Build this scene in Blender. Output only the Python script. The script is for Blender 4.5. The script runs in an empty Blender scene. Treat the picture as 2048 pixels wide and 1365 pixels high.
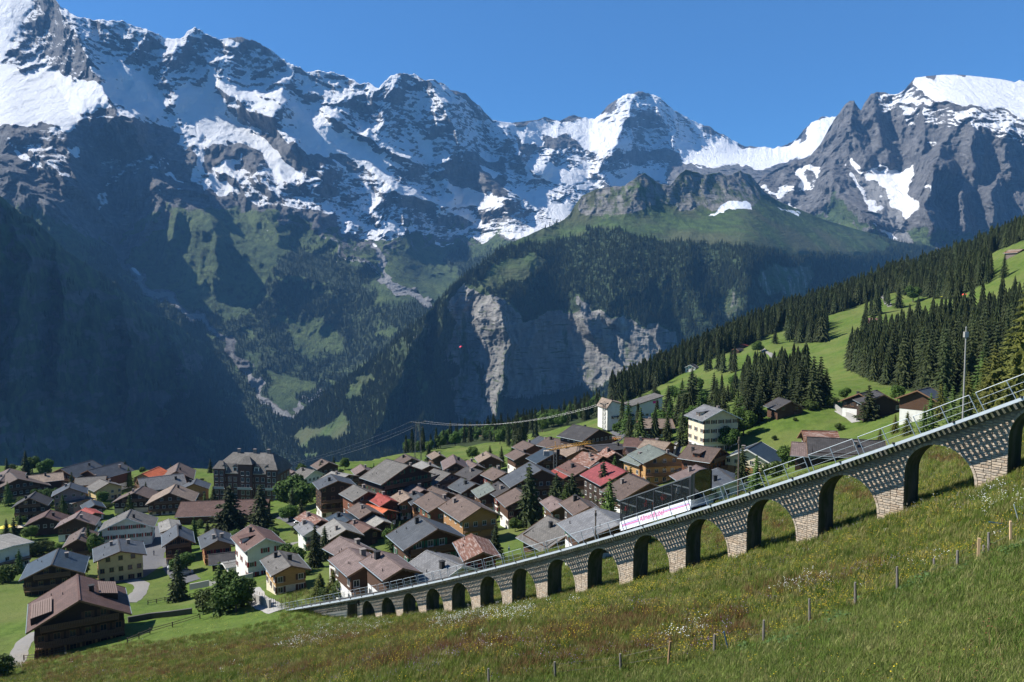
import bpy, bmesh, math, random
import numpy as np
from mathutils import Vector, Matrix
random.seed(7); rng = np.random.default_rng(7)
PI = math.pi
S = bpy.context.scene
C = S.collection
# ---------------------------------------------------------------- camera
FPX = 1600.0
PITCH = math.atan(107.5/FPX)
cam_d = bpy.data.cameras.new('camera'); cam = bpy.data.objects.new('camera', cam_d); C.objects.link(cam)
cam_d.sensor_width = 36.0; cam_d.lens = 36.0*FPX/2048.0
cam_d.clip_start = 0.1; cam_d.clip_end = 40000
cam.location = (0, 0, 0); cam.rotation_euler = (PI/2-PITCH, 0, 0)
S.camera = cam
S.render.resolution_x = 1024; S.render.resolution_y = 682
# ---------------------------------------------------------------- sky, sun, exposure
SUN_AZ = math.radians(-84)      # left of the view, a little ahead
SUN_EL = math.radians(45)
world = bpy.data.worlds.new('World'); S.world = world; world.use_nodes = True
nt = world.node_tree; bg = nt.nodes['Background']
sky = nt.nodes.new('ShaderNodeTexSky'); sky.sky_type = 'NISHITA'; sky.sun_disc = False
sky.sun_elevation = SUN_EL; sky.sun_rotation = SUN_AZ
sky.altitude = 2500; sky.air_density = 1.0; sky.dust_density = 0.1; sky.ozone_density = 4.0
skm = nt.nodes.new('ShaderNodeMix'); skm.data_type = 'RGBA'; skm.blend_type = 'MULTIPLY'; skm.inputs[0].default_value = 1.0
skm.inputs[7].default_value = (0.33, 0.63, 0.85, 1)      # deep clear mountain-air blue
nt.links.new(sky.outputs[0], skm.inputs[6]); nt.links.new(skm.outputs[2], bg.inputs[0]); bg.inputs[1].default_value = 0.085
sun_d = bpy.data.lights.new('sun', 'SUN'); sun_o = bpy.data.objects.new('sun', sun_d); C.objects.link(sun_o)
sun_d.energy = 5.0; sun_d.angle = math.radians(0.53); sun_d.color = (1.0, 0.955, 0.88)
SUNV = Vector((math.sin(SUN_AZ)*math.cos(SUN_EL), math.cos(SUN_AZ)*math.cos(SUN_EL), math.sin(SUN_EL)))
sun_o.rotation_euler = SUNV.to_track_quat('Z', 'Y').to_euler()
S.view_settings.view_transform = 'Standard'; S.view_settings.look = 'None'
S.view_settings.exposure = 0.97; S.view_settings.gamma = 1.0; S.view_settings.use_curve_mapping = False
S.cycles.max_bounces = 6; S.cycles.diffuse_bounces = 2; S.cycles.glossy_bounces = 2
S.cycles.transmission_bounces = 4; S.cycles.transparent_max_bounces = 12; S.cycles.volume_bounces = 0
S.cycles.use_denoising = True

# ---------------------------------------------------------------- geometry of the photograph
cp, sp = math.cos(PITCH), math.sin(PITCH)
def ray(u, v):
    """world direction through a pixel of the 2048x1365 photograph, scaled so that y = 1"""
    a = (np.asarray(u, float)-1024.0)/FPX; b = (682.5-np.asarray(v, float))/FPX
    y = cp + b*sp; z = -sp + b*cp
    return a/y, z/y
def at(u, v, D):
    a, b = ray(u, v); return np.stack([a*D, np.broadcast_to(D, np.shape(a))*1.0, b*D], -1)
def proj(p):
    p = np.asarray(p, float); x, y, z = p[..., 0], p[..., 1], p[..., 2]
    d = y*cp - z*sp; h = y*sp + z*cp
    return 1024+FPX*x/d, 682.5-FPX*h/d

# ---------------------------------------------------------------- noise
_perm = rng.permutation(4096).astype(np.int32); _perm = np.concatenate([_perm, _perm])
_g = rng.normal(size=(4096, 3)); _g /= np.linalg.norm(_g, axis=1)[:, None]; _g = _g.astype(np.float32)
def perlin(x, y, z=0.0):
    x, y, z = np.broadcast_arrays(np.asarray(x, np.float32), np.asarray(y, np.float32), np.asarray(z, np.float32))
    xi = np.floor(x).astype(np.int32); yi = np.floor(y).astype(np.int32); zi = np.floor(z).astype(np.int32)
    xf = x-xi; yf = y-yi; zf = z-zi
    f = lambda t: t*t*t*(t*(t*6-15)+10)
    u, v, w = f(xf), f(yf), f(zf); out = 0
    for dx in (0, 1):
        for dy in (0, 1):
            for dz in (0, 1):
                h = _perm[(_perm[(_perm[(xi+dx) & 4095]+yi+dy) & 4095]+zi+dz) & 4095]
                g = _g[h]
                d = g[..., 0]*(xf-dx)+g[..., 1]*(yf-dy)+g[..., 2]*(zf-dz)
                out = out + d*(u if dx else 1-u)*(v if dy else 1-v)*(w if dz else 1-w)
    return out*1.6
def fbm(x, y, z=0.0, o=4, g=0.5):
    s = 0; a = 1.0; k = 1.0; n = 0
    for i in range(o):
        s = s + a*perlin(x*k+i*17.3, y*k-i*9.1, z*k+i*5.7); n += a; a *= g; k *= 2.03
    return s/n
def ridged(x, y, z=0.0, o=5, g=0.55):
    s = 0; a = 1.0; k = 1.0; n = 0; w = 1.0
    for i in range(o):
        r = 1-np.abs(perlin(x*k+i*31.7, y*k-i*12.3, z*k+i*7.9))*2.0
        r = np.clip(r, -0.4, 1)**2*np.sign(np.clip(r, -0.4, 1))*w
        s = s + a*r; n += a; w = np.clip(r*1.3+0.25, 0.1, 1); a *= g; k *= 2.07
    return s/n
def smooth(a, b, x):
    t = np.clip((x-a)/(b-a), 0, 1); return t*t*(3-2*t)
def in_poly(px, py, P):
    """signed-ish soft test: returns bool mask"""
    P = np.asarray(P, float); x0, y0 = P.min(0); x1, y1 = P.max(0)
    res = np.zeros(px.shape, bool)
    m = (px >= x0) & (px <= x1) & (py >= y0) & (py <= y1)
    if not m.any(): return res
    qx, qy = px[m], py[m]; r = np.zeros(qx.shape, bool); j = len(P)-1
    for i in range(len(P)):
        xi, yi = P[i]; xj, yj = P[j]
        if yi != yj:
            r ^= ((yi > qy) != (yj > qy)) & (qx < (xj-xi)*(qy-yi)/(yj-yi)+xi)
        j = i
    res[m] = r; return res
def seg_dist(px, py, P):
    """distance to a polyline, and the side sign and parameter"""
    best = np.full(px.shape, 1e9); side = np.zeros(px.shape); par = np.zeros(px.shape)
    n = len(P)-1
    for i in range(n):
        ax, ay = P[i]; bx, by = P[i+1]; dx, dy = bx-ax, by-ay
        t = np.clip(((px-ax)*dx+(py-ay)*dy)/(dx*dx+dy*dy+1e-9), 0, 1)
        ex, ey = px-ax-t*dx, py-ay-t*dy
        d = np.hypot(ex, ey); m = d < best
        best = np.where(m, d, best); side = np.where(m, np.sign(dx*ey-dy*ex), side); par = np.where(m, (i+t)/n, par)
    return best, side, par
class TPS:
    def __init__(s, P, V, lam=0.0):
        s.P = np.asarray(P, float); n = len(s.P)
        r = np.linalg.norm(s.P[:, None]-s.P[None], axis=2); K = s.k(r)+lam*np.eye(n)
        Q = np.c_[np.ones(n), s.P]; m = Q.shape[1]
        A = np.block([[K, Q], [Q.T, np.zeros((m, m))]])
        s.w = np.linalg.solve(A, np.r_[np.asarray(V, float), np.zeros(m)])
    def k(s, r): return np.where(r > 0, r*r*np.log(np.maximum(r, 1e-9)), 0.0)
    def __call__(s, x, y):
        x = np.asarray(x, float); y = np.asarray(y, float); x, y = np.broadcast_arrays(x, y)
        sh = x.shape; x = x.ravel(); y = y.ravel(); out = np.empty(x.size)
        for i in range(0, x.size, 60000):
            q = np.c_[x[i:i+60000], y[i:i+60000]]
            r = np.sqrt(((q[:, None]-s.P[None])**2).sum(2))
            out[i:i+60000] = s.k(r)@s.w[:len(s.P)] + s.w[len(s.P)] + q@s.w[len(s.P)+1:]
        return out.reshape(sh)

# ---------------------------------------------------------------- object helpers
def tag(o, label=None, cat=None, group=None, kind=None):
    if label: o['label'] = label
    if cat: o['category'] = cat
    if group: o['group'] = group
    if kind: o['kind'] = kind
    return o
def empty(name, loc, label, cat, group=None, rz=0.0):
    o = bpy.data.objects.new(name, None); C.objects.link(o); o.empty_display_size = 0.2
    o.location = loc; o.rotation_euler = (0, 0, rz); return tag(o, label, cat, group)
def link(name, mesh, parent=None, loc=None, rot=None, scale=None):
    o = bpy.data.objects.new(name, mesh); C.objects.link(o)
    if parent is not None: o.parent = parent
    if loc is not None: o.location = loc
    if rot is not None: o.rotation_euler = rot
    if scale is not None: o.scale = scale
    return o
def copy_tree(o, parent=None):
    c = o.copy(); C.objects.link(c); c.parent = parent
    for ch in list(o.children): copy_tree(ch, c)
    return c
class MB:
    def __init__(s): s.v = []; s.f = []; s.m = []
    def add(s, vs, fs, mi=0):
        n = len(s.v); s.v.extend([tuple(v) for v in vs]); s.f.extend([tuple(i+n for i in f) for f in fs]); s.m.extend([mi]*len(fs))
    def hexa(s, p, mi=0):   # 8 points: bottom 4 (ccw), top 4
        s.add(p, [(3, 2, 1, 0), (4, 5, 6, 7), (0, 1, 5, 4), (1, 2, 6, 5), (2, 3, 7, 6), (3, 0, 4, 7)], mi)
    def box(s, x0, x1, y0, y1, z0, z1, mi=0):
        s.hexa([(x0, y0, z0), (x1, y0, z0), (x1, y1, z0), (x0, y1, z0), (x0, y0, z1), (x1, y0, z1), (x1, y1, z1), (x0, y1, z1)], mi)
    def bar(s, a, b, w, h=None, up=(0, 0, 1), mi=0):
        h = h or w; a = Vector(a); b = Vector(b); d = (b-a).normalized(); up = Vector(up)
        sd = d.cross(up)
        if sd.length < 1e-4: sd = d.cross(Vector((1, 0, 0)))
        sd.normalize(); u2 = sd.cross(d).normalized()
        sd *= w/2; u2 *= h/2
        s.hexa([a-sd-u2, a+sd-u2, b+sd-u2, b-sd-u2, a-sd+u2, a+sd+u2, b+sd+u2, b-sd+u2], mi)
    def tube(s, a, b, r0, r1=None, n=8, mi=0, cap=True):
        r1 = r0 if r1 is None else r1; a = Vector(a); b = Vector(b); d = (b-a).normalized()
        sd = d.cross(Vector((0, 0, 1)))
        if sd.length < 1e-3: sd = Vector((1, 0, 0))
        sd.normalize(); u2 = sd.cross(d)
        vs = []
        for c, r in ((a, r0), (b, r1)):
            for i in range(n):
                t = 2*PI*i/n; vs.append(c+sd*math.cos(t)*r+u2*math.sin(t)*r)
        fs = [(i, (i+1) % n, n+(i+1) % n, n+i) for i in range(n)]
        if cap: fs += [tuple(range(n-1, -1, -1)), tuple(range(n, 2*n))]
        s.add(vs, fs, mi)
    def mesh(s, name, mats, smooth_=False):
        me = bpy.data.meshes.new(name); me.from_pydata(s.v, [], s.f)
        for m in (mats if isinstance(mats, (list, tuple)) else [mats]): me.materials.append(m)
        if len(set(s.m)) > 1: me.polygons.foreach_set('material_index', s.m)
        if smooth_: me.polygons.foreach_set('use_smooth', [True]*len(s.f))
        me.update(); return me
    def build(s, name, mats, parent=None, smooth_=False, **k):
        return link(name, s.mesh(name, mats, smooth_), parent, **k)
def grid_mesh(name, P, mat, attrs=None, smooth_=True, keep=None, flip=False):
    """P: (rows, cols, 3); attrs: dict name -> (rows, cols) floats or (rows, cols, 3) colours"""
    R, K = P.shape[:2]; idx = np.arange(R*K).reshape(R, K)
    q = np.stack([idx[:-1, :-1], idx[:-1, 1:], idx[1:, 1:], idx[1:, :-1]], -1)
    if flip: q = q[..., ::-1]
    if keep is not None:
        kk = keep[:-1, :-1] | keep[:-1, 1:] | keep[1:, 1:] | keep[1:, :-1]; q = q[kk]
    q = q.reshape(-1, 4); n = len(q)
    me = bpy.data.meshes.new(name)
    me.vertices.add(R*K); me.vertices.foreach_set('co', P.reshape(-1).astype(np.float32))
    me.loops.add(n*4); me.loops.foreach_set('vertex_index', q.reshape(-1).astype(np.int32))
    me.polygons.add(n); me.polygons.foreach_set('loop_start', np.arange(n, dtype=np.int32)*4)
    me.polygons.foreach_set('use_smooth', np.full(n, smooth_))
    for k, a in (attrs or {}).items():
        if a.ndim == 2:
            at_ = me.attributes.new(k, 'FLOAT', 'POINT'); at_.data.foreach_set('value', a.reshape(-1).astype(np.float32))
        else:
            at_ = me.attributes.new(k, 'FLOAT_COLOR', 'POINT')
            c4 = np.concatenate([a.reshape(-1, 3), np.ones((R*K, 1))], 1); at_.data.foreach_set('color', c4.reshape(-1).astype(np.float32))
    me.materials.append(mat); me.update(calc_edges=True)
    return me

# ---------------------------------------------------------------- material helpers
class NT:
    def __init__(s, name):
        s.m = bpy.data.materials.new(name); s.m.use_nodes = True; s.t = s.m.node_tree
        s.b = s.t.nodes['Principled BSDF']; s.b.inputs['Roughness'].default_value = 0.8
        s.b.inputs['Specular IOR Level'].default_value = 0.3
    def n(s, t, **k):
        o = s.t.nodes.new('ShaderNode'+t)
        for a, b in k.items(): setattr(o, a, b)
        return o
    def put(s, v, inp):
        if isinstance(v, (int, float)): inp.default_value = v
        elif isinstance(v, tuple): inp.default_value = v if len(v) != 3 or inp.type != 'RGBA' else (*v, 1)
        else: s.t.links.new(v, inp)
    def coord(s, which='Object'): return s.n('TexCoord').outputs[which]
    def geo(s, which='Position'): return s.n('NewGeometry').outputs[which]
    def attr(s, name, out='Fac'): a = s.n('Attribute'); a.attribute_name = name; return a.outputs[out]
    def mapping(s, v, scale=(1, 1, 1), rot=(0, 0, 0)):
        m = s.n('Mapping'); s.put(v, m.inputs[0]); m.inputs['Scale'].default_value = scale; m.inputs['Rotation'].default_value = rot; return m.outputs[0]
    def noise(s, v, scale, detail=4, rough=0.55, dist=0.0, out=0):
        m = s.n('TexNoise'); s.put(v, m.inputs['Vector']); m.inputs['Scale'].default_value = scale; m.inputs['Detail'].default_value = detail
        m.inputs['Roughness'].default_value = rough; m.inputs['Distortion'].default_value = dist; return m.outputs[out]
    def voronoi(s, v, scale, feature='F1', out=0, rnd=1.0):
        m = s.n('TexVoronoi', feature=feature); s.put(v, m.inputs['Vector']); m.inputs['Scale'].default_value = scale
        m.inputs['Randomness'].default_value = rnd; return m.outputs[out]
    def ramp(s, f, stops, interp='LINEAR'):
        r = s.n('ValToRGB'); s.put(f, r.inputs[0]); e = r.color_ramp; e.interpolation = interp
        while len(e.elements) < len(stops): e.elements.new(0.5)
        for el, (p, c) in zip(e.elements, stops):
            el.position = p; el.color = (c, c, c, 1) if isinstance(c, (int, float)) else (*c, 1)
        return r.outputs[0]
    def mix(s, f, a, b, mode='MIX'):
        m = s.n('Mix', data_type='RGBA', blend_type=mode); s.put(f, m.inputs[0]); s.put(a, m.inputs[6]); s.put(b, m.inputs[7]); return m.outputs[2]
    def math(s, op, a, b=0.0, clamp=False):
        m = s.n('Math', operation=op, use_clamp=clamp); s.put(a, m.inputs[0]); s.put(b, m.inputs[1]); return m.outputs[0]
    def rng(s, v, a, b, c=0.0, d=1.0, t='SMOOTHSTEP'):
        m = s.n('MapRange', interpolation_type=t); s.put(v, m.inputs[0])
        for i, q in enumerate((a, b, c, d)): m.inputs[i+1].default_value = q
        return m.outputs[0]
    def sep(s, v): o = s.n('SeparateXYZ'); s.put(v, o.inputs[0]); return o.outputs
    def base(s, c): s.put(c, s.b.inputs['Base Color']); return s
    def bump(s, h, strength=0.5, dist=0.1):
        b = s.n('Bump'); s.put(h, b.inputs['Height']); b.inputs['Strength'].default_value = strength; b.inputs['Distance'].default_value = dist
        s.t.links.new(b.outputs[0], s.b.inputs['Normal']); return s
    def rough(s, v): s.put(v, s.b.inputs['Roughness']); return s
# ================================================================ materials of the setting
M = {}
def mats_setting():
    # ---- alpine rock, snow, grass, scree
    n = NT('alpine'); p = n.geo(); 
    snow = n.attr('snow'); grass = n.attr('grass'); scree = n.attr('scree'); wood = n.attr('wood')
    pm = n.mapping(p, (1, 0.4, 1)); pst = n.mapping(p, (1, 0.3, 0.25)); plg = n.mapping(p, (0.35, 0.35, 2.2))
    rk = n.rng(n.noise(pst, 0.03, 10, 0.75), 0.35, 0.68); rk2 = n.noise(plg, 0.04, 8, 0.7)
    rock = n.mix(rk, (0.062, 0.066, 0.074, 1), (0.25, 0.245, 0.245, 1)); rock = n.mix(n.rng(rk2, 0.35, 0.7), rock, (0.10, 0.095, 0.092, 1))
    g1 = n.noise(p, 0.004, 6, 0.6); g2 = n.noise(p, 0.03, 5, 0.6)
    gc = n.mix(n.rng(g1, 0.35, 0.65), (0.042, 0.076, 0.024, 1), (0.085, 0.125, 0.038, 1)); gc = n.mix(n.rng(g2, 0.45, 0.75), gc, (0.022, 0.038, 0.015, 1))
    gm = n.rng(n.math('ADD', grass, n.math('MULTIPLY', n.math('SUBTRACT', n.noise(pst, 0.02, 7, 0.65), 0.5), 1.3)), 0.38, 0.62)
    wc = n.mix(n.rng(n.noise(p, 0.06, 3, 0.6), 0.35, 0.7), (0.018, 0.034, 0.014, 1), (0.036, 0.06, 0.02, 1))
    wm = n.rng(n.math('ADD', wood, n.math('MULTIPLY', n.math('SUBTRACT', n.noise(p, 0.025, 7, 0.7), 0.5), 1.2)), 0.45, 0.6)
    col = n.mix(gm, rock, n.mix(wm, gc, wc))
    sc = n.mix(n.noise(p, 0.05, 5, 0.7), (0.16, 0.16, 0.165, 1), (0.34, 0.34, 0.34, 1))
    col = n.mix(n.rng(n.math('ADD', scree, n.math('MULTIPLY', n.math('SUBTRACT', n.noise(p, 0.03, 5, 0.6), 0.5), 0.8)), 0.35, 0.65), col, sc)
    nz = n.sep(n.geo('Normal'))[2]
    s1 = n.math('MULTIPLY', n.math('SUBTRACT', n.noise(plg, 0.03, 10, 0.78), 0.5), 2.0)
    s2 = n.math('MULTIPLY', n.math('SUBTRACT', n.noise(pst, 0.016, 9, 0.75), 0.5), 1.8)
    lev = n.math('ADD', n.math('ADD', snow, n.math('MULTIPLY', n.math('ADD', s1, s2), 0.55)), n.math('MULTIPLY', n.math('SUBTRACT', nz, 0.5), 0.62))
    sm = n.rng(lev, 0.60, 0.68); sm = n.math('MULTIPLY', sm, n.rng(snow, 0.05, 0.30))
    col = n.mix(sm, col, (0.87, 0.88, 0.90, 1)); n.base(col).rough(0.85)
    n.bump(n.math('ADD', n.noise(pst, 0.03, 10, 0.78), n.math('MULTIPLY', n.noise(plg, 0.03, 8, 0.7), 0.5)), 0.8, 60.0)
    M['alpine'] = n.m
    # ---- wooded spur: forest floor, cliffs
    n = NT('spur'); p = n.geo(); grass = n.attr('grass'); wood = n.attr('wood'); snow = n.attr('snow')
    pst = n.mapping(p, (1, 0.5, 0.25)); plg = n.mapping(p, (0.3, 0.3, 2.5))
    rk = n.noise(pst, 0.03, 8, 0.65); rl = n.noise(plg, 0.03, 6, 0.65)
    rock = n.mix(n.rng(rk, 0.3, 0.7), (0.075, 0.075, 0.07, 1), (0.25, 0.24, 0.22, 1)); rock = n.mix(n.rng(rl, 0.45, 0.65), rock, (0.16, 0.15, 0.14, 1))
    rock = n.mix(n.rng(n.noise(plg, 0.05, 5, 0.6), 0.56, 0.66), rock, (0.06, 0.075, 0.03, 1))
    gn = n.noise(p, 0.015, 7, 0.65)
    gc = n.mix(n.rng(gn, 0.35, 0.65), (0.026, 0.048, 0.016, 1), (0.058, 0.098, 0.024, 1)); gc = n.mix(n.rng(n.noise(p, 0.004, 4, 0.5), 0.4, 0.65), gc, (0.062, 0.072, 0.032, 1))
    wc = n.mix(n.rng(n.noise(p, 0.1, 4, 0.7), 0.35, 0.65), (0.016, 0.03, 0.012, 1), (0.034, 0.058, 0.018, 1))
    wm = n.rng(n.math('ADD', wood, n.math('MULTIPLY', n.math('SUBTRACT', n.noise(p, 0.03, 7, 0.7), 0.5), 0.9)), 0.42, 0.58)
    gm = n.rng(n.math('ADD', grass, n.math('MULTIPLY', n.math('SUBTRACT', n.noise(pst, 0.025, 7, 0.65), 0.5), 1.0)), 0.36, 0.5)
    col = n.mix(gm, rock, n.mix(wm, gc, wc))
    sm = n.rng(n.math('ADD', snow, n.math('MULTIPLY', n.math('SUBTRACT', n.noise(p, 0.03, 6, 0.65), 0.5), 1.2)), 0.6, 0.68)
    col = n.mix(n.math('MULTIPLY', sm, n.rng(snow, 0.05, 0.3)), col, (0.8, 0.82, 0.85, 1))
    n.base(col).rough(0.9); n.bump(n.math('ADD', n.noise(pst, 0.06, 8, 0.7), n.noise(plg, 0.05, 5, 0.6)), 0.6, 14.0)
    M['spur'] = n.m
    # ---- limestone of the valley wall, its colour darkened to deepen the wall's shade
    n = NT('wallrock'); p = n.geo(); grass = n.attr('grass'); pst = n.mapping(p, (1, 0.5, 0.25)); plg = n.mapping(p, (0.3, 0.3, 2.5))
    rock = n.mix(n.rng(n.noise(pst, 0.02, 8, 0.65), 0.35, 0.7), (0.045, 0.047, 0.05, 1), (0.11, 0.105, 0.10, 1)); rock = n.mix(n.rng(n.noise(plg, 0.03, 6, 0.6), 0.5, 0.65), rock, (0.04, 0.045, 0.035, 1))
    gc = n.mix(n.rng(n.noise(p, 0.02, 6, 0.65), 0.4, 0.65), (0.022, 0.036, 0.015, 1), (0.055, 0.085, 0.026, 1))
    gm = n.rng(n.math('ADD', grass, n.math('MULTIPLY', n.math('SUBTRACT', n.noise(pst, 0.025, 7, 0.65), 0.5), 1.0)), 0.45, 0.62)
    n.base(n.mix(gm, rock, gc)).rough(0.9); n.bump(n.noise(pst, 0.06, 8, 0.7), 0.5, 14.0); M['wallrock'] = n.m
    n = NT('valley'); p = n.geo(); n.base(n.mix(n.rng(n.noise(p, 0.01, 6, 0.6), 0.4, 0.6), (0.03, 0.055, 0.018, 1), (0.07, 0.11, 0.03, 1))); M['valley'] = n.m
    # ---- near meadow
    n = NT('meadow'); p = n.geo(); red = n.attr('red'); dry = n.attr('dry'); wood = n.attr('wood'); lush = n.attr('lush')
    a = n.noise(p, 0.35, 8, 0.7); b = n.noise(p, 2.6, 5, 0.7); c = n.noise(p, 0.04, 5, 0.6)
    gc = n.mix(n.rng(a, 0.3, 0.7), (0.052, 0.090, 0.015, 1), (0.100, 0.148, 0.028, 1)); gc = n.mix(n.rng(c, 0.4, 0.68), gc, (0.115, 0.140, 0.038, 1))
    gc = n.mix(n.math('MULTIPLY', dry, 0.45), gc, (0.13, 0.135, 0.045, 1))
    gc = n.mix(n.rng(b, 0.5, 0.72), gc, (0.028, 0.05, 0.010, 1))
    gc = n.mix(n.rng(n.math('ADD', red, n.math('MULTIPLY', n.math('SUBTRACT', n.noise(p, 0.5, 6, 0.7), 0.5), 1.1)), 0.3, 0.85), gc, (0.105, 0.062, 0.030, 1))
    gc = n.mix(lush, gc, n.mix(n.rng(a, 0.3, 0.7), (0.042, 0.078, 0.016, 1), (0.075, 0.118, 0.028, 1)))
    gc = n.mix(wood, gc, (0.03, 0.042, 0.016, 1)); n.base(gc).rough(0.95)
    n.bump(n.noise(p, 3.0, 6, 0.75), 0.7, 0.12); n.b.inputs['Specular IOR Level'].default_value = 0.1
    M['meadow'] = n.m
mats_setting()
# outlines (in the photograph) of the woods on the right-hand hill
WOODS = [
 [(1230,808),(1300,782),(1390,732),(1491,694),(1560,660),(1640,638),(1713,612),(1800,580),(1900,545),(2048,480),(2100,440),(2060,440),(2048,455),(1900,500),(1700,540),(1500,620),(1300,730),(1200,780)],
 [(1588,688),(1592,662),(1625,650),(1656,646),(1652,682)],
 [(1900,600),(1990,560),(1950,530),(1850,545),(1780,570),(1800,590)],
 [(1700,740),(1700,712),(1725,690),(1800,676),(1900,650),(1980,634),(2100,614),(2150,760),(2048,790),(1900,800),(1800,780),(1740,760)],
 [(1480,780),(1540,765),(1640,780),(1660,800),(1600,815),(1500,800)],
]
# ================================================================ near terrain (meadow, village shelf, right hill)
NEAR = [  # pixel u, pixel v, distance in metres along the view
 (713,1236,113.4),(752,1236,108.6),(794,1233,103.9),(840,1230,99.1),(890,1226,94.3),(948,1222,89.5),(1007,1213,84.8),(1078,1203,80),
 (1161,1188,75.2),(1252,1172,70.5),(1358,1148,65.7),(1478,1115,60.9),(1621,1080,56.2),(1790,1030,51.4),(1990,965,46.6),
 (978,1365,33),(1336,1335,31),(1527,1285,31),(1711,1215,31.5),(1915,1135,31),(2022,1090,30),
 (1336,1372,28),(1711,1365,19.5),(2048,1365,15.4),(2048,1180,23.5),(700,1365,43),(400,1365,68),(100,1365,98),(0,1365,108),(1024,1480,26),(500,1500,46),
 (650,1237,120.5),(690,1238,115.5),(610,1229,126),(400,1270,125),(250,1275,133),(80,1310,132),(20,1330,128),(180,1250,148),(500,1215,143),(30,1250,160),(60,1205,178),
 (250,1200,175),(357,1200,175),(440,1190,165),(520,1180,160),(245,1150,205),(100,1165,200),(300,1120,222),(560,1160,165),(620,1180,150),
 (800,1150,142),(900,1125,165),(1000,1100,170),(1100,1085,170),(1200,1050,172),(1300,1020,178),(1400,1000,178),(1480,970,187),(1600,930,180),
 (1700,905,190),(1900,850,170),(2048,800,150),(1580,818,260),(1740,822,250),(1850,820,220),(1435,885,250),(1410,935,225),(1520,960,205),
 (1290,900,270),(1180,890,320),(1265,830,400),(1050,930,300),(1060,885,420),(900,960,300),(770,990,250),(650,1000,290),(560,1015,300),(500,1015,310),
 (380,1060,258),(300,1030,290),(200,1080,255),(60,1080,260),(140,990,330),(20,1000,310),(0,940,380),(250,960,370),(340,950,380),(460,945,390),(620,950,380),
 (720,930,400),(900,905,430),(1000,890,440),(700,1090,208),(620,1060,245),(500,1100,215),(870,1020,240),(1100,980,248),(1250,950,248),
 (1400,765,520),(1500,700,600),(1600,705,520),(1700,650,600),(1740,640,580),(1640,760,420),(1560,785,360),(1900,600,560),(2020,512,520),(1800,590,700),
 (2048,480,650),(1950,560,600),(1800,700,400),(2000,650,380),(2048,750,250),(1300,762,760),(1250,785,800),(1400,712,800),(1500,665,820),(1600,630,850),
 (1700,592,880),(1800,555,900),(1900,530,880),(2048,478,860),(1200,812,750),(1150,832,800),(1100,850,900),(1000,870,700),(950,862,1000),(1130,850,1180),(1200,825,1150),
 (-200,945,380),(-200,1080,250),(-200,1230,165),(-200,1365,110),(2250,1250,14),(2250,860,42),(2250,700,240),(2250,420,640),(2250,410,860),(2400,380,500)]
_N = np.array(NEAR, float)
_na, _nb = ray(_N[:, 0], _N[:, 1])
_tps = TPS(np.c_[_na*1.5, np.log(_N[:, 2])], _nb, lam=2e-4)
EDGE = np.array([(-400,400),(400,400),(500,405),(600,395),(700,425),(850,470),(900,560),(960,960),(1040,1240),(1200,1240),(1300,1000),(1400,860),(1500,860),(2048,905),(2500,905)], float)
def ground_raw(x, y):
    x = np.asarray(x, float); y = np.maximum(np.asarray(y, float), 6.0)
    return _tps(x/y*1.5, np.log(np.maximum(y, 12.0)))*y
def ground(x, y):
    x = np.asarray(x, float); y = np.maximum(np.asarray(y, float), 6.0)
    u = 1024+FPX*x/y; E = np.interp(u, EDGE[:, 0], EDGE[:, 1])
    ye = np.minimum(y, E); xe = x*ye/y
    z = ground_raw(xe, ye)
    far = np.maximum(y-E, 0)
    z = z - far*np.where(far < 1, 0, 1)*0.95 - 0.0
    # small bumps: hummocks that grow with distance
    z = z + fbm(x/22.0, y/22.0, 0.3, 4)*np.interp(y, [20, 60, 200, 500, 1200], [0.25, 0.5, 0.5, 3.0, 9.0])
    return z
def ground1(x, y): return float(ground(np.array([x]), np.array([y]))[0])
# cached fast lookup on the polar grid
_gs = np.linspace(-0.86, 0.86, 900); _gy = np.exp(np.linspace(math.log(10.0), math.log(2000.0), 560))
_GZ = ground(_gs[None, :]*_gy[:, None], np.repeat(_gy[:, None], len(_gs), 1))
_ly = np.log(_gy)
def gz(x, y):
    x = np.asarray(x, float); y = np.asarray(y, float)
    s = np.clip((x/y-_gs[0])/(_gs[1]-_gs[0]), 0, len(_gs)-1.001); t = np.clip((np.log(y)-_ly[0])/(_ly[1]-_ly[0]), 0, len(_gy)-1.001)
    i = s.astype(int); j = t.astype(int); a = s-i; b = t-j
    return (_GZ[j, i]*(1-a)+_GZ[j, i+1]*a)*(1-b)+(_GZ[j+1, i]*(1-a)+_GZ[j+1, i+1]*a)*b
def hit(u, v, H=0.0, y0=16.0, y1=1300.0, last=False):
    """first point along a pixel's ray that is H metres above the ground"""
    a, b = ray(u, v); ys = np.exp(np.linspace(math.log(y0), math.log(y1), 2600))
    d = b*ys - gz(a*ys, ys) - H
    k = np.where((d[:-1] > 0) & (d[1:] <= 0))[0]
    if len(k) == 0:
        y = ys[0] if d[0] <= 0 else ys[int(np.argmin(np.abs(d[:-1])))]
        return Vector((a*y, y, float(gz(a*y, y))+H)) if d[0] <= 0 else Vector((a*y, y, b*y))
    else:
        k = k[-1] if last else k[0]; y = ys[k]+(ys[k+1]-ys[k])*d[k]/(d[k]-d[k+1])
    return Vector((a*y, y, b*y))

RED = [([(60,1330),(250,1310),(450,1300),(620,1285),(800,1265),(960,1250)], 15), ([(500,1350),(700,1330),(900,1300),(1100,1270),(1300,1240),(1480,1225)], 20), ([(1000,1345),(1200,1300),(1400,1280),(1500,1260)], 17), ([(1500,1190),(1640,1160),(1760,1135)], 11),
       ([(1850,905),(1930,925)], 10), ([(1680,980),(1740,1000)], 10), ([(1400,1060),(1440,1080)], 12), ([(1530,1040),(1580,1060)], 10), ([(100,1355),(300,1345),(480,1340)], 12)]
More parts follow.
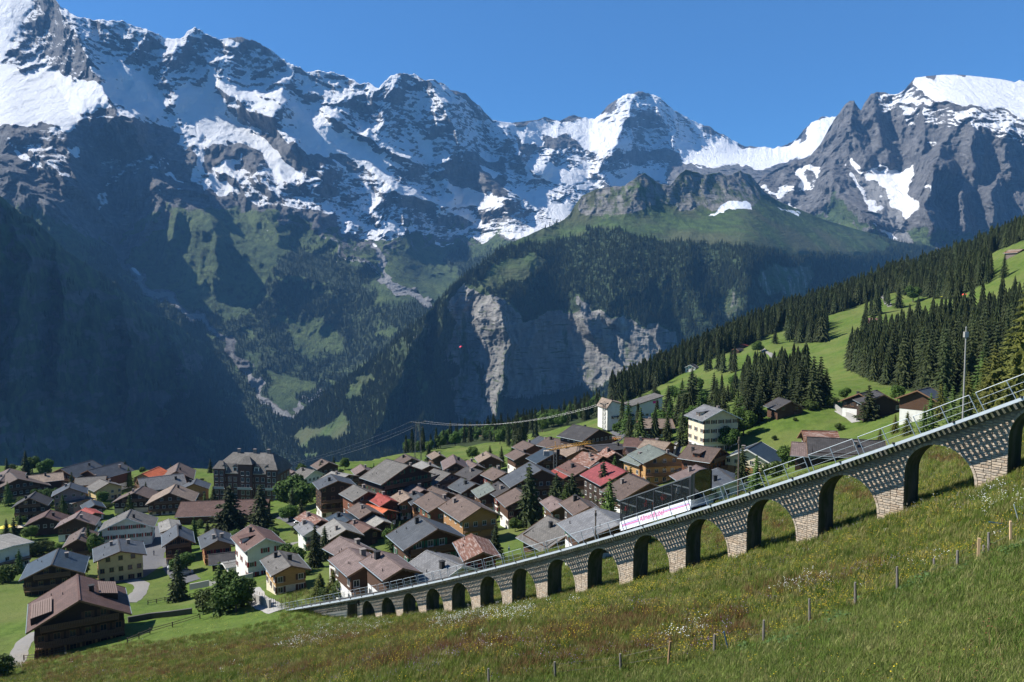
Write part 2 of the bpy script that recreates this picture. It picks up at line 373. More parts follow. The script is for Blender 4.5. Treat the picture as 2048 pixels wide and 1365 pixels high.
# per-vertex land cover of the near terrain, from outlines of the meadows' own patches
def near_terrain():
    nu, nr = 1000, 640
    s = np.linspace(-0.84, 0.84, nu); y = np.exp(np.linspace(math.log(10.0), math.log(1980.0), nr))
    X = s[None]*y[:, None]; Y = np.repeat(y[:, None], nu, 1)
    Z = gz(X, Y)
    nrm = np.abs(Y)
    Z = Z + fbm(X/2.3, Y/2.3, 1.7, 3)*np.interp(Y, [10, 120, 400], [0.10, 0.12, 0.0])
    # terrace step at the fence foot and mounds in the close meadow
    P = np.stack([X, Y, Z], -1)
    U, V = proj(P)
    wu = U+fbm(X/9, Y/9, 2.2, 4)*26; wv = V+fbm(X/9, Y/9, 8.2, 4)*14
    red = np.zeros_like(X)
    for pl, w in RED:
        d, _, _ = seg_dist(wu, wv, pl); red = np.maximum(red, 1-smooth(w*0.1, w*1.9, d))
    red *= (Y < 150)*np.clip(0.55+0.9*fbm(X/5, Y/5, 4.1, 5), 0, 1)
    dry = smooth(-0.1, 0.5, fbm(X/14, Y/14, 5.5, 4))
    wood = np.zeros_like(X)
    for P_ in WOODS: wood = np.maximum(wood, in_poly(U+fbm(X/20, Y/20, 3, 3)*8, V+fbm(X/20, Y/20, 6, 3)*5, P_))
    farwood = ((Y > np.interp(U, EDGE[:, 0], EDGE[:, 1])) | ((Y > 480) & (U < 1230))).astype(float)
    wood = np.maximum(wood*(Y > 130), farwood)
    fore = ((Y < 95)).astype(float)*smooth(0, 40, 95-Y)
    lush = ((V-np.interp(U, [978,1336,1527,1711,1915,2022,2100], [1365,1335,1285,1215,1135,1090,1060])) > 2).astype(float)*(Y < 34)
    me = grid_mesh('hillside', P, M['meadow'], dict(red=red, dry=dry, wood=wood, fore=fore, lush=lush), flip=False)
    o = link('hillside', me); tag(o, kind='structure'); return o
# ================================================================ far terrain
def theta_field(pts, U, V):
    Q = np.array(pts, float); t = TPS(Q[:, :2]/300.0, Q[:, 2], lam=0.05)
    # evaluate coarsely, then bilinear
    u0, u1, v0, v1 = U.min(), U.max(), V.min(), V.max()
    gu = np.linspace(u0, u1, 160); gv = np.linspace(v0, v1, 90)
    G = t(gu[None, :]/300.0+0*gv[:, None], gv[:, None]/300.0+0*gu[None, :])
    a = np.clip((U-u0)/(u1-u0)*159, 0, 158.999); b = np.clip((V-v0)/(v1-v0)*89, 0, 88.999)
    i = a.astype(int); j = b.astype(int); a = a-i; b = b-j
    return (G[j, i]*(1-a)+G[j, i+1]*a)*(1-b)+(G[j+1, i]*(1-a)+G[j+1, i+1]*a)*b
def box_blur(A, r):
    r = int(r)
    if r < 1: return A
    for ax in (0, 1):
        B = np.pad(A, [(r, r) if k == ax else (0, 0) for k in (0, 1)], 'edge'); c = np.cumsum(B, ax)
        z = np.zeros_like(np.take(c, [0], ax)); c = np.concatenate([z, c], ax); n = A.shape[ax]
        A = (np.take(c, range(2*r+1, 2*r+1+n), ax)-np.take(c, range(0, n), ax))/(2*r+1)
    return A
def far_sheet(name, us, top_line, bot_line, nrow, D_top, theta_pts, ridges, mat, noise_amp, noise_len, polys, grass_fn, seed,
              rough_top=6.0, flats=(), seams=(), extra=None, behind=900.0, warp=(22, 12), hblur=9):
    """A mountain side: rows run from its crest (top_line) down to its foot, and the distance comes nearer downhill
    as fast as the slope angle says; spurs and gullies are carved as creases, then fractal relief is added."""
    TL = np.array(top_line, float); BL = np.array(bot_line, float)
    vt = np.interp(us, TL[:, 0], TL[:, 1]); vb = np.interp(us, BL[:, 0], BL[:, 1])
    vn = (fbm(us/14.0, seed*1.0, 0, 5, 0.6))*rough_top
    tt = np.linspace(0, 1, nrow)[:, None]
    U = np.broadcast_to(us[None], (nrow, len(us))).copy(); V = vt[None]+(vb-vt)[None]*tt
    a, b = ray(U, V)
    th = theta_field(theta_pts, U, V)
    wU = U+fbm(U/45, V/45, seed+3.0, 4)*warp[0]*2; wV = V+fbm(U/45, V/45, seed+6.0, 4)*warp[1]*2
    flatm = np.zeros_like(th)
    for P_, val in flats:
        m = in_poly(U, V, P_).astype(float)
        for k_ in range(2):
            m = box_blur(m, 3); Bc = np.pad(m, [(0, 0), (14, 14)], 'edge'); c = np.cumsum(np.concatenate([np.zeros((nrow, 1)), Bc], 1), 1); m = (c[:, 29:]-c[:, :-29])/29
        th = th*(1-m)+val*m; flatm = np.maximum(flatm, m)
    th = np.radians(np.clip(th, 9, 80))
    DT = np.array(D_top, float); Dt = np.interp(us, DT[:, 0], DT[:, 1])
    # integrate: z = b*D, dz/dD(downhill) = tan(th) -> dD = -D*db/(tan(th)-b)
    D = np.empty_like(U); D[0] = Dt
    for i in range(1, nrow):
        db = b[i-1]-b[i]; D[i] = D[i-1]-D[i-1]*db/(np.tan(th[i])+np.maximum(b[i], -0.25)*0.0+0.0+1e-3 + b[i]*-0.0)
        D[i] = np.maximum(D[i], 1500)
    nv = 500; Vg = np.linspace(vt.min(), vb.max(), nv); G = np.empty((nv, len(us)))   # even out column-to-column jumps, level by level
    for j in range(len(us)):
        G[:, j] = np.interp(Vg, V[:, j], D[:, j]); up = Vg < vt[j]; G[up, j] = Dt[j]+(vt[j]-Vg[up])*Dt[j]/FPX*0.7
        dn = Vg > vb[j]; G[dn, j] = D[-1, j]-(Vg[dn]-vb[j])*D[-1, j]/FPX*1.2
    for k_ in range(3):
        Bc = np.pad(G, [(0, 0), (hblur, hblur)], 'edge'); c = np.cumsum(np.concatenate([np.zeros((nv, 1)), Bc], 1), 1); G = (c[:, 2*hblur+1:]-c[:, :-2*hblur-1])/(2*hblur+1)
    for j in range(len(us)): D[:, j] = np.interp(V[:, j], Vg, G[:, j])
    V = V + vn[None]*np.exp(-(V-vt[None])/14.0)*(1-0.85*np.clip(flatm[4]*2, 0, 1))[None]
    a, b = ray(U, V)
    for r in ridges:
        pl, w, h = r[0], r[1], r[2]
        d, side, par = seg_dist(wU*0.35+U*0.65, wV*0.35+V*0.65, pl)
        wl, wr = (w if isinstance(w, tuple) else (w, w))
        ww = np.where(side > 0, wl, wr); ww = ww*(0.45+0.55*smooth(0, 0.25, par))
        p = np.clip(1-d/ww, 0, 1); fade = smooth(0, 0.08, par) if len(r) < 4 else r[3]
        D = D - h*p**1.15*(0.35+0.65*smooth(0, 0.3, par))
    X, Z = a*D, b*D
    L = noise_len
    cx = X+fbm(X/(L*2), Z/(L*2), seed+2.2, 3)*L*0.8; cz = Z+fbm(X/(L*2), Z/(L*2), seed+9.2, 3)*L*0.5
    n1 = ridged(cx/L, cz/(L*2.1), D/(L*1.6)+seed, 6, 0.58)
    n2 = fbm(X/(L*0.30), Z/(L*0.55), D/(L*0.5)+seed, 6, 0.68); n3 = ridged(cx/(L*0.28), cz/(L*0.9), D/(L*0.9)+seed*2, 4, 0.6)
    strata = fbm(X/(L*1.6), Z/(L*0.16), seed+4.0, 3, 0.6)
    grass = np.clip(grass_fn(wU, wV), 0, 1)
    soft = np.zeros_like(D)
    snow = np.zeros_like(D)
    for P_, val in polys:
        m = in_poly(wU, wV, P_).astype(float); snow = np.where(m > 0, val, snow)
    snow = box_blur(snow, 1)
    k = (1-0.72*smooth(0.6, 0.95, snow))*(1-0.55*grass)
    amp = noise_amp*k*smooth(0, 0.02, tt+0*U)*1.0
    D = D - amp*(n1*1.0-0.35) - amp*0.5*n2 - amp*0.30*n3*(1-0.6*grass) - amp*0.16*strata*(1-grass)
    P = np.stack([a*D, D, b*D], -1)
    # raise the relief: shift vertically too so that ledges form
    P[..., 2] += amp*0.10*fbm(X/(L*0.4), Z/(L*0.3), seed+7.7, 4)
    # back side of the crest
    back = P[:1].copy(); back[..., 1] += behind; back[..., 0] += back[..., 0]/back[..., 1]*behind*0.0; back[..., 2] -= behind*0.7
    P = np.concatenate([back, P], 0)
    at_ = dict(snow=np.concatenate([snow[:1], snow]), grass=np.concatenate([grass[:1], grass]))
    if extra:
        for kx, fx in extra.items():
            e = np.clip(fx(wU, wV), 0, 1); at_[kx] = np.concatenate([e[:1], e])
    me = grid_mesh(name, P, mat, at_)
    o = link(name, me); tag(o, kind='structure')
    return o, P, np.concatenate([U[:1], U]), np.concatenate([V[:1], V]), at_

SKY = [(-260,-60),(-160,-90),(-60,-100),(20,-80),(60,-50),(100,-12),(122,14),(150,32),(175,38),(205,40),(245,43),(270,52),(300,62),(330,76),(348,79),(368,75),(378,60),(390,55),(402,62),(420,72),(440,80),(452,77),(480,74),(505,80),(520,88),(545,102),(560,115),(580,128),(590,132),(600,135),(612,144),(630,142),(650,143),(680,148),(700,158),(720,168),(740,166),(757,178),(768,164),(782,152),(800,147),(830,149),(845,157),(852,162),(858,161),(872,160),(885,168),(900,178),(925,186),(940,195),(960,215),(985,240),(1003,244),(1025,246),(1050,243),(1075,240),(1090,234),(1105,240),(1120,242),(1135,234),(1147,230),(1162,236),(1190,238),(1200,230),(1215,212),(1230,202),(1245,192),(1262,187),(1280,183),(1300,188),(1315,192),(1330,205),(1350,222),(1370,233),(1395,246),(1420,255),(1450,272),(1485,292),(1550,296),(1575,290),(1592,280),(1605,262),(1620,247),(1640,237),(1655,233),(1675,234),(1700,240),(1800,300),(2100,360),(2350,380)]
def build_range():
    us = np.arange(-190, 1900, 2.0)
    bot = [(-200,760),(0,760),(200,760),(330,840),(470,960),(520,990),(620,980),(760,820),(900,690),(1000,560),(1200,500),(1500,450),(1900,420)]
    Dt = [(-260,7300),(-100,6700),(0,6300),(110,5800),(180,5700),(400,6100),(800,6800),(1000,7600),(1100,8600),(1280,9300),(1480,9700),(1600,9800),(1675,9500),(1900,9500)]
    th = [(-100,0,50),(50,60,50),(120,60,62),(300,120,64),(500,130,64),(700,200,62),(850,220,60),(950,300,58),(0,200,18),(150,200,18),(60,255,30),(270,200,34),(330,215,30),
          (0,330,42),(250,270,68),(200,330,62),(100,420,40),(300,380,45),(400,400,38),(500,450,40),(450,330,45),(550,250,30),(600,330,48),(700,400,42),(650,270,28),(760,310,26),
          (700,470,36),(800,440,24),(900,500,26),(700,540,28),(560,560,30),(400,520,36),(300,480,38),(300,600,34),(-150,300,25),(0,600,40),(450,640,34),(600,680,32),(560,780,20),(550,900,16),(700,700,30),(830,590,14),(780,520,30),
          (900,380,50),(930,300,58),(1000,400,20),(1060,300,30),(1100,250,22),(1150,290,20),(1150,360,26),(1280,230,58),(1240,300,40),(1400,330,14),(1500,310,12),(1600,310,14),(1300,350,44),(1100,420,18),(950,470,28),
          (1640,260,45),(1800,400,30),(-150,600,40)]
    R = [  # spurs: crest polyline (top to foot), (width left, right) in px, how far they stand out in metres
        ([(110,0),(150,70),(190,150),(215,200),(235,232),(260,250)], (75,45), 420),
        ([(372,75),(330,150),(352,190)], 40, 120), ([(480,90),(440,150),(470,200),(560,215)], 45, 160),
        ([(300,65),(250,130),(270,170)], 36, 110), ([(205,45),(215,110),(235,150)], 30, 110),
        ([(590,135),(560,200),(545,240),(580,300),(640,350)], (55,40), 170),
        ([(445,180),(500,225),(560,240),(590,290)], (30,50), 180),
        ([(760,180),(690,200),(660,240)], 40, 140),
        ([(800,150),(770,200),(760,260)], 40, 160),
        ([(858,160),(880,200),(912,262),(925,300),(950,340),(985,375),(1010,400)], (75,50), 430),
        ([(905,290),(890,350),(905,395)], (26,20), 160), ([(960,340),(985,380),(1020,402)], (24,24), 150),
        ([(640,220),(720,270),(835,330)], (20,26), 140),
        ([(750,345),(800,385),(870,405),(920,435)], (26,30), 170),
        ([(480,300),(520,360),(580,420),(660,480),(720,520)], (46,46), 240),
        ([(600,350),(650,420),(700,450)], 34, 150), ([(560,340),(600,400),(640,440)], 30, 140),
        ([(440,290),(460,340),(500,400),(560,470)], 30, 140),
        ([(260,240),(285,300),(300,350),(330,400),(420,470),(560,540),(760,600),(850,640)], (110,140), 330),
        ([(320,400),(300,450),(270,510)], 30, 110), ([(360,400),(340,470),(330,520)], 26, 80), ([(400,410),(430,480),(440,560)], 30, 90),
        ([(60,300),(110,340),(180,400),(215,450)], 40, 180), ([(0,330),(80,400),(160,480),(250,570),(360,640)], (50,40), 200),
        ([(1280,184),(1250,240),(1235,290)], (60,50), 420), ([(1280,184),(1330,240),(1345,290)], (40,50), 260),
        ([(1205,315),(1200,345),(1215,372)], (26,26), 200), ([(1120,250),(1110,300),(1090,330)], 30, 150),
        ([(1060,250),(1045,300),(1030,330)], 26, 130), ([(985,245),(1030,300),(1070,345)], (30,34), 220),
        ([(1560,340),(1590,360),(1610,380)], 22, 120), ([(1380,335),(1350,360),(1330,380)], 30, 150),
    ]
    SN0 = [([(770,160),(800,148),(870,160),(960,215),(1000,250),(985,310),(930,290),(880,300),(830,240)], 0.74), ([(560,330),(800,340),(1000,390),(1170,390),(1150,455),(960,480),(700,475),(640,430),(480,400),(400,380),(380,350)], 0.52), ([(60,262),(250,250),(330,330),(260,360),(100,345),(40,290)], 0.42), ([(1000,300),(1200,300),(1340,330),(1340,400),(1150,430),(1020,400)], 0.55)]
    SN = [
        ([(100,-30),(1010,235),(1040,300),(1010,330),(930,300),(860,400),(800,390),(760,320),(640,300),(560,280),(480,250),(420,300),(400,330),(340,260),(240,235),(185,140),(110,20)], 0.66),
        ([(60,-40),(120,5),(188,140),(140,165),(60,148),(15,130),(40,60)], 0.52),
        ([(-250,-400),(75,-80),(58,-20),(52,20),(40,60),(15,128),(40,148),(100,138),(140,152),(142,162),(186,155),(212,182),(214,214),(190,222),(165,236),(272,232),(262,238),(180,242),(140,262),(110,262),(95,250),(55,252),(0,246),(-250,240)], 0.98),
        ([(75,110),(50,60),(58,0),(100,-10),(182,135),(150,158),(125,140),(60,140),(25,128)], 0.60),
        ([(185,132),(290,142),(302,175),(335,200),(330,216),(262,200),(222,190),(200,168)], 0.97),
        ([(222,182),(262,186),(300,200),(332,226),(300,242),(262,222),(232,196)], 0.92),
        ([(348,190),(360,172),(400,170),(420,128),(452,165),(480,170),(530,196),(560,214),(540,216),(462,185),(490,235),(512,262),(440,242),(400,243),(372,238),(335,212)], 0.97),
        ([(570,140),(610,205),(660,240),(720,275),(700,255),(640,190),(590,150)], 0.7), ([(730,250),(760,310),(800,330),(840,330),(800,290),(760,240)], 0.7), ([(820,270),(850,320),(880,340),(872,310),(850,265)], 0.95),
        ([(368,240),(440,242),(512,264),(560,300),(602,348),(592,354),(560,342),(520,304),(482,282),(452,272),(448,290),(412,268),(400,275),(400,290),(386,262)], 0.96),
        ([(398,290),(412,318),(425,345),(400,350),(385,348),(382,325)], 0.8),
        ([(404,360),(430,355),(470,372),(478,384),(450,386),(418,380)], 0.97),
        ([(432,338),(470,312),(490,298),(480,325),(466,355),(450,345)], 0.93), ([(510,285),(560,330),(600,352),(585,352),(540,335)], 0.94),
        ([(568,218),(612,214),(700,262),(762,305),(836,330),(830,334),(772,320),(700,300),(640,272),(600,262),(572,240)], 0.93),
        ([(600,245),(640,270),(700,292),(790,322),(770,340),(720,330),(660,300),(640,320),(618,300),(600,275)], 0.86),
        ([(700,290),(770,335),(812,372),(870,392),(938,415),(912,420),(850,408),(770,378),(748,352)], 0.90),
        ([(640,300),(662,320),(680,345),(668,350),(655,330)], 0.9), ([(725,370),(745,372),(752,395),(742,392)], 0.9), ([(750,392),(770,395),(765,402),(752,400)], 0.9),
        ([(862,350),(900,370),(932,374),(960,385),(1010,402),(1002,414),(952,412),(915,414),(882,385)], 0.97), ([(955,335),(985,335),(1005,355),(985,360)], 0.96), ([(884,305),(905,320),(910,332),(892,325)], 0.95),
        ([(1000,243),(1060,246),(1092,236),(1135,246),(1190,240),(1215,230),(1262,255),(1275,285),(1245,312),(1195,308),(1160,300),(1130,270),(1080,268),(1070,300),(1050,290),(1030,268)], 0.90),
        ([(1070,318),(1100,318),(1130,330),(1180,322),(1178,345),(1162,372),(1130,375),(1090,368),(1055,355)], 0.93),
        ([(1040,372),(1095,380),(1110,405),(1150,420),(1142,432),(1100,436),(1060,420),(1046,400)], 0.90),
        ([(1185,360),(1200,375),(1170,388),(1150,395),(1150,380)], 0.92),
        ([(1205,232),(1245,190),(1280,182),(1316,190),(1340,212),(1370,234),(1430,262),(1486,292),(1440,296),(1392,300),(1340,300),(1262,300),(1225,262)], 0.72),
        ([(1340,275),(1400,300),(1392,330),(1360,300)], 0.95),
        ([(1388,304),(1440,290),(1486,292),(1550,296),(1590,286),(1660,236),(1700,235),(1700,300),(1640,310),(1600,322),(1580,326),(1530,345),(1482,336),(1440,334),(1400,330)], 0.98),
        ([(1235,330),(1260,320),(1300,330),(1340,350),(1330,370),(1290,350),(1250,360)], 0.8), ([(1220,350),(1275,350),(1270,368),(1225,372)], 0.9),
        ([(1310,340),(1340,345),(1350,372),(1330,372)], 0.95),
        ([(150,290),(170,290),(168,318),(158,318)], 0.95), ([(195,400),(215,370),(260,325),(300,310),(272,325),(225,375),(205,410),(192,422)], 0.78), ([(310,320),(350,350),(385,372),(350,360)], 0.8),
        ([(0,280),(30,290),(70,320),(98,338),(60,330),(20,305)], 0.7), ([(105,345),(132,348),(140,355),(112,352)], 0.8),
        ([(745,505),(758,510),(800,575),(850,606),(820,600),(785,560),(758,535),(745,520)], 0.0),
        ([(645,405),(670,430),(690,440),(680,430),(655,405)], 0.95), ([(700,440),(740,450),(790,450),(812,455),(760,462),(720,455)], 0.9), ([(755,465),(790,460),(770,470)], 0.9),
        ([(860,408),(930,430),(965,442),(940,446),(880,425)], 0.85), ([(800,395),(860,420),(890,430),(840,412)], 0.88),
        ([(1010,440),(1060,440),(1120,445),(1080,452),(1020,450)], 0.5), ([(962,440),(1010,452),(1020,466),(985,456)], 0.55), ([(955,478),(1000,476),(975,483)], 0.75), ([(855,478),(905,488),(880,490)], 0.7),
        ([(750,482),(758,495),(752,502),(744,492)], 0.95), ([(645,498),(690,520),(715,540),(700,532)], 0.62),
        ([(100,505),(110,508),(112,520),(104,514)], 0.0), ([(262,533),(276,537),(276,552),(268,548)], 0.97), ([(315,372),(352,380),(345,386),(318,380)], 0.75), ([(380,378),(420,395),(410,398)], 0.6),
        ([(450,395),(520,440),(545,470),(525,455),(470,412)], 0.38),
    ]
    GL = [(-250,420),(0,400),(60,420),(180,470),(240,500),(262,450),(300,430),(360,410),(420,430),(520,425),(640,480),(700,500),(760,505),(850,490),(950,490),(1050,470),(1100,455),(1150,440),(1250,420),(2000,420)]
    GLa = np.array(GL, float)
    def grass(u, v):
        g = smooth(-34, 30, v-np.interp(u, GLa[:, 0], GLa[:, 1]))
        g = np.maximum(g, 0.8*smooth(0, 20, v-np.interp(u, [520,640,700,1100], [400,440,440,440]))*(u > 520)*(0.5+0.5*np.sign(fbm(u/16, v/16, 3.3, 3))))
        for pl, w in (([(196,442),(240,510),(262,540),(300,580),(360,610),(430,660),(500,745),(520,790),(575,835)], 10), ([(250,500),(300,470),(330,430)], 10), ([(745,500),(775,555),(850,605)], 9), ([(700,500),(760,560),(860,620)], 3), ([(600,840),(640,800),(700,770)], 6)):
            d, _, _ = seg_dist(u, v, pl); g = g*smooth(w*0.5, w*1.3, d)
        return g
    def scree(u, v):
        s = np.zeros_like(u)
        for pl, w in (([(262,540),(300,580),(360,610),(430,660)], 6), ([(500,745),(520,790),(545,815),(575,835)], 12), ([(745,500),(775,555),(850,605)], 10), ([(660,480),(760,560),(860,620)], 2.5), ([(580,830),(620,800),(640,780)], 5), ([(1020,455),(1080,470),(1120,480)], 30)):
            d, _, _ = seg_dist(u, v, pl); s = np.maximum(s, 1-smooth(w*0.4, w*1.1, d))
        return s
    def woods(u, v):
        w = smooth(-0.45, 0.05, fbm(u/60, v/36, 12.0, 5))*smooth(450, 540, v)
        w = w*(1-smooth(0.0, 30, 620-v)*(u > 740)*(u < 900)) 
        for P_ in ([(770,520),(800,500),(860,560),(860,610),(800,600)], [(530,740),(640,770),(700,700),(640,760),(560,830)], [(240,420),(520,430),(560,520),(480,640),(330,600),(260,520)], [(560,640),(640,640),(700,700),(600,720)]):
            w = w*(1-in_poly(u, v, P_)*0.85)
        return w
    fl = [([(-260,140),(40,148),(100,140),(145,155),(190,160),(214,182),(214,214),(190,225),(140,255),(95,248),(55,250),(0,244),(-260,240)], 19), ([(-260,-200),(70,-60),(50,20),(15,120),(-260,120)], 40), (SN[4][0], 32), (SN[14][0], 24), (SN[15][0], 27), (SN[21][0], 22), (SN[5][0], 26), (SN[7][0], 30), (SN[10][0], 25), (SN[18][0], 24), (SN[24][0], 24), (SN[29][0], 13), (SN[26][0], 26), (SN[27][0], 20)]
    return far_sheet('snowy_mountain_range', us, SKY, bot, 430, Dt, th, R, M['alpine'], 120, 330, SN[:1]+SN0+SN[1:], grass, 1.0, 7.0, fl, extra=dict(scree=scree, wood=woods))

def build_massif():
    us = np.arange(1480, 2330, 2.0)
    top = [(1480,420),(1500,400),(1508,372),(1530,350),(1560,335),(1590,322),(1615,318),(1640,290),(1655,262),(1668,240),(1682,222),(1690,210),(1700,203),(1708,202),(1716,216),(1722,222),(1730,205),(1742,188),(1755,184),(1770,186),(1785,190),(1800,187),(1812,176),(1830,156),(1850,153),(1885,150),(1920,150),(1960,154),(2010,160),(2030,165),(2040,160),(2060,168),(2150,175),(2330,200)]
    bot = [(1480,520),(1900,560),(2100,520),(2330,520)]
    Dt = [(1480,6500),(1600,6600),(1700,6200),(1850,6100),(2050,5900),(2330,5600)]
    th = [(1700,260,68),(1800,260,68),(1950,300,66),(2040,300,66),(1900,180,22),(2030,200,22),(1760,350,30),(1800,400,30),(1700,380,35),(1870,360,60),(1950,400,58),(2040,400,58),(1800,470,28),(1900,470,42),(1600,380,34),(1550,420,34),(1680,440,38),(2300,300,60),(1500,500,30),(2000,520,40)]
    R = [([(1706,204),(1700,250),(1720,300),(1740,318)], (34,36), 160), ([(1745,190),(1750,240),(1770,300),(1775,325)], (26,30), 150), ([(1800,190),(1810,250),(1830,300)], (26,30), 130),
         ([(1884,300),(1875,330),(1860,370),(1850,410),(1865,450)], (42,40), 420), ([(1995,360),(1985,400),(1990,440)], (30,26), 220), ([(1925,355),(1920,400),(1930,450)], 26, 160),
         ([(1668,320),(1664,350),(1680,390),(1720,420),(1745,440)], (36,42), 330), ([(1615,322),(1632,350),(1640,372)], 20, 150), ([(1560,338),(1580,360),(1590,372)], 20, 120), ([(1663,350),(1640,400),(1600,440)], (26,30), 170),
         ([(1848,200),(1850,260),(1840,310)], 24, 110), ([(1950,230),(1945,290),(1950,340)], 30, 110), ([(2020,250),(2010,310),(2020,350)], 30, 110)]
    SN = [([(1740,185),(1800,185),(1835,165),(1850,205),(1900,218),(1980,222),(2040,236),(2100,240),(2100,300),(1950,260),(1850,250),(1780,240)], 0.58),
        ([(1822,168),(1836,152),(1860,150),(2350,150),(2350,300),(2060,236),(2035,232),(2010,222),(1960,218),(1900,208),(1862,202),(1846,186),(1838,170)], 0.97),
        ([(1694,314),(1714,318),(1760,330),(1800,345),(1828,335),(1842,322),(1836,345),(1815,372),(1818,392),(1846,410),(1830,425),(1815,438),(1788,420),(1768,395),(1745,360),(1722,332)], 0.93),
        ([(1694,316),(1708,345),(1730,375),(1748,398),(1762,420),(1745,415),(1716,380),(1696,350)], 0.93),
        ([(1725,430),(1748,440),(1770,470),(1800,485),(1770,480),(1740,462)], 0.9),
        ([(1505,360),(1530,368),(1560,385),(1582,372),(1598,372),(1590,340),(1592,328),(1640,326),(1650,342),(1640,362),(1618,378),(1612,395),(1590,385),(1570,398),(1530,378)], 0.88),
        ([(1418,430),(1450,415),(1480,396),(1502,410),(1506,420),(1450,424)], 0.9), ([(1580,398),(1590,420),(1605,438),(1588,432),(1560,425)], 0.75), ([(1550,420),(1590,428),(1600,440)], 0.85),
        ([(1835,370),(1850,368),(1862,382),(1852,384)], 0.9), ([(1846,280),(1870,290),(1865,302)], 0.85), ([(2010,250),(2100,245),(2100,275),(2030,262)], 0.55),
        ([(1630,268),(1660,300),(1690,320),(1660,300)], 0.5)]
    gx = np.array([(1480,440),(1560,430),(1600,440),(1640,400),(1665,372),(1700,400),(1735,430),(1775,470),(1800,520),(1815,450),(1850,435),(1900,440),(1960,450),(2010,470),(2100,480),(2330,480)], float)
    def grass(u, v):
        g = smooth(-10, 40, v-np.interp(u, gx[:, 0], gx[:, 1]))*0.85
        return g*(1-0.75*smooth(0.0, 0.35, fbm(u/14, v/40, 4.0, 4)))
    def scree(u, v):
        s = in_poly(u, v, [(1740,345),(1770,395),(1800,430),(1830,470),(1840,500),(1790,490),(1768,455),(1755,410),(1715,350)]).astype(float)
        return np.maximum(s, 0.0)
    return far_sheet('rocky_mountain', us, top, bot, 260, Dt, th, R, M['alpine'], 92, 230, SN, grass, 5.0, 5.0, [(SN[1][0], 18), (SN[2][0], 27), (SN[3][0], 30)], extra=dict(scree=scree, wood=lambda u, v: smooth(485, 500, v)*(u > 1800)*(u < 1900)))

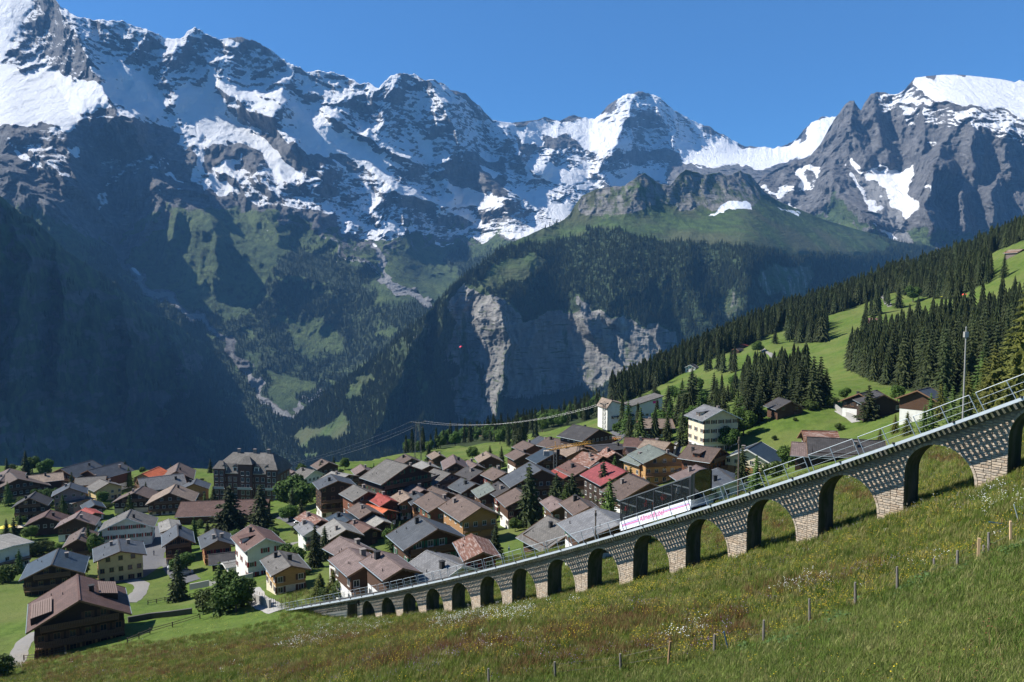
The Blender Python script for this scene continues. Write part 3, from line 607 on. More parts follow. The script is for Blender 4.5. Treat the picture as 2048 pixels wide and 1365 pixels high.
SPUR_TOP = [(380,1010),(470,935),(530,885),(560,862),(600,828),(640,795),(700,752),(760,708),(810,665),(860,620),(900,578),(930,548),(960,528),(980,512),(1000,497),(1030,482),(1080,460),(1120,444),(1140,430),(1150,410),(1165,392),(1195,378),(1225,374),(1250,372),(1265,360),(1282,350),(1290,346),(1300,354),(1320,368),(1340,372),(1358,350),(1372,340),(1390,344),(1410,350),(1440,345),(1455,352),(1480,342),(1500,350),(1530,385),(1560,405),(1600,420),(1650,440),(1700,455),(1760,472),(1800,484),(1850,492),(1950,520),(2100,560)]
def build_spur():
    us = np.arange(380, 1960, 2.0)
    bot = [(380,1040),(560,985),(800,990),(960,945),(1100,905),(1250,880),(1400,840),(1700,760),(1960,700)]
    Dt = [(380,2900),(560,3150),(700,2900),(860,3000),(1000,3350),(1150,3700),(1290,3780),(1400,4050),(1500,4300),(1700,4650),(1800,4750),(2000,4800)]
    th = [(560,900,20),(650,850,34),(700,820,38),(760,780,42),(850,750,52),(850,850,38),(800,900,24),(700,930,20),(950,590,60),(985,640,74),(985,720,76),(985,790,70),(1100,650,76),(1100,720,76),(1200,680,74),(1300,680,70),(1100,790,52),(1200,760,56),(1350,720,62),(1100,850,30),
          (1150,590,60),(1300,640,60),(1000,540,34),(1100,520,36),(1100,470,30),(1200,420,45),(1290,390,46),(1400,380,44),(1200,450,28),(1300,450,26),(1400,440,16),(1500,450,16),(1600,450,16),(1600,480,20),(1300,520,40),(1400,540,46),(1500,560,52),(1600,560,52),(1700,500,34),(1400,620,68),(1400,700,68),(1500,640,66),(1250,620,68),(1250,540,42),(1350,480,34),(1800,520,34)]
    R = [([(968,575),(1002,615),(1020,690),(1006,760),(992,838)], (85,14), 250), ([(1145,590),(1160,625),(1180,665)], (16,50), 120), ([(1200,620),(1225,645)], (10,30), 60),
         ([(860,620),(820,700),(790,780),(760,850)], (60,34), 170), ([(810,665),(830,720),(850,800),(840,860)], (24,30), 110), ([(900,590),(880,650),(870,740)], (20,24), 100),
         ([(1380,470),(1360,540),(1400,620),(1430,660)], (60,50), 90), ([(1480,500),(1500,560),(1490,620)], (40,44), 70), ([(1250,480),(1220,560),(1230,600)], (50,50), 50), ([(1600,500),(1590,560),(1560,600)], (36,36), 60),
         ([(1100,470),(1060,530),(1050,580)], (50,40), 35), ([(1290,350),(1270,400),(1240,440)], (50,40), 40)]
    SN = [([(1165,428),(1200,430),(1220,436),(1190,436)], 0.4), ([(1300,425),(1420,430),(1500,422),(1470,436),(1350,434)], 0.34), ([(1418,430),(1450,412),(1480,396),(1502,410),(1510,424),(1450,424)], 0.9), ([(1545,420),(1600,424),(1605,432),(1570,428)], 0.7)]
    CL = np.array
    CLIFFS = [([(930,570),(965,590),(985,590),(1010,610),(1015,690),(1000,760),(990,835),(972,835),(975,760),(950,700),(945,640),(925,610)], 1.0),
        ([(1000,600),(1060,640),(1130,620),(1180,620),(1260,640),(1330,665),(1345,690),(1300,740),(1200,770),(1100,790),(1010,800),(1000,700)], 0.70),  # less bare rock: vegetated ledges darken this face in place of shade
        ([(925,580),(945,640),(950,700),(970,770),(975,840),(930,850),(900,800),(900,700),(900,620)], 0.62),
        ([(770,720),(800,690),(840,640),(860,660),(820,740),(800,790),(780,770)], 0.46), ([(700,800),(760,760),(790,790),(760,850),(720,860)], 0.42), ([(1150,595),(1185,600),(1200,660),(1175,680),(1150,640)], 0.95), ([(1195,620),(1220,630),(1240,655),(1220,650)], 0.95),
        ([(1150,395),(1200,380),(1290,352),(1370,345),(1500,350),(1530,390),(1500,425),(1400,420),(1330,410),(1290,425),(1190,435),(1160,425)], 0.6),  # grassy crest, with more green mixed in to imitate its shaded faces
        ([(1510,545),(1560,530),(1620,530),(1640,560),(1600,590),(1520,590)], 0.52), ([(1370,490),(1440,500),(1450,530),(1400,540)], 0.45), ([(1440,600),(1470,580),(1480,640),(1450,640)], 0.5), ([(1290,640),(1360,660),(1350,700),(1320,690)], 0.7)]
    def cliff(u, v):
        c = np.zeros_like(u)
        for P_, k in CLIFFS: c = np.maximum(c, in_poly(u, v, P_)*k)
        return c
    def grass(u, v):
        c = box_blur(cliff(u, v), 1); return 1-c
    MEAD = [[(930,580),(960,550),(1000,530),(1060,510),(1090,530),(1040,560),(990,580)], [(1000,495),(1140,440),(1250,435),(1200,455),(1100,480)],
            [(1180,440),(1400,440),(1560,420),(1700,455),(1800,485),(1740,510),(1600,505),(1480,490),(1350,480),(1250,475)], [(700,760),(740,740),(730,790),(690,800)], [(820,760),(860,740),(850,800),(820,820)],
            [(580,880),(620,860),(650,850),(700,830),(690,870),(640,880),(600,900)], [(490,890),(560,900),(600,905),(640,900),(600,925),(520,920)]]
    def woods(u, v):
        w = smooth(-0.75, -0.25, fbm(u/40, v/30, 22.0, 4))
        w = w*(1-0.96*in_poly(u, v, MEAD[2]))*smooth(455, 480, v+0.10*(1300-u)*(u < 1300))
        for m_ in MEAD[:2]+MEAD[3:]: w = w*(1-0.85*in_poly(u, v, m_))
        return w*(1-smooth(0.4, 0.6, cliff(u, v)))
    return far_sheet('wooded_cliff_spur', us, SPUR_TOP, bot, 330, Dt, th, R, M['spur'], 38, 120, SN, grass, 9.0, 4.0, [(MEAD[2], 15)], extra=dict(wood=woods), behind=500, hblur=14)

WALL_TOP = [(-190,250),(-60,340),(0,392),(40,425),(70,440),(100,470),(130,500),(160,520),(200,545),(230,565),(262,600),(290,622),(320,632),(345,640),(380,672),(410,690),(440,715),(470,738),(490,752),(497,765),(496,790),(502,830),(498,870),(486,905),(470,960)]
def build_wall():
    us = np.arange(-190, 500, 2.0)
    bot = [(-190,1010),(500,990)]
    Dt = [(-190,2300),(0,2550),(200,3000),(400,3700),(500,4150)]
    th = [(0,500,60),(100,600,70),(200,700,72),(300,800,70),(400,850,66),(0,700,72),(0,900,68),(200,900,66),(450,900,60),(60,450,44),(300,660,60),(480,800,60)]
    R = [([(20,430),(60,520),(40,620),(20,760)], (30,50), 130), ([(110,500),(130,620),(110,760)], (20,50), 120), ([(230,580),(260,680),(250,800)], (20,60), 120), ([(340,650),(370,750),(380,860)], (20,50), 110), ([(170,560),(190,660),(180,800)], 30, 60)]
    def grass(u, v):
        g = 0.45+0.5*smooth(-0.2, 0.3, fbm(u/60, v/30, 7.0, 4))
        t = v-np.interp(u, [a for a, _ in WALL_TOP], [b for _, b in WALL_TOP]); return np.maximum(g, 1-smooth(12, 46, t))
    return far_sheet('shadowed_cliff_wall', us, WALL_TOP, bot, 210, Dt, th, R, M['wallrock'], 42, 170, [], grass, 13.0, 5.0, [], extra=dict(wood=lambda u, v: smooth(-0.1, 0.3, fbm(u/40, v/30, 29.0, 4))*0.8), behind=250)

def build_valley():
    # broad ground sheet far below, under everything, out to the back of the mountains
    s = np.linspace(-0.95, 0.95, 60); y = np.exp(np.linspace(math.log(300.0), math.log(13500.0), 60))
    X = s[None]*y[:, None]; Y = np.repeat(y[:, None], 60, 1)
    Z = np.interp(Y, [300, 700, 1500, 2600, 5000, 13500], [-420, -640, -760, -800, -760, -600])+fbm(X/500, Y/500, 3, 3)*60
    me = grid_mesh('valley_floor', np.stack([X, Y, Z], -1), M['valley']); o = link('valley_floor', me); tag(o, kind='structure'); return o
# ================================================================ funicular viaduct
VT = Vector((0.6024, -0.7982, 0)); VN = Vector((-0.7982, -0.6024, 0)); SPAN = 5.976
VO = Vector((26.5, 49.0, 0))                       # wall face at k = 0
def vk(k, out=0.0, z=0.0): p = VO+VT*(k*SPAN)+VN*out; return Vector((p.x, p.y, z))
OV = 1.55                                          # reach of the walkway beyond the wall face
def _deck():
    pts = [(2045,794),(1972,820),(1854,861),(1748,902),(1478,993),(1392,1022.7),(1287.6,1051),(1200,1077.5),(1098,1106),(1000,1129),(896.6,1158),(761,1184),(667,1206),(558,1222)]
    ks, zs = [], []
    o = VO+VN*OV
    for u, v in pts:
        a, b = ray(u, v); a = float(a)
        k = (a*o.y-o.x)/((VT.x-a*VT.y)*SPAN); ks.append(k); zs.append(float(b)*(o.y+VT.y*k*SPAN))
    return np.polyfit(ks, zs, 3), ks
_dp, _dks = _deck()
def zd(k): return float(np.polyval(_dp, k))
def k_of_u(u, out=0.0):
    o = VO+VN*out; a = float(ray(u, 900)[0]); return (a*o.y-o.x)/((VT.x-a*VT.y)*SPAN)
def mats_viaduct():
    n = NT('stone'); p = n.geo(); t = n.attr('tone'); oi = n.n('ObjectInfo').outputs['Random']
    r = n.math('FRACT', n.math('ADD', t, oi))
    c = n.ramp(r, [(0, (0.36, 0.27, 0.19)), (0.3, (0.45, 0.36, 0.265)), (0.55, (0.39, 0.33, 0.26)), (0.8, (0.50, 0.41, 0.31)), (1, (0.33, 0.26, 0.19))])
    c = n.mix(n.rng(n.noise(p, 5, 5, 0.7), 0.45, 0.75), c, (0.20, 0.18, 0.16, 1)); n.base(c).rough(0.9)
    n.bump(n.noise(p, 18, 5, 0.7), 0.6, 0.03); M['stone'] = n.m
    n = NT('mortar'); p = n.geo(); n.base(n.mix(n.noise(p, 4, 5), (0.21, 0.17, 0.13, 1), (0.31, 0.26, 0.205, 1))).rough(0.95); M['mortar'] = n.m
    n = NT('mossy_concrete'); p = n.geo(); pv = n.mapping(p, (1, 1, 0.25))
    c = n.mix(n.rng(n.noise(pv, 1.6, 6, 0.65), 0.35, 0.65), (0.11, 0.11, 0.095, 1), (0.045, 0.058, 0.028, 1)); c = n.mix(n.rng(n.noise(pv, 5, 5, 0.6), 0.55, 0.7), c, (0.035, 0.035, 0.03, 1))
    n.base(c).rough(0.9); n.bump(n.noise(p, 6, 6, 0.7), 0.5, 0.05); M['mossy'] = n.m
    n = NT('galvanised_steel'); p = n.geo(); n.base(n.mix(n.noise(p, 3, 4), (0.42, 0.47, 0.50, 1), (0.56, 0.61, 0.64, 1))).rough(0.55); n.b.inputs['Metallic'].default_value = 0.15; M['galv'] = n.m
    n = NT('rail_post_paint'); p = n.geo(); n.base(n.mix(n.noise(p, 5, 4), (0.20, 0.24, 0.26, 1), (0.32, 0.37, 0.39, 1))).rough(0.5); n.b.inputs['Metallic'].default_value = 0.3; M['post'] = n.m
    n = NT('rail_steel'); n.base((0.10, 0.09, 0.085, 1)).rough(0.45); n.b.inputs['Metallic'].default_value = 0.5; M['railsteel'] = n.m
mats_viaduct()
def stone_meshes():
    out = []; r = random.Random(5)
    for i in range(8):
        mb = MB(); j = lambda a: r.uniform(-a, a)
        x0, x1, z0, z1 = 0.012+abs(j(.02)), 0.988-abs(j(.02)), 0.06+abs(j(.07)), 0.94-abs(j(.07)); y = 1.0
        q = 0.06
        mb.add([(x0, 0, z0), (x1, 0, z0), (x1, 0, z1), (x0, 0, z1),
                (x0+q*.5, y+j(.25), z0+q*2), (x1-q*.5, y+j(.25), z0+q*2+j(.04)), (x1-q*.5, y+j(.25), z1-q*2), (x0+q*.5, y+j(.25), z1-q*2+j(.04))],
               [(4, 5, 6, 7), (0, 1, 5, 4), (1, 2, 6, 5), (2, 3, 7, 6), (3, 0, 4, 7)])
        me = mb.mesh('stone', M['stone']); a = me.attributes.new('tone', 'FLOAT', 'POINT'); a.data.foreach_set('value', [i/8.0]*8); out.append(me)
    return out
def build_viaduct():
    root = empty('stone_viaduct', vk(0, 0, zd(0)-5), 'long rubble stone arched viaduct climbing across the flowery meadow under the funicular track', 'viaduct')
    base = Vector(root.location); W = 1.85; r = 2.12; hw = SPAN/2-r     # half pier width
    L = lambda p: Vector(p)-base
    SM = stone_meshes()
    ang = math.atan2(VT.y, VT.x)
    rest = {'v': [], 'f': [], 't': []}; rs = random.Random(3)
    slots = []         # (distance, parent, k-length position s0, s1, z0, z1)
    def course_stones(par, s0, s1, zlo, zhi, cond, dist):
        """rubble courses between two stations s0..s1 (metres from k=0), clipped by cond(s, z)"""
        z = zlo
        while z < zhi-0.05:
            h = rs.choice([0.15, 0.18, 0.2, 0.13]); x = s0-rs.uniform(0, 0.1) if False else s0
            while x < s1-0.04:
                w = rs.uniform(0.24, 0.62); x2 = min(x+w, s1); 
                if s1-x2 < 0.12: x2 = s1
                if cond(x+0.02, z+0.02) and cond(x2-0.02, z+h-0.02) and cond(x+0.02, z+h-0.02) and cond(x2-0.02, z+0.02):
                    slots.append((dist, par, x, x2, z, z+h))
                x = x2
            z += h
    def face_gap(s): return 0
    PIERS = {}
    for i in range(0, 17):
        k = i-13.5; sc = k*SPAN
        gp = vk(k, 0); g = min(gz(gp.x, gp.y), gz(*vk(k, -W)[:2]), gz(*vk(k-.3, 0)[:2]))-0.8
        # springing on both sides
        zr = zd(k+0.5)-1.05-r; zl = zd(k-0.5)-1.05-r
        if i == 0: zl = zd(k)-1.3
        ztop = min(zr, zl)
        mb = MB(); bat = 0.10
        A = vk((sc-hw)/SPAN, 0); B = vk((sc+hw)/SPAN, 0); A2 = vk((sc-hw)/SPAN, -W); B2 = vk((sc+hw)/SPAN, -W)
        def q(p, z): return L((p.x, p.y, z))
        mb.hexa([q(A+VN*0.0, g), q(B, g), q(B2, g), q(A2, g), q(A, zl), q(B, zr), q(B2, zr), q(A2, zl)], 0)
        pier = mb.build('pier', [M['mossy'], M['mortar']], root)
        pier.data.polygons.foreach_set('material_index', [0, 0, 1, 0, 0, 0])
        PIERS[i] = pier
    # spandrels and barrels, one bay each
    for i in range(-1, 17):
        k0 = i-13.5; s0 = k0*SPAN; s1 = s0+SPAN
        nseg = 20; zc = zd(k0+0.5)-1.05-r; cs = (s0+s1)/2
        if i == -1: s0 = s1-SPAN
        tops = lambda s: zd(s/SPAN)-0.52
        if i >= 0:
            low = lambda s: zc+math.sqrt(max(0, r*r-(s-cs)**2)) if abs(s-cs) < r else None
            xs = [cs-r*math.cos(PI*t/nseg) for t in range(nseg+1)]
            mb = MB()
            for t in range(nseg):
                a, b = xs[t], xs[t+1]; za, zb = zc+math.sqrt(max(0, r*r-(a-cs)**2)), zc+math.sqrt(max(0, r*r-(b-cs)**2))
                fa, fb, ba, bb = vk(a/SPAN), vk(b/SPAN), vk(a/SPAN, -W), vk(b/SPAN, -W)
                q = lambda p, z: L((p.x, p.y, z))
                mb.add([q(fa, za), q(fb, zb), q(fb, tops(b)), q(fa, tops(a)), q(ba, za), q(bb, zb), q(bb, tops(b)), q(ba, tops(a))], [(0, 1, 2, 3)], 1)
                mb.add([q(ba, za), q(bb, zb), q(bb, tops(b)), q(ba, tops(a))], [(3, 2, 1, 0)], 1)
                mb.add([q(fa, za), q(fb, zb), q(bb, zb), q(ba, za)], [(3, 2, 1, 0)], 0)
            for sa, sb, zz in ((s0, s0+hw, zc if False else None), (s1-hw, s1, None)):
                fa, fb, ba, bb = vk(sa/SPAN), vk(sb/SPAN), vk(sa/SPAN, -W), vk(sb/SPAN, -W)
                # pier tops slope between neighbouring springings
                def pt(s):
                    kk = round(s/SPAN+13.5)-13.5; zl_, zr_ = zd(kk-0.5)-1.05-r, zd(kk+0.5)-1.05-r
                    if round(kk+13.5) == 0: zl_ = zd(kk)-1.3
                    return zl_+(zr_-zl_)*((s-kk*SPAN)+hw)/(2*hw)
                mb.hexa([q(fa, pt(sa)), q(fb, pt(sb)), q(bb, pt(sb)), q(ba, pt(sa)), q(fa, tops(sa)), q(fb, tops(sb)), q(bb, tops(sb)), q(ba, tops(sa))], 1)
            sp_ = mb.build('arch_wall', [M['mossy'], M['mortar']], root)
            # pale voussoir ring, one piece proud of the face
            mr = MB()
            for t in range(nseg):
                A0, A1 = PI*t/nseg, PI*(t+1)/nseg-0.012
                def cp_(a, rr): s = cs-rr*math.cos(a); z = zc+rr*math.sin(a); return s, z
                (sa, za), (sb, zb), (sc2, z2), (sd, z3) = cp_(A0, r), cp_(A1, r), cp_(A1, r+0.15), cp_(A0, r+0.15)
                f = lambda s, z, o: L(vk(s/SPAN, o, z))
                mr.hexa([f(sa, za, 0), f(sb, zb, 0), f(sb, zb, .05), f(sa, za, .05), f(sd, z3, 0), f(sc2, z2, 0), f(sc2, z2, .05), f(sd, z3, .05)])
            ring = mr.build('arch_ring', M['stone'], sp_); 
            a_ = ring.data.attributes.new('tone', 'FLOAT', 'POINT'); a_.data.foreach_set('value', np.repeat(np.random.default_rng(i+5).random(nseg)*0.5+0.2, 8))
            # rubble facing of the bay, left and right of the opening
            z = zc-6.0; dist = vk(k0+0.5).length
            while z < tops(s1)-0.05:
                h = rs.choice([0.15, 0.18, 0.2, 0.14]); zm = z+h/2
                hwid = r+0.005 if zm <= zc else (math.sqrt((r+0.155)**2-(zm-zc)**2) if zm-zc < r+0.155 else 0.0)
                for a, b in ((s0, cs-hwid), (cs+hwid, s1)):
                    if b-a < 0.08: continue
                    x = a
                    while x < b-0.02:
                        x2 = min(x+rs.uniform(0.24, 0.62), b)
                        if b-x2 < 0.13: x2 = b
                        if z > gz(*vk(x/SPAN)[:2])-0.3 and z+h*0.6 < tops(x):
                            left = abs(x-s0) < hw; pk = i if x < cs else i+1
                            if z < zc-0.05 and pk in PIERS: par = PIERS[pk]
                            else: par = sp_
                            slots.append((dist+(0.5 if par is sp_ else 0), par, x, x2, z, z+h))
                        x = x2
                z += h
    # retaining wall of the lower end, with its doorway
    mb = MB(); kA = k_of_u(556); kD0, kD1 = k_of_u(691), k_of_u(706); kP = -13.5-hw/SPAN
    ks = [kA-1.5, kA, (kA+kD0)/2, kD0]
    q = lambda p, z: L((p.x, p.y, z))
    for a, b in zip(ks[:-1], ks[1:]):
        ga, gb = min(gz(*vk(a)[:2]), zd(a)-0.9)-0.6, min(gz(*vk(b)[:2]), zd(b)-0.9)-0.6
        mb.hexa([q(vk(a), ga), q(vk(b), gb), q(vk(b, -W), gb), q(vk(a, -W), ga), q(vk(a), zd(a)-.52), q(vk(b), zd(b)-.52), q(vk(b, -W), zd(b)-.52), q(vk(a, -W), zd(a)-.52)], 1)
    mb.hexa([q(vk(kD0), zd(kD0)-1.0), q(vk(kP), zd(kP)-1.0), q(vk(kP, -W), zd(kP)-1.0), q(vk(kD0, -W), zd(kD0)-1.0), q(vk(kD0), zd(kD0)-.52), q(vk(kP), zd(kP)-.52), q(vk(kP, -W), zd(kP)-.52), q(vk(kD0, -W), zd(kD0)-.52)], 1)
    ret = mb.build('retaining_wall', [M['mossy'], M['mortar']], root)
    mb = MB(); kB = k_of_u(622)
    for a, b in ((kB, (kB+kD0)/2), ((kB+kD0)/2, kD0-0.02)):
        ta, tb = zd(a)-1.75, zd(b)-1.75
        mb.hexa([q(vk(a, .0), ta-3), q(vk(b, .0), tb-3), q(vk(b, .09), tb-3), q(vk(a, .09), ta-3), q(vk(a, .0), ta), q(vk(b, .0), tb), q(vk(b, .09), tb), q(vk(a, .09), ta)][:4] + [q(vk(a, .0), ta), q(vk(b, .0), tb), q(vk(b, .09), tb), q(vk(a, .09), ta)], 0)
    n = NT('pale_concrete'); n.base(n.mix(n.noise(n.geo(), 2, 6, 0.7), (0.36, 0.32, 0.27, 1), (0.48, 0.44, 0.38, 1))).rough(0.9); M['pale'] = n.m
    mb.build('concrete_plinth', M['pale'], ret)
    course_stones(ret, (kA+0.1)*SPAN, kD0*SPAN, zd(kA)-2.5, zd(kD0), lambda s, z: z < zd(s/SPAN)-.54 and z > zd(s/SPAN)-1.72, 130)
    # ------- emit stones: nearest 300 singly, the rest joined
    slots.sort(key=lambda t: t[0])
    vis = [s for s in slots if proj(vk(s[2]/SPAN, 0, s[4]))[0] < 2060]
    hid = [s for s in slots if proj(vk(s[2]/SPAN, 0, s[4]))[0] >= 2060]
    for j, (d, par, x0, x1, z0, z1) in enumerate(vis[:300]):
        o = link('stone', SM[j % 8], par); th = rs.uniform(0.03, 0.055)
        o.matrix_local = Matrix.Translation(L(vk(x0/SPAN, 0.0, z0))) @ Matrix.Rotation(ang, 4, 'Z') @ Matrix.Diagonal((x1-x0, -th, z1-z0, 1))
    V, F, T = [], [], []
    tv = [[tuple(v.co) for v in m.vertices] for m in SM]; tf = [tuple(p.vertices) for p in SM[0].polygons]
    for j, (d, par, x0, x1, z0, z1) in enumerate(vis[300:]+hid):
        th = rs.uniform(0.03, 0.055); b0 = len(V); tn = rs.random()
        for (vx, vy, vz) in tv[j % 8]:
            V.append(L(vk((x0+vx*(x1-x0))/SPAN, vy*th, z0+vz*(z1-z0)))); T.append(tn)
        F += [tuple(reversed([b0+a for a in f])) for f in tf]
    me = bpy.data.meshes.new('stone_facing'); me.from_pydata(V, [], F); me.materials.append(M['stone'])
    a = me.attributes.new('tone', 'FLOAT', 'POINT'); a.data.foreach_set('value', T); o = link('stone_facing', me, root); o['kind'] = 'stuff'
    # ------- deck: mossy slab edge, planks of the walkway, stringers
    kk = np.arange(kA-1.5, 2.6, 0.25); mb = MB()
    def strip(mb, o0, o1, dz0, dz1, mi=0):
        for a, b in zip(kk[:-1], kk[1:]):
            mb.hexa([q(vk(a, o1), zd(a)+dz0), q(vk(b, o1), zd(b)+dz0), q(vk(b, o0), zd(b)+dz0), q(vk(a, o0), zd(a)+dz0), q(vk(a, o1), zd(a)+dz1), q(vk(b, o1), zd(b)+dz1), q(vk(b, o0), zd(b)+dz1), q(vk(a, o0), zd(a)+dz1)], mi)
    strip(mb, -W-0.35, 0.34, -0.52, -0.09); mb.build('slab', M['mossy'], root)
    mb = MB(); 
    for o_ in (0.68, 0.97, 1.26): strip(mb, o_-0.02, o_+0.02, -0.17, -0.075)
    mb.build('stringer', M['post'], root)
    mb = MB(); strip(mb, OV-0.07, OV, -0.20, 0.0); mb.build('edge_beam', M['galv'], root)
    mb = MB(); strip(mb, 0.20, 0.37, -0.085, -0.02); mb.build('inner_kerb', M['galv'], root)
    # planks: steel plates across, with gaps
    pl = MB(); pl.box(0, 0.20, 0.375, OV-0.075, -0.07, -0.012); pm = pl.mesh('plank', M['galv'])
    Lh = 0.30; n = int((2.2-kA)*SPAN/Lh); restp = MB()
    for j in range(n):
        s = 2.2*SPAN-j*Lh; k = s/SPAN; p = vk(k, 0, zd(k)); sl = math.atan((zd(k+.05)-zd(k-.05))/(0.1*SPAN))
        mt = Matrix.Translation(L(p)) @ Matrix.Rotation(ang, 4, 'Z') @ Matrix.Rotation(-sl, 4, 'Y') @ Matrix.Diagonal((1, -1, 1, 1))
        if j >= 18 and j-18 < 300:
            o = link('plank', pm, root); o.matrix_local = mt
        else:
            restp.add([mt @ v.co for v in pm.vertices], [tuple(reversed(f.vertices)) for f in pm.polygons])
    o = restp.build('planking', M['galv'], root); o['kind'] = 'stuff'
    # rails and haul rope guides
    for o_ in (-0.42, -1.42):
        mb = MB(); strip(mb, o_-0.035, o_+0.035, -0.09, 0.10); mb.build('rail', M['railsteel'], root)
    mb = MB(); strip(mb, -W-0.75, -W-0.36, -0.14, -0.06); mb.build('far_walkway', M['galv'], root)
    # ------- railing sections
    s = k_of_u(1959, OV)*SPAN+3.56*2; sec = 3.56; idx = 0
    while s-sec > kA*SPAN-3:
        a, b = (s-sec)/SPAN, s/SPAN
        ra = empty_part('railing', root)
        def top(k, h, o_=OV-0.03):
            sl = (zd(k+.05)-zd(k-.05))/(0.1*SPAN); nn = Vector((-sl, 0, 1)).normalized()
            return L(vk(k+nn.x*h/SPAN, o_, zd(k)+nn.z*h))
        for kk_ in (a+0.03, (a+b)/2, b-0.03):
            mb = MB(); mb.bar(top(kk_, -0.12), top(kk_, 1.12), 0.055, 0.035); mb.build('post', M['post'], ra)
        for h in (1.12, 0.72, 0.34):
            mb = MB(); mb.tube(top(a+0.03, h), top(b-0.03, h), 0.022 if h > 1 else 0.015, n=6); mb.build('handrail' if h > 1 else 'mid_rail', M['galv'] if h > 1 else M['post'], ra)
        mb = MB(); mb.box(-0.07, 0.07, -0.05, 0.05, -0.05, 0.06); o = mb.build('bracket', M['railsteel'], ra); o.location = top((a+b)/2+0.05, 0.0, OV+0.03)
        s -= sec; idx += 1
    return root
def empty_part(name, parent, loc=(0, 0, 0)):
    o = bpy.data.objects.new(name, None); C.objects.link(o); o.parent = parent; o.location = loc; o.empty_display_size = 0.1; return o

# ================================================================ funicular car
def build_car():
    k0, k1 = k_of_u(1241, 0.2), k_of_u(1383, 0.2); L0 = (k1-k0)*SPAN
    p0 = vk(k0, 0.2, zd(k0)); slope = (zd(k1)-zd(k0))/L0
    root = empty('funicular_car', p0, 'dark glass funicular car with a white lower panel climbing the viaduct', 'cable car', rz=math.atan2(VT.y, VT.x))
    # local axes: x uphill, y = away from the camera side (left of x is +y) -> side at y=0 faces the camera, body extends to y=+W
    Wc = 2.25; sgn = 1.0
    n = NT('white_panel'); n.base((0.78, 0.79, 0.80, 1)).rough(0.35); M['white'] = n.m
    n = NT('dark_frame'); n.base((0.025, 0.027, 0.03, 1)).rough(0.4); M['frame'] = n.m
    n = NT('grey_trim'); n.base((0.16, 0.17, 0.18, 1)).rough(0.4); n.b.inputs['Metallic'].default_value = 0.4; M['trim'] = n.m
    n = NT('pink_print'); n.base((0.62, 0.12, 0.32, 1)).rough(0.5); M['pink'] = n.m
    n = NT('violet_print'); n.base((0.22, 0.08, 0.42, 1)).rough(0.5); M['violet'] = n.m
    n = NT('dim_interior_glass'); n.base((0.012, 0.015, 0.015, 1)).rough(0.05); n.b.inputs['Alpha'].default_value = 0.86; M['dglass'] = n.m  # nearly opaque: its dark colour stands in for the car's dim interior
    n = NT('tinted_glass'); n.base((0.02, 0.025, 0.025, 1)).rough(0.04); n.b.inputs['Alpha'].default_value = 0.38; n.b.inputs['Specular IOR Level'].default_value = 0.5; M['glass'] = n.m
    def P(x, y, z): return (x, y*sgn, z+slope*x)
    def slab(mb, x0, x1, y0, y1, z0, z1, mi=0): mb.hexa([P(x0, y0, z0), P(x1, y0, z0), P(x1, y1, z0), P(x0, y1, z0), P(x0, y0, z1), P(x1, y0, z1), P(x1, y1, z1), P(x0, y1, z1)], mi)
    zb, zp, zt = 0.34, 1.05, 3.02
    mb = MB(); slab(mb, 0, L0, 0, 0.06, zb, zp); slab(mb, 0, L0, Wc-0.06, Wc, zb, zp); slab(mb, 0.0, 0.05, 0.06, Wc-0.06, zb, zp); slab(mb, L0-0.05, L0, 0.06, Wc-0.06, zb, zp)
    slab(mb, 0.1, L0-0.1, 0.02, 0.05, zb-0.16, zb-0.004)
    body = mb.build('side_panel', M['white'], root)
    mb = MB(); slab(mb, 0.06, L0-0.06, 0.07, Wc-0.07, zb, zb+0.08); mb.build('floor', M['frame'], root)
    # stripes, flush print 4 mm proud of the panel
    mb = MB(); slab(mb, 0.25, 2.35, -0.004, -0.001, 0.56, 0.66); slab(mb, 5.2, L0-0.15, -0.004, -0.001, 0.62, 0.70); mb.build('pink_stripe', M['pink'], body)
    mb = MB(); slab(mb, 0.25, 2.35, -0.004, -0.001, 0.70, 0.76); slab(mb, 5.2, L0-0.15, -0.004, -0.001, 0.74, 0.79); slab(mb, 0.25, 2.35, -0.004, -0.001, 0.50, 0.53); mb.build('violet_stripe', M['violet'], body)
    # lettering
    cu = bpy.data.curves.new('lettering', 'FONT'); cu.body = 'Allmendhubel'; cu.size = 0.62; cu.extrude = 0.003; cu.offset = 0.008; cu.resolution_u = 3
    to = bpy.data.objects.new('lettering_tmp', cu); C.objects.link(to); dg = bpy.context.evaluated_depsgraph_get()
    me = bpy.data.meshes.new_from_object(to.evaluated_get(dg)); bpy.data.objects.remove(to)
    xs = [v.co.x for v in me.vertices]; w = max(xs)-min(xs); x0 = min(xs); sc_ = 2.75/w
    for v in me.vertices:
        x, y, z = v.co; X = 2.45+(x-x0)*sc_; v.co = P(X, -0.008-z, 0.50+y*sc_*1.35)
    me.materials.clear(); me.materials.append(M['pink']); me.name = 'lettering'; link('lettering', me, body)
    # frame: sills, roof beams, pillars
    nb = 4; bl = L0/nb
    mb = MB()
    for y0 in (0.0, Wc-0.08): slab(mb, 0, L0, y0, y0+0.08, zt-0.10, zt)
    slab(mb, 0, 0.1, 0.08, Wc-0.08, zt-0.1, zt); slab(mb, L0-0.1, L0, 0.08, Wc-0.08, zt-0.1, zt)
    mb.build('roof_beam', M['trim'], root)
    for i in range(nb+1):
        for y0 in (0.0, Wc-0.08):
            x = min(max(i*bl, 0.05), L0-0.16); mb = MB(); slab(mb, x-0.05, x+(0.05 if i < nb else 0.16), y0, y0+0.08, zp, zt-0.1); mb.build('pillar', M['frame'], root)
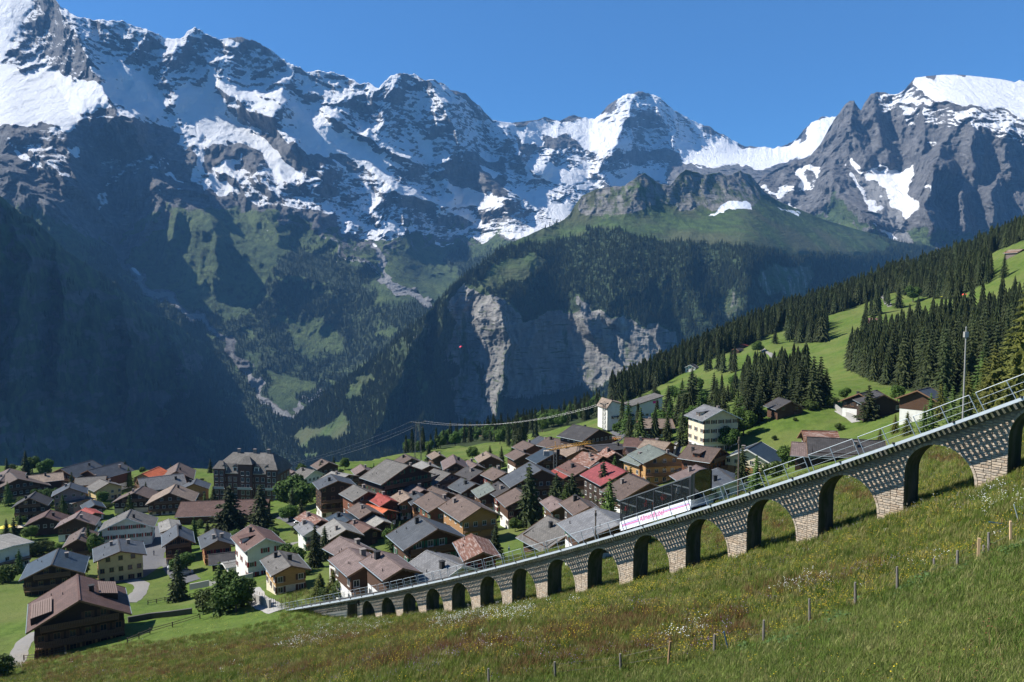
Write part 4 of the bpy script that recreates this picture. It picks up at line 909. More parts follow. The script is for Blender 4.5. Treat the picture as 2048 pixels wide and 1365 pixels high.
    for i in range(nb):
        x = (i+0.5)*bl; mb = MB(); slab(mb, x-0.02, x+0.02, 0.0, 0.05, zp, zt-0.1); mb.build('mullion', M['frame'], root)
        # level ceiling of every step
        x0, x1 = i*bl+0.06, (i+1)*bl-0.06; z = zt-0.14+slope*x0
        for y0 in (0.04, Wc-0.12):
            mb = MB(); mb.box(x0, x1, y0, y0+0.07, z-0.12, z-0.02); mb.build('ceiling_bar', M['galv'] if y0 < 1 else M['trim'], root)
        mb = MB(); slab(mb, i*bl+0.06, (i+1)*bl-0.06, 0.03, 0.036, zp, zt-0.1); mb.build('window', M['glass'], root); mb = MB(); slab(mb, i*bl+0.06, (i+1)*bl-0.06, Wc-0.036, Wc-0.03, zp, zt-0.1); mb.build('window', M['dglass'], root)
        mb = MB(); slab(mb, i*bl+0.06, (i+1)*bl-0.06, 0.08, Wc-0.08, zt-0.04, zt-0.03); mb.build('roof_glass', M['dglass'], root)
        mb = MB(); zf = zb+0.3+slope*(i*bl+bl*0.55); mb.box(i*bl+0.1, (i+1)*bl-0.1, 0.1, Wc-0.1, zf-0.08, zf); mb.box(i*bl+bl*0.78, i*bl+bl*0.98, 0.2, Wc-0.2, zf, zf+0.9); mb.build('bench', M['frame'], root)
    # end faces: big dark windscreens, the upper one bulging and rising above the roof line
    mb = MB(); xe = L0; ov = 0.16
    ring = [(-0.0, zp-0.1), (Wc, zp-0.1), (Wc, zt+0.02), (Wc*0.75, zt+0.24), (Wc*0.3, zt+0.24), (0, zt+0.05)]
    vs = [P(xe+0.02, y, z) for y, z in ring]+[P(xe+0.30, y*0.96+0.04, z) for y, z in ring]; m_ = len(ring)
    mb.add(vs, [tuple(range(m_))[::-1], tuple(range(m_, 2*m_))]+[(i, (i+1) % m_, m_+(i+1) % m_, m_+i) for i in range(m_)])
    ws = mb.build('windscreen', M['windscreen'], root)
    mb = MB()
    for (y0, z0), (y1, z1) in zip(ring, ring[1:]+ring[:1]): mb.bar(P(xe+0.31, y0*0.96+0.04, z0), P(xe+0.31, y1*0.96+0.04, z1), 0.07)
    mb.build('windscreen_frame', M['frame'], root)
    mb = MB(); slab(mb, -0.03, 0.0, 0.05, Wc-0.05, zp, zt-0.1); mb.build('rear_window', M['glass'], root)
    for x in (1.2, L0-1.4):
        mb = MB(); slab(mb, x-0.7, x+0.7, 0.35, Wc-0.35, 0.16, 0.34); mb.build('bogie', M['frame'], root)
        for dx in (-0.45, 0.45):
            for y in (0.55, Wc-0.7):
                mb = MB(); c = Vector(P(x+dx, y, 0.27)); mb.tube(c, c+Vector((0, 0.12, 0)), 0.17, n=14); mb.build('wheel', M['railsteel'], root)
    return root, P, zb, L0, Wc, bl, slope
def person_mesh(name, seed, mats):
    """one continuous body grown from a jointed skeleton"""
    r = random.Random(seed)
    V = [(0, 0, .95), (0, 0, 1.12), (0, 0.01, 1.34), (0, 0.01, 1.47), (0, 0.03, 1.56), (0, 0.04, 1.68), (0, 0.03, 1.76),
         (.17, 0, 1.41), (.23, .03, 1.15), (.2, .2, 1.02), (.17, .3, 1.06), (-.17, 0, 1.41), (-.23, .0, 1.15), (-.24, .12, .93), (-.23, .16, .86),
         (.1, 0, .88), (.11, .03, .48), (.11, 0, .08), (.11, .14, .04), (-.1, 0, .88), (-.12, .02, .48), (-.12, -.02, .08), (-.12, .12, .04)]
    E = [(0, 1), (1, 2), (2, 3), (3, 4), (4, 5), (5, 6), (2, 7), (7, 8), (8, 9), (9, 10), (2, 11), (11, 12), (12, 13), (13, 14), (0, 15), (15, 16), (16, 17), (17, 18), (0, 19), (19, 20), (20, 21), (21, 22)]
    R = [.155, .15, .16, .06, .08, .105, .07, .075, .055, .045, .035, .075, .055, .045, .035, .10, .07, .05, .04, .10, .07, .05, .04]
    me = bpy.data.meshes.new(name); me.from_pydata(V, E, []); o = bpy.data.objects.new('tmp', me); C.objects.link(o)
    o.modifiers.new('s', 'SKIN'); sk = me.skin_vertices[0].data if me.skin_vertices else None
    if sk is None:
        bpy.context.view_layer.objects.active = o; o.select_set(True); bpy.ops.mesh.customdata_skin_add(); sk = me.skin_vertices[0].data
    for i, q in enumerate(R): sk[i].radius = (q, q*0.85)
    sk[0].use_root = True
    sb = o.modifiers.new('b', 'SUBSURF'); sb.levels = 1
    dg = bpy.context.evaluated_depsgraph_get(); m2 = bpy.data.meshes.new_from_object(o.evaluated_get(dg)); bpy.data.objects.remove(o)
    m2.materials.clear()
    for m in mats: m2.materials.append(m)
    for p in m2.polygons:
        z = p.center.z; x = abs(p.center.x)
        p.material_index = (3 if (z > 1.70 or (z > 1.60 and p.center.y < 0.0)) else 2) if z > 1.50 else (2 if (z < 1.09 and p.center.y > .22) or (z < .9 and x > .19 and z > .8) else (0 if z > .93 else (1 if z > 0.1 else 3)))
        p.use_smooth = True
    m2.name = name; return m2
def build_people(car):
    root, P, zb, L0, Wc, bl, slope = car
    cols = {}
    def cm(nm, c):
        if nm not in cols: n = NT(nm); n.base((*c, 1)).rough(0.8); cols[nm] = n.m
        return cols[nm]
    skin, hair, trou = cm('skin', (0.45, 0.27, 0.19)), cm('dark_hair', (0.03, 0.02, 0.015)), cm('dark_trousers', (0.03, 0.035, 0.05))
    D = [('red_jacket', (0.75, 0.06, 0.04), 0.45, 0.45, 'red'), ('green_jacket', (0.10, 0.16, 0.07), 1.15, 0.5, 'olive green'), ('red_jacket', (0.75, 0.06, 0.04), 2.75, 0.45, 'red'), ('pale_shirt', (0.45, 0.50, 0.45), 3.0, 1.25, 'pale'),
         ('orange_jacket', (0.6, 0.14, 0.03), 3.45, 0.7, 'orange'), ('red_jacket', (0.75, 0.06, 0.04), 4.75, 0.5, 'red'), ('white_shirt', (0.7, 0.7, 0.7), 6.45, 0.45, 'white')]
    where = ['at the lower end window', 'beside the lowest bench', 'in the second compartment by the glass', 'in the second compartment on the far side', 'in the middle of the car', 'in the third compartment', 'in the top compartment behind the glass']
    mw = Matrix.Translation(root.location) @ Matrix.Rotation(root.rotation_euler.z, 4, 'Z')
    for i, (nm, c, x, y, word) in enumerate(D):
        me = person_mesh('person', i, [cm(nm, c), trou, skin, hair])
        comp = min(int(x/bl), 3); zf = zb+0.3+slope*(comp*bl+bl*0.55)
        p = mw @ Vector((x, y, zf)); o = link('person', me, None, p); o.rotation_euler = (0, 0, root.rotation_euler.z+random.Random(i).uniform(-2.5, 2.5)); 
        tag(o, 'person in %s %s standing %s' % (('a '+word) if word[0] != 'o' else 'an '+word, nm.split('_')[1], where[i]), 'person', 'passengers in the funicular car')
n = NT('windscreen'); n.base((0.015, 0.02, 0.018, 1)).rough(0.06); n.b.inputs['Specular IOR Level'].default_value = 0.7; M['windscreen'] = n.m
# ================================================================ houses
ROOFC = {'brown': (.175, .13, .11), 'grey': (.19, .185, .175), 'slate': (.115, .13, .145), 'blue': (.06, .09, .12), 'dark': (.075, .073, .075), 'red': (.36, .07, .055),
         'tile': (.21, .095, .075), 'rust': (.27, .13, .09), 'pale': (.40, .40, .38), 'tan': (.33, .26, .205), 'mauve': (.23, .175, .165), 'orange': (.58, .15, .06), 'pinkred': (.40, .085, .09), 'lightgrey': (.27, .28, .29), 'green': (.20, .24, .22)}
ROOFC = {k: (c[0]*.72, c[1]*.69, c[2]*.66) for k, c in ROOFC.items()}
ROOFC = {k: tuple(x*(.80 if k in ('slate', 'lightgrey', 'grey', 'pale', 'blue') else .88) for x in c) for k, c in ROOFC.items()}
ROOFC['tile'] = (.10, .056, .045); ROOFC['pinkred'] = (.26, .058, .06); ROOFC['orange'] = (.50, .12, .045)
WALLC = {'timber': (.085, .045, .026), 'dark': (.045, .028, .02), 'red': (.17, .065, .035), 'ochre': (.42, .25, .10), 'honey': (.33, .18, .08), 'white': (.72, .70, .64), 'cream': (.66, .58, .42), 'yellow': (.62, .47, .24), 'mauve': (.30, .22, .20), 'greywood': (.16, .13, .11)}
def mats_houses():
    for k, c in ROOFC.items():
        n = NT('roof_'+k); o = n.coord('Object'); oi = n.n('ObjectInfo').outputs['Random']
        br = n.n('TexBrick'); n.put(n.mapping(o, (1, 1, 1)), br.inputs['Vector']); br.inputs['Scale'].default_value = 1.0
        br.inputs['Brick Width'].default_value = 0.55; br.inputs['Row Height'].default_value = 0.38; br.inputs['Mortar Size'].default_value = 0.035; br.inputs['Mortar Smooth'].default_value = 0.3
        d = tuple(x*0.78 for x in c); l = tuple(min(x*1.18, .9) for x in c); m_ = tuple(x*0.45 for x in c)
        br.inputs['Color1'].default_value = (*d, 1); br.inputs['Color2'].default_value = (*l, 1); br.inputs['Mortar'].default_value = (*m_, 1)
        st = n.noise(n.mapping(o, (1.2, .22, .22)), 0.9, 6, 0.7)
        col = n.mix(n.rng(st, 0.45, 0.75), br.outputs[0], tuple(x*0.62 for x in c)+(1,)); col = n.mix(n.math('MULTIPLY', n.rng(n.noise(o, 0.35, 4, 0.6), 0.5, 0.75), 0.5), col, tuple(min(x*1.35+.02, .9) for x in c)+(1,))
        if k == 'rust': col = n.mix(n.rng(n.noise(n.mapping(o, (3, .4, .4)), 1.4, 4, 0.6), 0.5, 0.6), col, (.27, .20, .17, 1))
        hs = n.n('HueSaturation'); n.put(col, hs.inputs['Color']); n.put(n.rng(oi, 0, 1, 0.85, 1.15, 'LINEAR'), hs.inputs['Value']); n.base(hs.outputs[0]).rough(0.75 if k not in ('slate', 'blue', 'lightgrey') else 0.5)
        n.bump(br.outputs[1], -0.5, 0.04); M['roof_'+k] = n.m
    for k, c in WALLC.items():
        n = NT('wall_'+k); o = n.coord('Object')
        if k in ('white', 'cream', 'yellow', 'mauve'):
            col = n.mix(n.rng(n.noise(o, 0.8, 6, 0.65), 0.4, 0.8), (*c, 1), tuple(x*0.75 for x in c)+(1,)); n.bump(n.noise(o, 8, 4), 0.2, 0.02)
        else:
            z = n.sep(o)[2]; pl = n.math('FRACT', n.math('MULTIPLY', z, 4.2)); e = n.rng(pl, 0.0, 0.16)
            col = n.mix(n.noise(n.mapping(o, (.5, .5, 5)), 2.0, 5, 0.6), tuple(x*0.65 for x in c)+(1,), tuple(min(x*1.35, .9) for x in c)+(1,)); col = n.mix(e, tuple(x*0.35 for x in c)+(1,), col); n.bump(e, 0.6, 0.03)
        n.base(col).rough(0.85); M['wall_'+k] = n.m
    n = NT('window_glass'); n.base((0.02, 0.028, 0.035, 1)).rough(0.08); n.b.inputs['Specular IOR Level'].default_value = 0.6; M['pane'] = n.m
    for nm, c in (('frame_white', (.48, .465, .43)), ('frame_wood', (.20, .11, .06)), ('shutter_green', (.03, .13, .07)), ('shutter_red', (.25, .03, .025)), ('shutter_brown', (.10, .05, .03)), ('chimney_stone', (.22, .19, .17)), ('chimney_black', (.03, .03, .03)), ('asphalt', (.10, .10, .105)), ('parasol_yellow', (.75, .60, .08)), ('barge_white', (.68, .66, .62)), ('balcony_wood', (.15, .085, .05))):
        n = NT(nm); o = n.coord('Object'); n.base(n.mix(n.noise(o, 4, 4, .6), tuple(x*.8 for x in c)+(1,), tuple(min(x*1.15, .95) for x in c)+(1,))).rough(0.7); M[nm] = n.m
    n = NT('solar_panel'); o = n.coord('Object'); n.base((.30, .36, .42, 1)).rough(0.12); n.b.inputs['Metallic'].default_value = 0.6; M['solar'] = n.m
mats_houses()
_WM = {}
def window_mesh(w, h, frame, sh):
    key = (round(w, 1), round(h, 1), frame, sh)
    if key in _WM: return _WM[key]
    mb = MB(); t = 0.09
    for (x0, x1, z0, z1) in ((-w/2, w/2, 0, t), (-w/2, w/2, h-t, h), (-w/2, -w/2+t, t, h-t), (w/2-t, w/2, t, h-t), (-0.03, 0.03, t, h-t)): mb.box(x0, x1, -0.06, 0.0, z0, z1, 0)
    mb.box(-w/2-.06, w/2+.06, -0.12, 0, -0.07, -0.004, 0)
    mb.add([(-w/2+t, -0.02, t), (w/2-t, -0.02, t), (w/2-t, -0.02, h-t), (-w/2+t, -0.02, h-t)], [(0, 1, 2, 3)], 1)
    mats = [M[frame], M['pane']]
    if sh:
        mats.append(M[sh])
        for x0 in (-w/2-0.46, w/2+0.04):
            mb.box(x0, x0+0.42, -0.05, 0, 0, h, 2)
            for q in range(5): mb.box(x0+.04, x0+.38, -0.06, -0.051, 0.08+q*h/5, 0.02+(q+1)*h/5-.03, 2)
    _WM[key] = mb.mesh('window', mats); return _WM[key]
HREC = []
def behind(u):
    if u < 540: return 72
    if u > 1560: return 190
    return VO.y+VT.y*k_of_u(u)*SPAN+11
def house(label, near, far, H, gw=None, W=None, L=None, roof='brown', wall='timber', base='white', pitch=24, win='frame_white', sh=None, chim=1, balcony=True, over=0.9, cat='house', name='chalet', group='houses of the village', panels=0, nolow=False, dormer=False, barge=None, overlap=None, Dfix=None):
    r = random.Random(hash(str(near)+label[:3]) & 0xffff) if False else random.Random(int(near[0]*31+near[1]*7))
    if near[1] > 860 and near[0] > 200 and Dfix is None: H *= 0.86
    elif near[1] > 860 and Dfix is None: H *= 0.88
    a, b = [float(q) for q in ray(*near)]
    if L is not None and gw and W: pass
    if Dfix: N = Vector((a*Dfix, Dfix, b*Dfix))
    else: N = hit(near[0], near[1], H, y0=behind(near[0]))
    if far is None: raise ValueError
    if len(far) == 2:
        a2, b2 = [float(q) for q in ray(*far)]; D2 = N.z/b2 if abs(b2) > 0.03 else N.y
        D2 = min(max(D2, N.y-22), N.y+22)
        F = Vector((a2*D2, D2, N.z)); d = (N-F); d.z = 0; Lh = d.length
        if L is None: L = min(max(Lh, 9.5), 24)
        d.normalize()
    else:   # (yaw in degrees,) : ridge points towards the viewer and to the right by yaw
        y = math.radians(far[0]); d = Vector((math.sin(y), -math.cos(y), 0)); L = L or 11
    vr = Vector((N.x, N.y, 0)).normalized(); c = abs(d.dot(vr))
    if W is None: W = min(max((gw*N.y/FPX)/max(c, 0.5), 6.0), 24)
    HREC.append((label[:30], round(N.y), round(W, 1), round(L, 1), round(math.degrees(math.atan2(d.x, -d.y)))))
    ang = math.atan2(d.y, d.x)+PI/2          # local -y is the near gable, local x to the right of it
    cx = N-d*(L/2); gzc = min(float(gz(cx.x, cx.y)), N.z-3.0)
    root = empty(name, (cx.x, cx.y, gzc), label, cat, group, ang)
    h = N.z-gzc; tp = math.tan(math.radians(pitch)); wo = min(over, 1.1)
    eave = h-(W/2)*tp; Wi, Li = W-2*wo, L-2*min(over, 0.9)
    zr = h-0.22; ze = zr-(Wi/2)*tp
    if ze < 1.8: ze = 1.8
    hw, hl = Wi/2, Li/2
    st = 2.75; zb = min(2.6, ze*0.45) if base else -5
    def prism(mb, ins, z0, mi):
        w, l = hw-ins, hl-ins; zt = ze+0.0; zk = zr
        mb.add([(-w, -l, z0), (w, -l, z0), (w, l, z0), (-w, l, z0), (-w, -l, zt), (w, -l, zt), (w, l, zt), (-w, l, zt), (0, -l, zk), (0, l, zk)],
               [(0, 1, 5, 8, 4), (2, 3, 7, 9, 6), (1, 2, 6, 5), (3, 0, 4, 7)], mi)
    mb = MB(); prism(mb, 0, zb, 0); mb.add([(-hw, -hl, zb), (hw, -hl, zb), (hw, hl, zb), (-hw, hl, zb)], [(3, 2, 1, 0)], 0)
    if base: mb.box(-hw+.05, hw-.05, -hl+.05, hl-.05, -5, zb+0.05, 1)
    mb.build('wall', [M['wall_'+wall], M['wall_'+(base or wall)]], root)
    # roof: two thick slabs, ridge cap, barge boards, rafters under the eaves
    mb = MB(); th = 0.2
    zE = h-(W/2)*tp
    for s in (-1, 1):
        x0, x1 = (0, s*W/2)
        p = [(x0, -L/2, h-th), (x1, -L/2, zE-th), (x1, L/2, zE-th), (x0, L/2, h-th), (x0, -L/2, h), (x1, -L/2, zE), (x1, L/2, zE), (x0, L/2, h)]
        if s < 0: p = [p[1], p[0], p[3], p[2], p[5], p[4], p[7], p[6]]
        mb.hexa(p, 0)
    rf = mb.build('roof', [M['roof_'+roof]], root)
    mb = MB(); mb.bar((0, -L/2, h+.03), (0, L/2, h+.03), 0.34, 0.09)
    mb.build('ridge_cap', M['roof_'+('dark' if roof in ('brown', 'grey', 'slate', 'blue', 'dark') else roof)], rf)
    for y in (-L/2-.03, L/2+.03):
        mb = MB()
        for s in (-1, 1): mb.bar((-s*0.03, y, h-.1), (s*(W/2+.02), y, zE-.1), 0.05, 0.3)
        mb.build('barge_board', M[barge or ('frame_wood' if wall not in ('white', 'cream') else 'barge_white')], rf)
    for s in (-1, 1):
        mb = MB(); mb.tube((s*(W/2+.07), -L/2, zE-.08), (s*(W/2+.07), L/2, zE-.08), 0.07, n=6); mb.build('gutter', M['post'], rf)
    near_ = N.y < 260
    if near_:
        mb = MB(); q = -hl-0.5
        for s in (-1, 1):
            for t in (0.25, 0.55, 0.9): x = s*hw*t; zz = h-abs(x)*tp-th-.16; mb.box(x-.09, x+.09, -L/2+.1, -hl, zz-.05, zz+.1)
        mb.build('purlin', M['frame_wood'], rf)
    for c_ in range(chim):
        x = (r.choice([-1, 1]) if c_ else -1 if r.random() < .5 else 1)*W*r.uniform(0.08, 0.22); y = r.uniform(-.25, .3)*L; z = h-abs(x)*tp
        mb = MB(); w_ = r.uniform(.28, .42); mb.box(x-w_, x+w_, y-w_, y+w_, z-.4, z+0.95); mb.box(x-w_-.1, x+w_+.1, y-w_-.1, y+w_+.1, z+1.0, z+1.1)
        for (px, py) in ((-1, -1), (1, -1), (1, 1), (-1, 1)): mb.box(x+px*w_*.8-.04, x+px*w_*.8+.04, y+py*w_*.8-.04, y+py*w_*.8+.04, z+.95, z+1.0)
        mb.build('chimney', M['chimney_stone'] if r.random() < .5 else M['chimney_black'], rf)
    if near_:
        mb = MB()
        for _ in range(2): x = -W*r.uniform(.15, .4); y = r.uniform(-.4, .4)*L; z = h-abs(x)*tp; mb.tube((x, y, z-.05), (x, y, z+.4), .07, n=7)
        mb.build('vent_pipe', M['chimney_black'], rf)
    # windows
    if win == 'frame_white' and wall in ('timber', 'dark', 'red', 'honey') and r.random() < .45: win = 'frame_wood'
    if sh is None and near_ and wall in ('timber', 'red', 'honey', 'white', 'ochre') and r.random() < .5: sh = r.choice(['shutter_green', 'shutter_brown', 'shutter_brown', 'shutter_red'])
    wm = window_mesh(1.05, 1.15, win, sh if near_ else None); n = 0
    def put(x, y, z, rz): link('window', wm, root, (x, y, z), (0, 0, rz))
    tops = h
    z = zb+0.75 if zb > 0 else 3.4
    lev = []
    while z+1.3 < h-0.9: lev.append(z); z += st
    if zb >= 2.2 and not nolow: lev.insert(0, 0.9)
    for z in lev:
        lim = hw-0.9 if z+1.25 < ze else min(hw-0.9, (zr-z-1.3)/tp-0.4)
        yy = -hl-.004 if z > zb else -hl+.05-.004
        if lim < 0.3:
            if lim > -0.4: put(0, yy, z, 0)
            continue
        m = max(2, int(lim*2/2.1)+1)
        if lim < 1.2: m = 2
        for i in range(m):
            if r.random() < 0.12 and near_: continue
            put(-lim+2*lim*i/(m-1), yy, z, 0)
    for z in lev:
        if z+1.25 > ze: continue
        m = max(2, int(Li/2.8)); ii = 0.05 if z < zb else 0
        for i in range(m):
            if r.random() < 0.15: continue
            y = -hl+1.1+(2*hl-2.2)*i/(m-1); put(-hw+ii-.004, y, z, -PI/2); 
            if near_: put(hw-ii+.004, y, z, PI/2)
    if balcony and zb > 1.5 and wall not in ('yellow',):
        for bi, z in enumerate(lev[1:3] if len(lev) > 2 else lev[1:2]):
            zz = z-0.75
            if zz+1 > h-1.6: continue
            lim = min(hw-.1, (zr-zz-1.1)/tp)
            if lim < 1.2: continue
            mb = MB(); mb.box(-lim, lim, -hl-1.05, -hl-.004, zz-.14, zz)
            mb.box(-lim, lim, -hl-1.1, -hl-1.03, zz+.92, zz+1.0)
            nb = int(2*lim/.24)
            for i in range(nb): x = -lim+.06+i*(2*lim-.12)/max(nb-1, 1); mb.box(x-.08, x+.08, -hl-1.09, -hl-1.05, zz+.02, zz+.92)
            for x in (-lim+.1, 0, lim-.1): mb.bar((x, -hl-.95, zz-.14), (x, -hl-.05, zz-.75), .12)
            mb.build('balcony', M['balcony_wood'], root)
    # door
    mb = MB(); dx = r.choice([-1, 1])*hw*.5; mb.box(dx-.5, dx+.5, -hl+.05-.05, -hl+.049, -0.3, 2.0); mb.build('door', M['shutter_brown'], root)
    if dormer:
        for y in (-L*.18, L*.2) if dormer > 1 else (0,):
            x = -W*.27; z = h-abs(x)*tp; mb = MB(); mb.box(x-1.5, x+.2, y-1.0, y+1.0, z-1.2, z+.55, 0); mb.build('dormer', M['wall_'+wall], rf)
            mb = MB(); mb.hexa([(x-1.9, y-1.3, z+.40), (x+1.6, y-1.3, z+.80), (x+1.6, y+1.3, z+.80), (x-1.9, y+1.3, z+.40), (x-1.9, y-1.3, z+.52), (x+1.6, y-1.3, z+.92), (x+1.6, y+1.3, z+.92), (x-1.9, y+1.3, z+.52)]); mb.build('dormer_roof', M['roof_'+roof], rf)
            link('window', wm, root, (x-1.504, y, z-.75), (0, 0, -PI/2))
    if panels:
        mb = MB(); x0, x1 = (-W*.36, -W*.1); 
        for i in range(3):
            for j in range(2):
                ya = -L*.2+i*L*.13; xa = x0+(x1-x0)*j/2; xb = x0+(x1-x0)*(j+1)/2-.08; yb = ya+L*.13-.08
                zf = lambda x: h-abs(x)*tp+.06
                mb.hexa([(xa, ya, zf(xa)), (xb, ya, zf(xb)), (xb, yb, zf(xb)), (xa, yb, zf(xa)), (xa, ya, zf(xa)+.06), (xb, ya, zf(xb)+.06), (xb, yb, zf(xb)+.06), (xa, yb, zf(xa)+.06)])
        mb.build('solar_panel', M['solar'], rf)
    return root
def build_village():
    H_ = house
    H_('large chalet with a wide reddish-brown tiled roof and shed dormers, foremost at the bottom left', (159,1201), (154.5,1149), 8.0, gw=190, Dfix=131, roof='tile', wall='dark', base='ochre', pitch=27, chim=1, sh='shutter_brown', dormer=0, over=1.3)
    H_('yellow plastered house with a blue-grey roof beside the village lane', (241,1103), (236,1077), 9.0, gw=97, roof='slate', wall='yellow', base='yellow', pitch=17, chim=2, win='frame_wood', balcony=False)
    H_('dark timber chalet with a deep blue roof left of the yellow house', (103,1130), (117,1097), 8.0, gw=116, roof='blue', wall='dark', base='dark', pitch=24, chim=1)
    H_('white house with red shutters under a reddish tiled roof', (532,1077), (502,1049), 9.5, gw=84, roof='tile', wall='white', base='white', pitch=26, sh='shutter_red', balcony=False, chim=1, dormer=1)
    H_('low ochre house with a speckled grey-brown roof above the end of the viaduct', (583,1132), (558,1101), 6.0, gw=78, roof='grey', wall='ochre', base='cream', pitch=20, chim=2, balcony=False)
    H_('honey-coloured chalet with a dark grey roof right of the lane shop', (436,1081), (428,1057), 7.0, gw=64, roof='slate', wall='honey', base='ochre', pitch=24, chim=2)
    H_('steep slate-roofed shop with white awnings where the lane bends', (357,1072), (354,1048), 9.0, gw=62, roof='slate', wall='dark', base='white', pitch=32, chim=1, name='shop', cat='shop')
    H_('small annexe with a pale sheet roof behind the slate-roofed shop', (342,1058), (337,1038), 6.5, gw=40, roof='pale', wall='greywood', base='white', pitch=15, chim=0, balcony=False)
    H_('broad grey-roofed guest house with a white gable and rows of windows', (252,1037), (262,1019), 11.0, gw=103, roof='grey', wall='white', base='white', pitch=24, balcony=False, chim=1, name='guest_house', cat='guest house')
    H_('long low building with a reddish-brown roof in front of the grand hotel', (362,1004), (505,999), 8.0, W=17, L=30, roof='tile', wall='timber', base='timber', pitch=20, chim=2)
    H_('left one of two brown-roofed chalets behind the white-gabled guest house', (268,986), (286,972), 9.0, gw=86, roof='brown', wall='dark', base='cream', pitch=24)
    H_('right one of two tan-roofed chalets in front of the skylit slate roof', (339,986), (351,968), 9.5, gw=92, roof='tan', wall='timber', base='cream', pitch=26, panels=0)
    H_('building with a pale slate roof and glass skylights near the shelf edge', (275,958), (341,950), 9.0, W=15, L=18, roof='lightgrey', wall='greywood', base='white', pitch=28, panels=1, chim=1)
    H_('orange-tiled house peeping over the pale slate roof', (284,948), (322,932), 9.5, W=10, L=14, roof='orange', wall='ochre', base='white', pitch=26, chim=0)
    H_('steep brown-roofed house at the shelf edge left of the grand hotel', (352,943), (358,925), 10.5, gw=66, roof='brown', wall='timber', base='white', pitch=30)
    H_('ochre house with a grey roof tucked against the left side of the grand hotel', (387,968), (392,959), 9.0, gw=56, roof='slate', wall='ochre', base='ochre', pitch=24)
    H_('left one of two big slate roofs with solar panels at the top left', (120,938), (178,922), 11.0, W=15, L=18, roof='slate', wall='timber', base='white', pitch=24, panels=1)
    H_('right one of two big slate roofs with solar panels at the top left', (175,941), (222,929), 11.0, W=15, L=18, roof='slate', wall='timber', base='white', pitch=24, panels=1)
    H_('small grey-roofed house below the left solar roof', (150,956), (194,953), 8.0, W=11, L=12, roof='grey', wall='ochre', base='ochre', pitch=22)
    H_('yellow house with a grey gable below the right solar roof', (219,966), (200,958), 8.5, gw=55, roof='grey', wall='yellow', base='yellow', pitch=24)
    H_('tall mauve house with a dark slate roof in the left part of the village', (138,976), (141,965), 11.0, gw=64, roof='slate', wall='mauve', base='mauve', pitch=26, balcony=False)
    H_('dark timber chalet with a steep grey gable at the left side', (58,996), (70,984), 9.5, gw=64, roof='dark', wall='dark', base='dark', pitch=30)
    H_('maroon-roofed restaurant behind the yellow parasols', (88,1034), (98,1022), 7.5, gw=72, roof='tile', wall='dark', base='dark', pitch=24, name='restaurant', cat='restaurant')
    H_('brown-roofed chalet left of the white-gabled guest house', (149,1037), (161,1022), 8.5, gw=74, roof='mauve', wall='timber', base='white', pitch=26)
    H_('narrow chalet with a long light brown roof behind the dark blue roof', (155,1079), (168,1055), 7.0, gw=56, roof='brown', wall='timber', base='white', pitch=28)
    H_('big brown-roofed chalet cut by the left edge of the view', (36,958), (20,944), 9.5, gw=116, roof='brown', wall='timber', base='ochre', pitch=22)
    H_('long pinkish roof behind the chalet at the left edge', (36,954), (82,949), 9.0, W=12, L=16, roof='tan', wall='timber', base='white', pitch=20)
    H_('low brown roof behind the big chalet at the left edge of the village', (0,962), (20,936), 8.5, W=12, roof='brown', wall='timber', base='white', pitch=22)
    H_('small dark blue roofed annexe between the mauve house and the red roof', (190,1010), (183,1000), 6.5, gw=40, roof='blue', wall='dark', base='white', pitch=26, chim=0)
    H_('small bright red roof beside the mauve house', (190,1026), (175,1018), 6.0, gw=36, roof='red', wall='timber', base='white', pitch=20, chim=0)
    H_('low dark shed roof below the honey-coloured chalet', (416,1110), (468,1104), 4.5, W=9, L=12, roof='dark', wall='dark', base='dark', pitch=16, chim=0, name='shed', cat='shed')
    H_('little pale-roofed garage beside the low dark shed', (446,1128), (478,1122), 3.4, W=5, L=7, roof='pale', wall='white', base='white', pitch=9, chim=0, balcony=False, name='garage', cat='garage')
    H_('white flat-roofed building with long balconies at the left edge', (26,1092), (4,1084), 8.0, W=11, L=14, roof='pale', wall='white', base='white', pitch=4, chim=0)
    H_('low pinkish annexe in front of the tall mauve house', (168,1000), (150,996), 5.5, W=9, L=9, roof='grey', wall='mauve', base='mauve', pitch=6, chim=0, balcony=False)
    # ---- centre
    H_('tall timber guest house with stacked balconies right of the big round tree', (676,962), (662,948), 13.0, gw=76, roof='slate', wall='dark', base='white', pitch=20, name='guest_house', cat='guest house')
    H_('grey-roofed chalet with white windows next to the tall timber guest house', (737,984), (708,969), 9.5, gw=62, roof='grey', wall='red', base='red', pitch=24)
    H_('largest blackened timber chalet in the middle of the village', (818,931), (773,918), 14.0, W=20, roof='grey', wall='dark', base='white', pitch=24, sh='shutter_green', chim=1, over=1.5)
    H_('pale grey roof just right of the tall timber guest house', (698,950), (668,944), 8.5, W=12, roof='pale', wall='timber', base='white', pitch=16)
    H_('brown-roofed house left of the largest blackened chalet', (730,939), (724,932), 8.5, gw=40, roof='mauve', wall='timber', base='white', pitch=28)
    H_('tan roof peeping over the largest blackened chalet', (824,917), (810,908), 9.0, gw=52, roof='brown', wall='timber', base='white', pitch=26)
    H_('cream sheet-roofed house right of the largest blackened chalet', (860,932), (845,923), 7.5, gw=48, roof='pale', wall='timber', base='white', pitch=20)
    H_('chalet with a pinkish-grey roof below the pylon', (912,926), (906,909), 9.5, gw=52, roof='mauve', wall='dark', base='timber', pitch=30)
    H_('mauve-walled house with a grey roof and a small dormer', (902,947), (868,937), 9.5, W=13, roof='grey', wall='mauve', base='mauve', pitch=24, dormer=1)
    H_('low dark grey roof right of the mauve-walled house', (966,943), (940,935), 8.0, W=13, roof='dark', wall='timber', base='white', pitch=22)
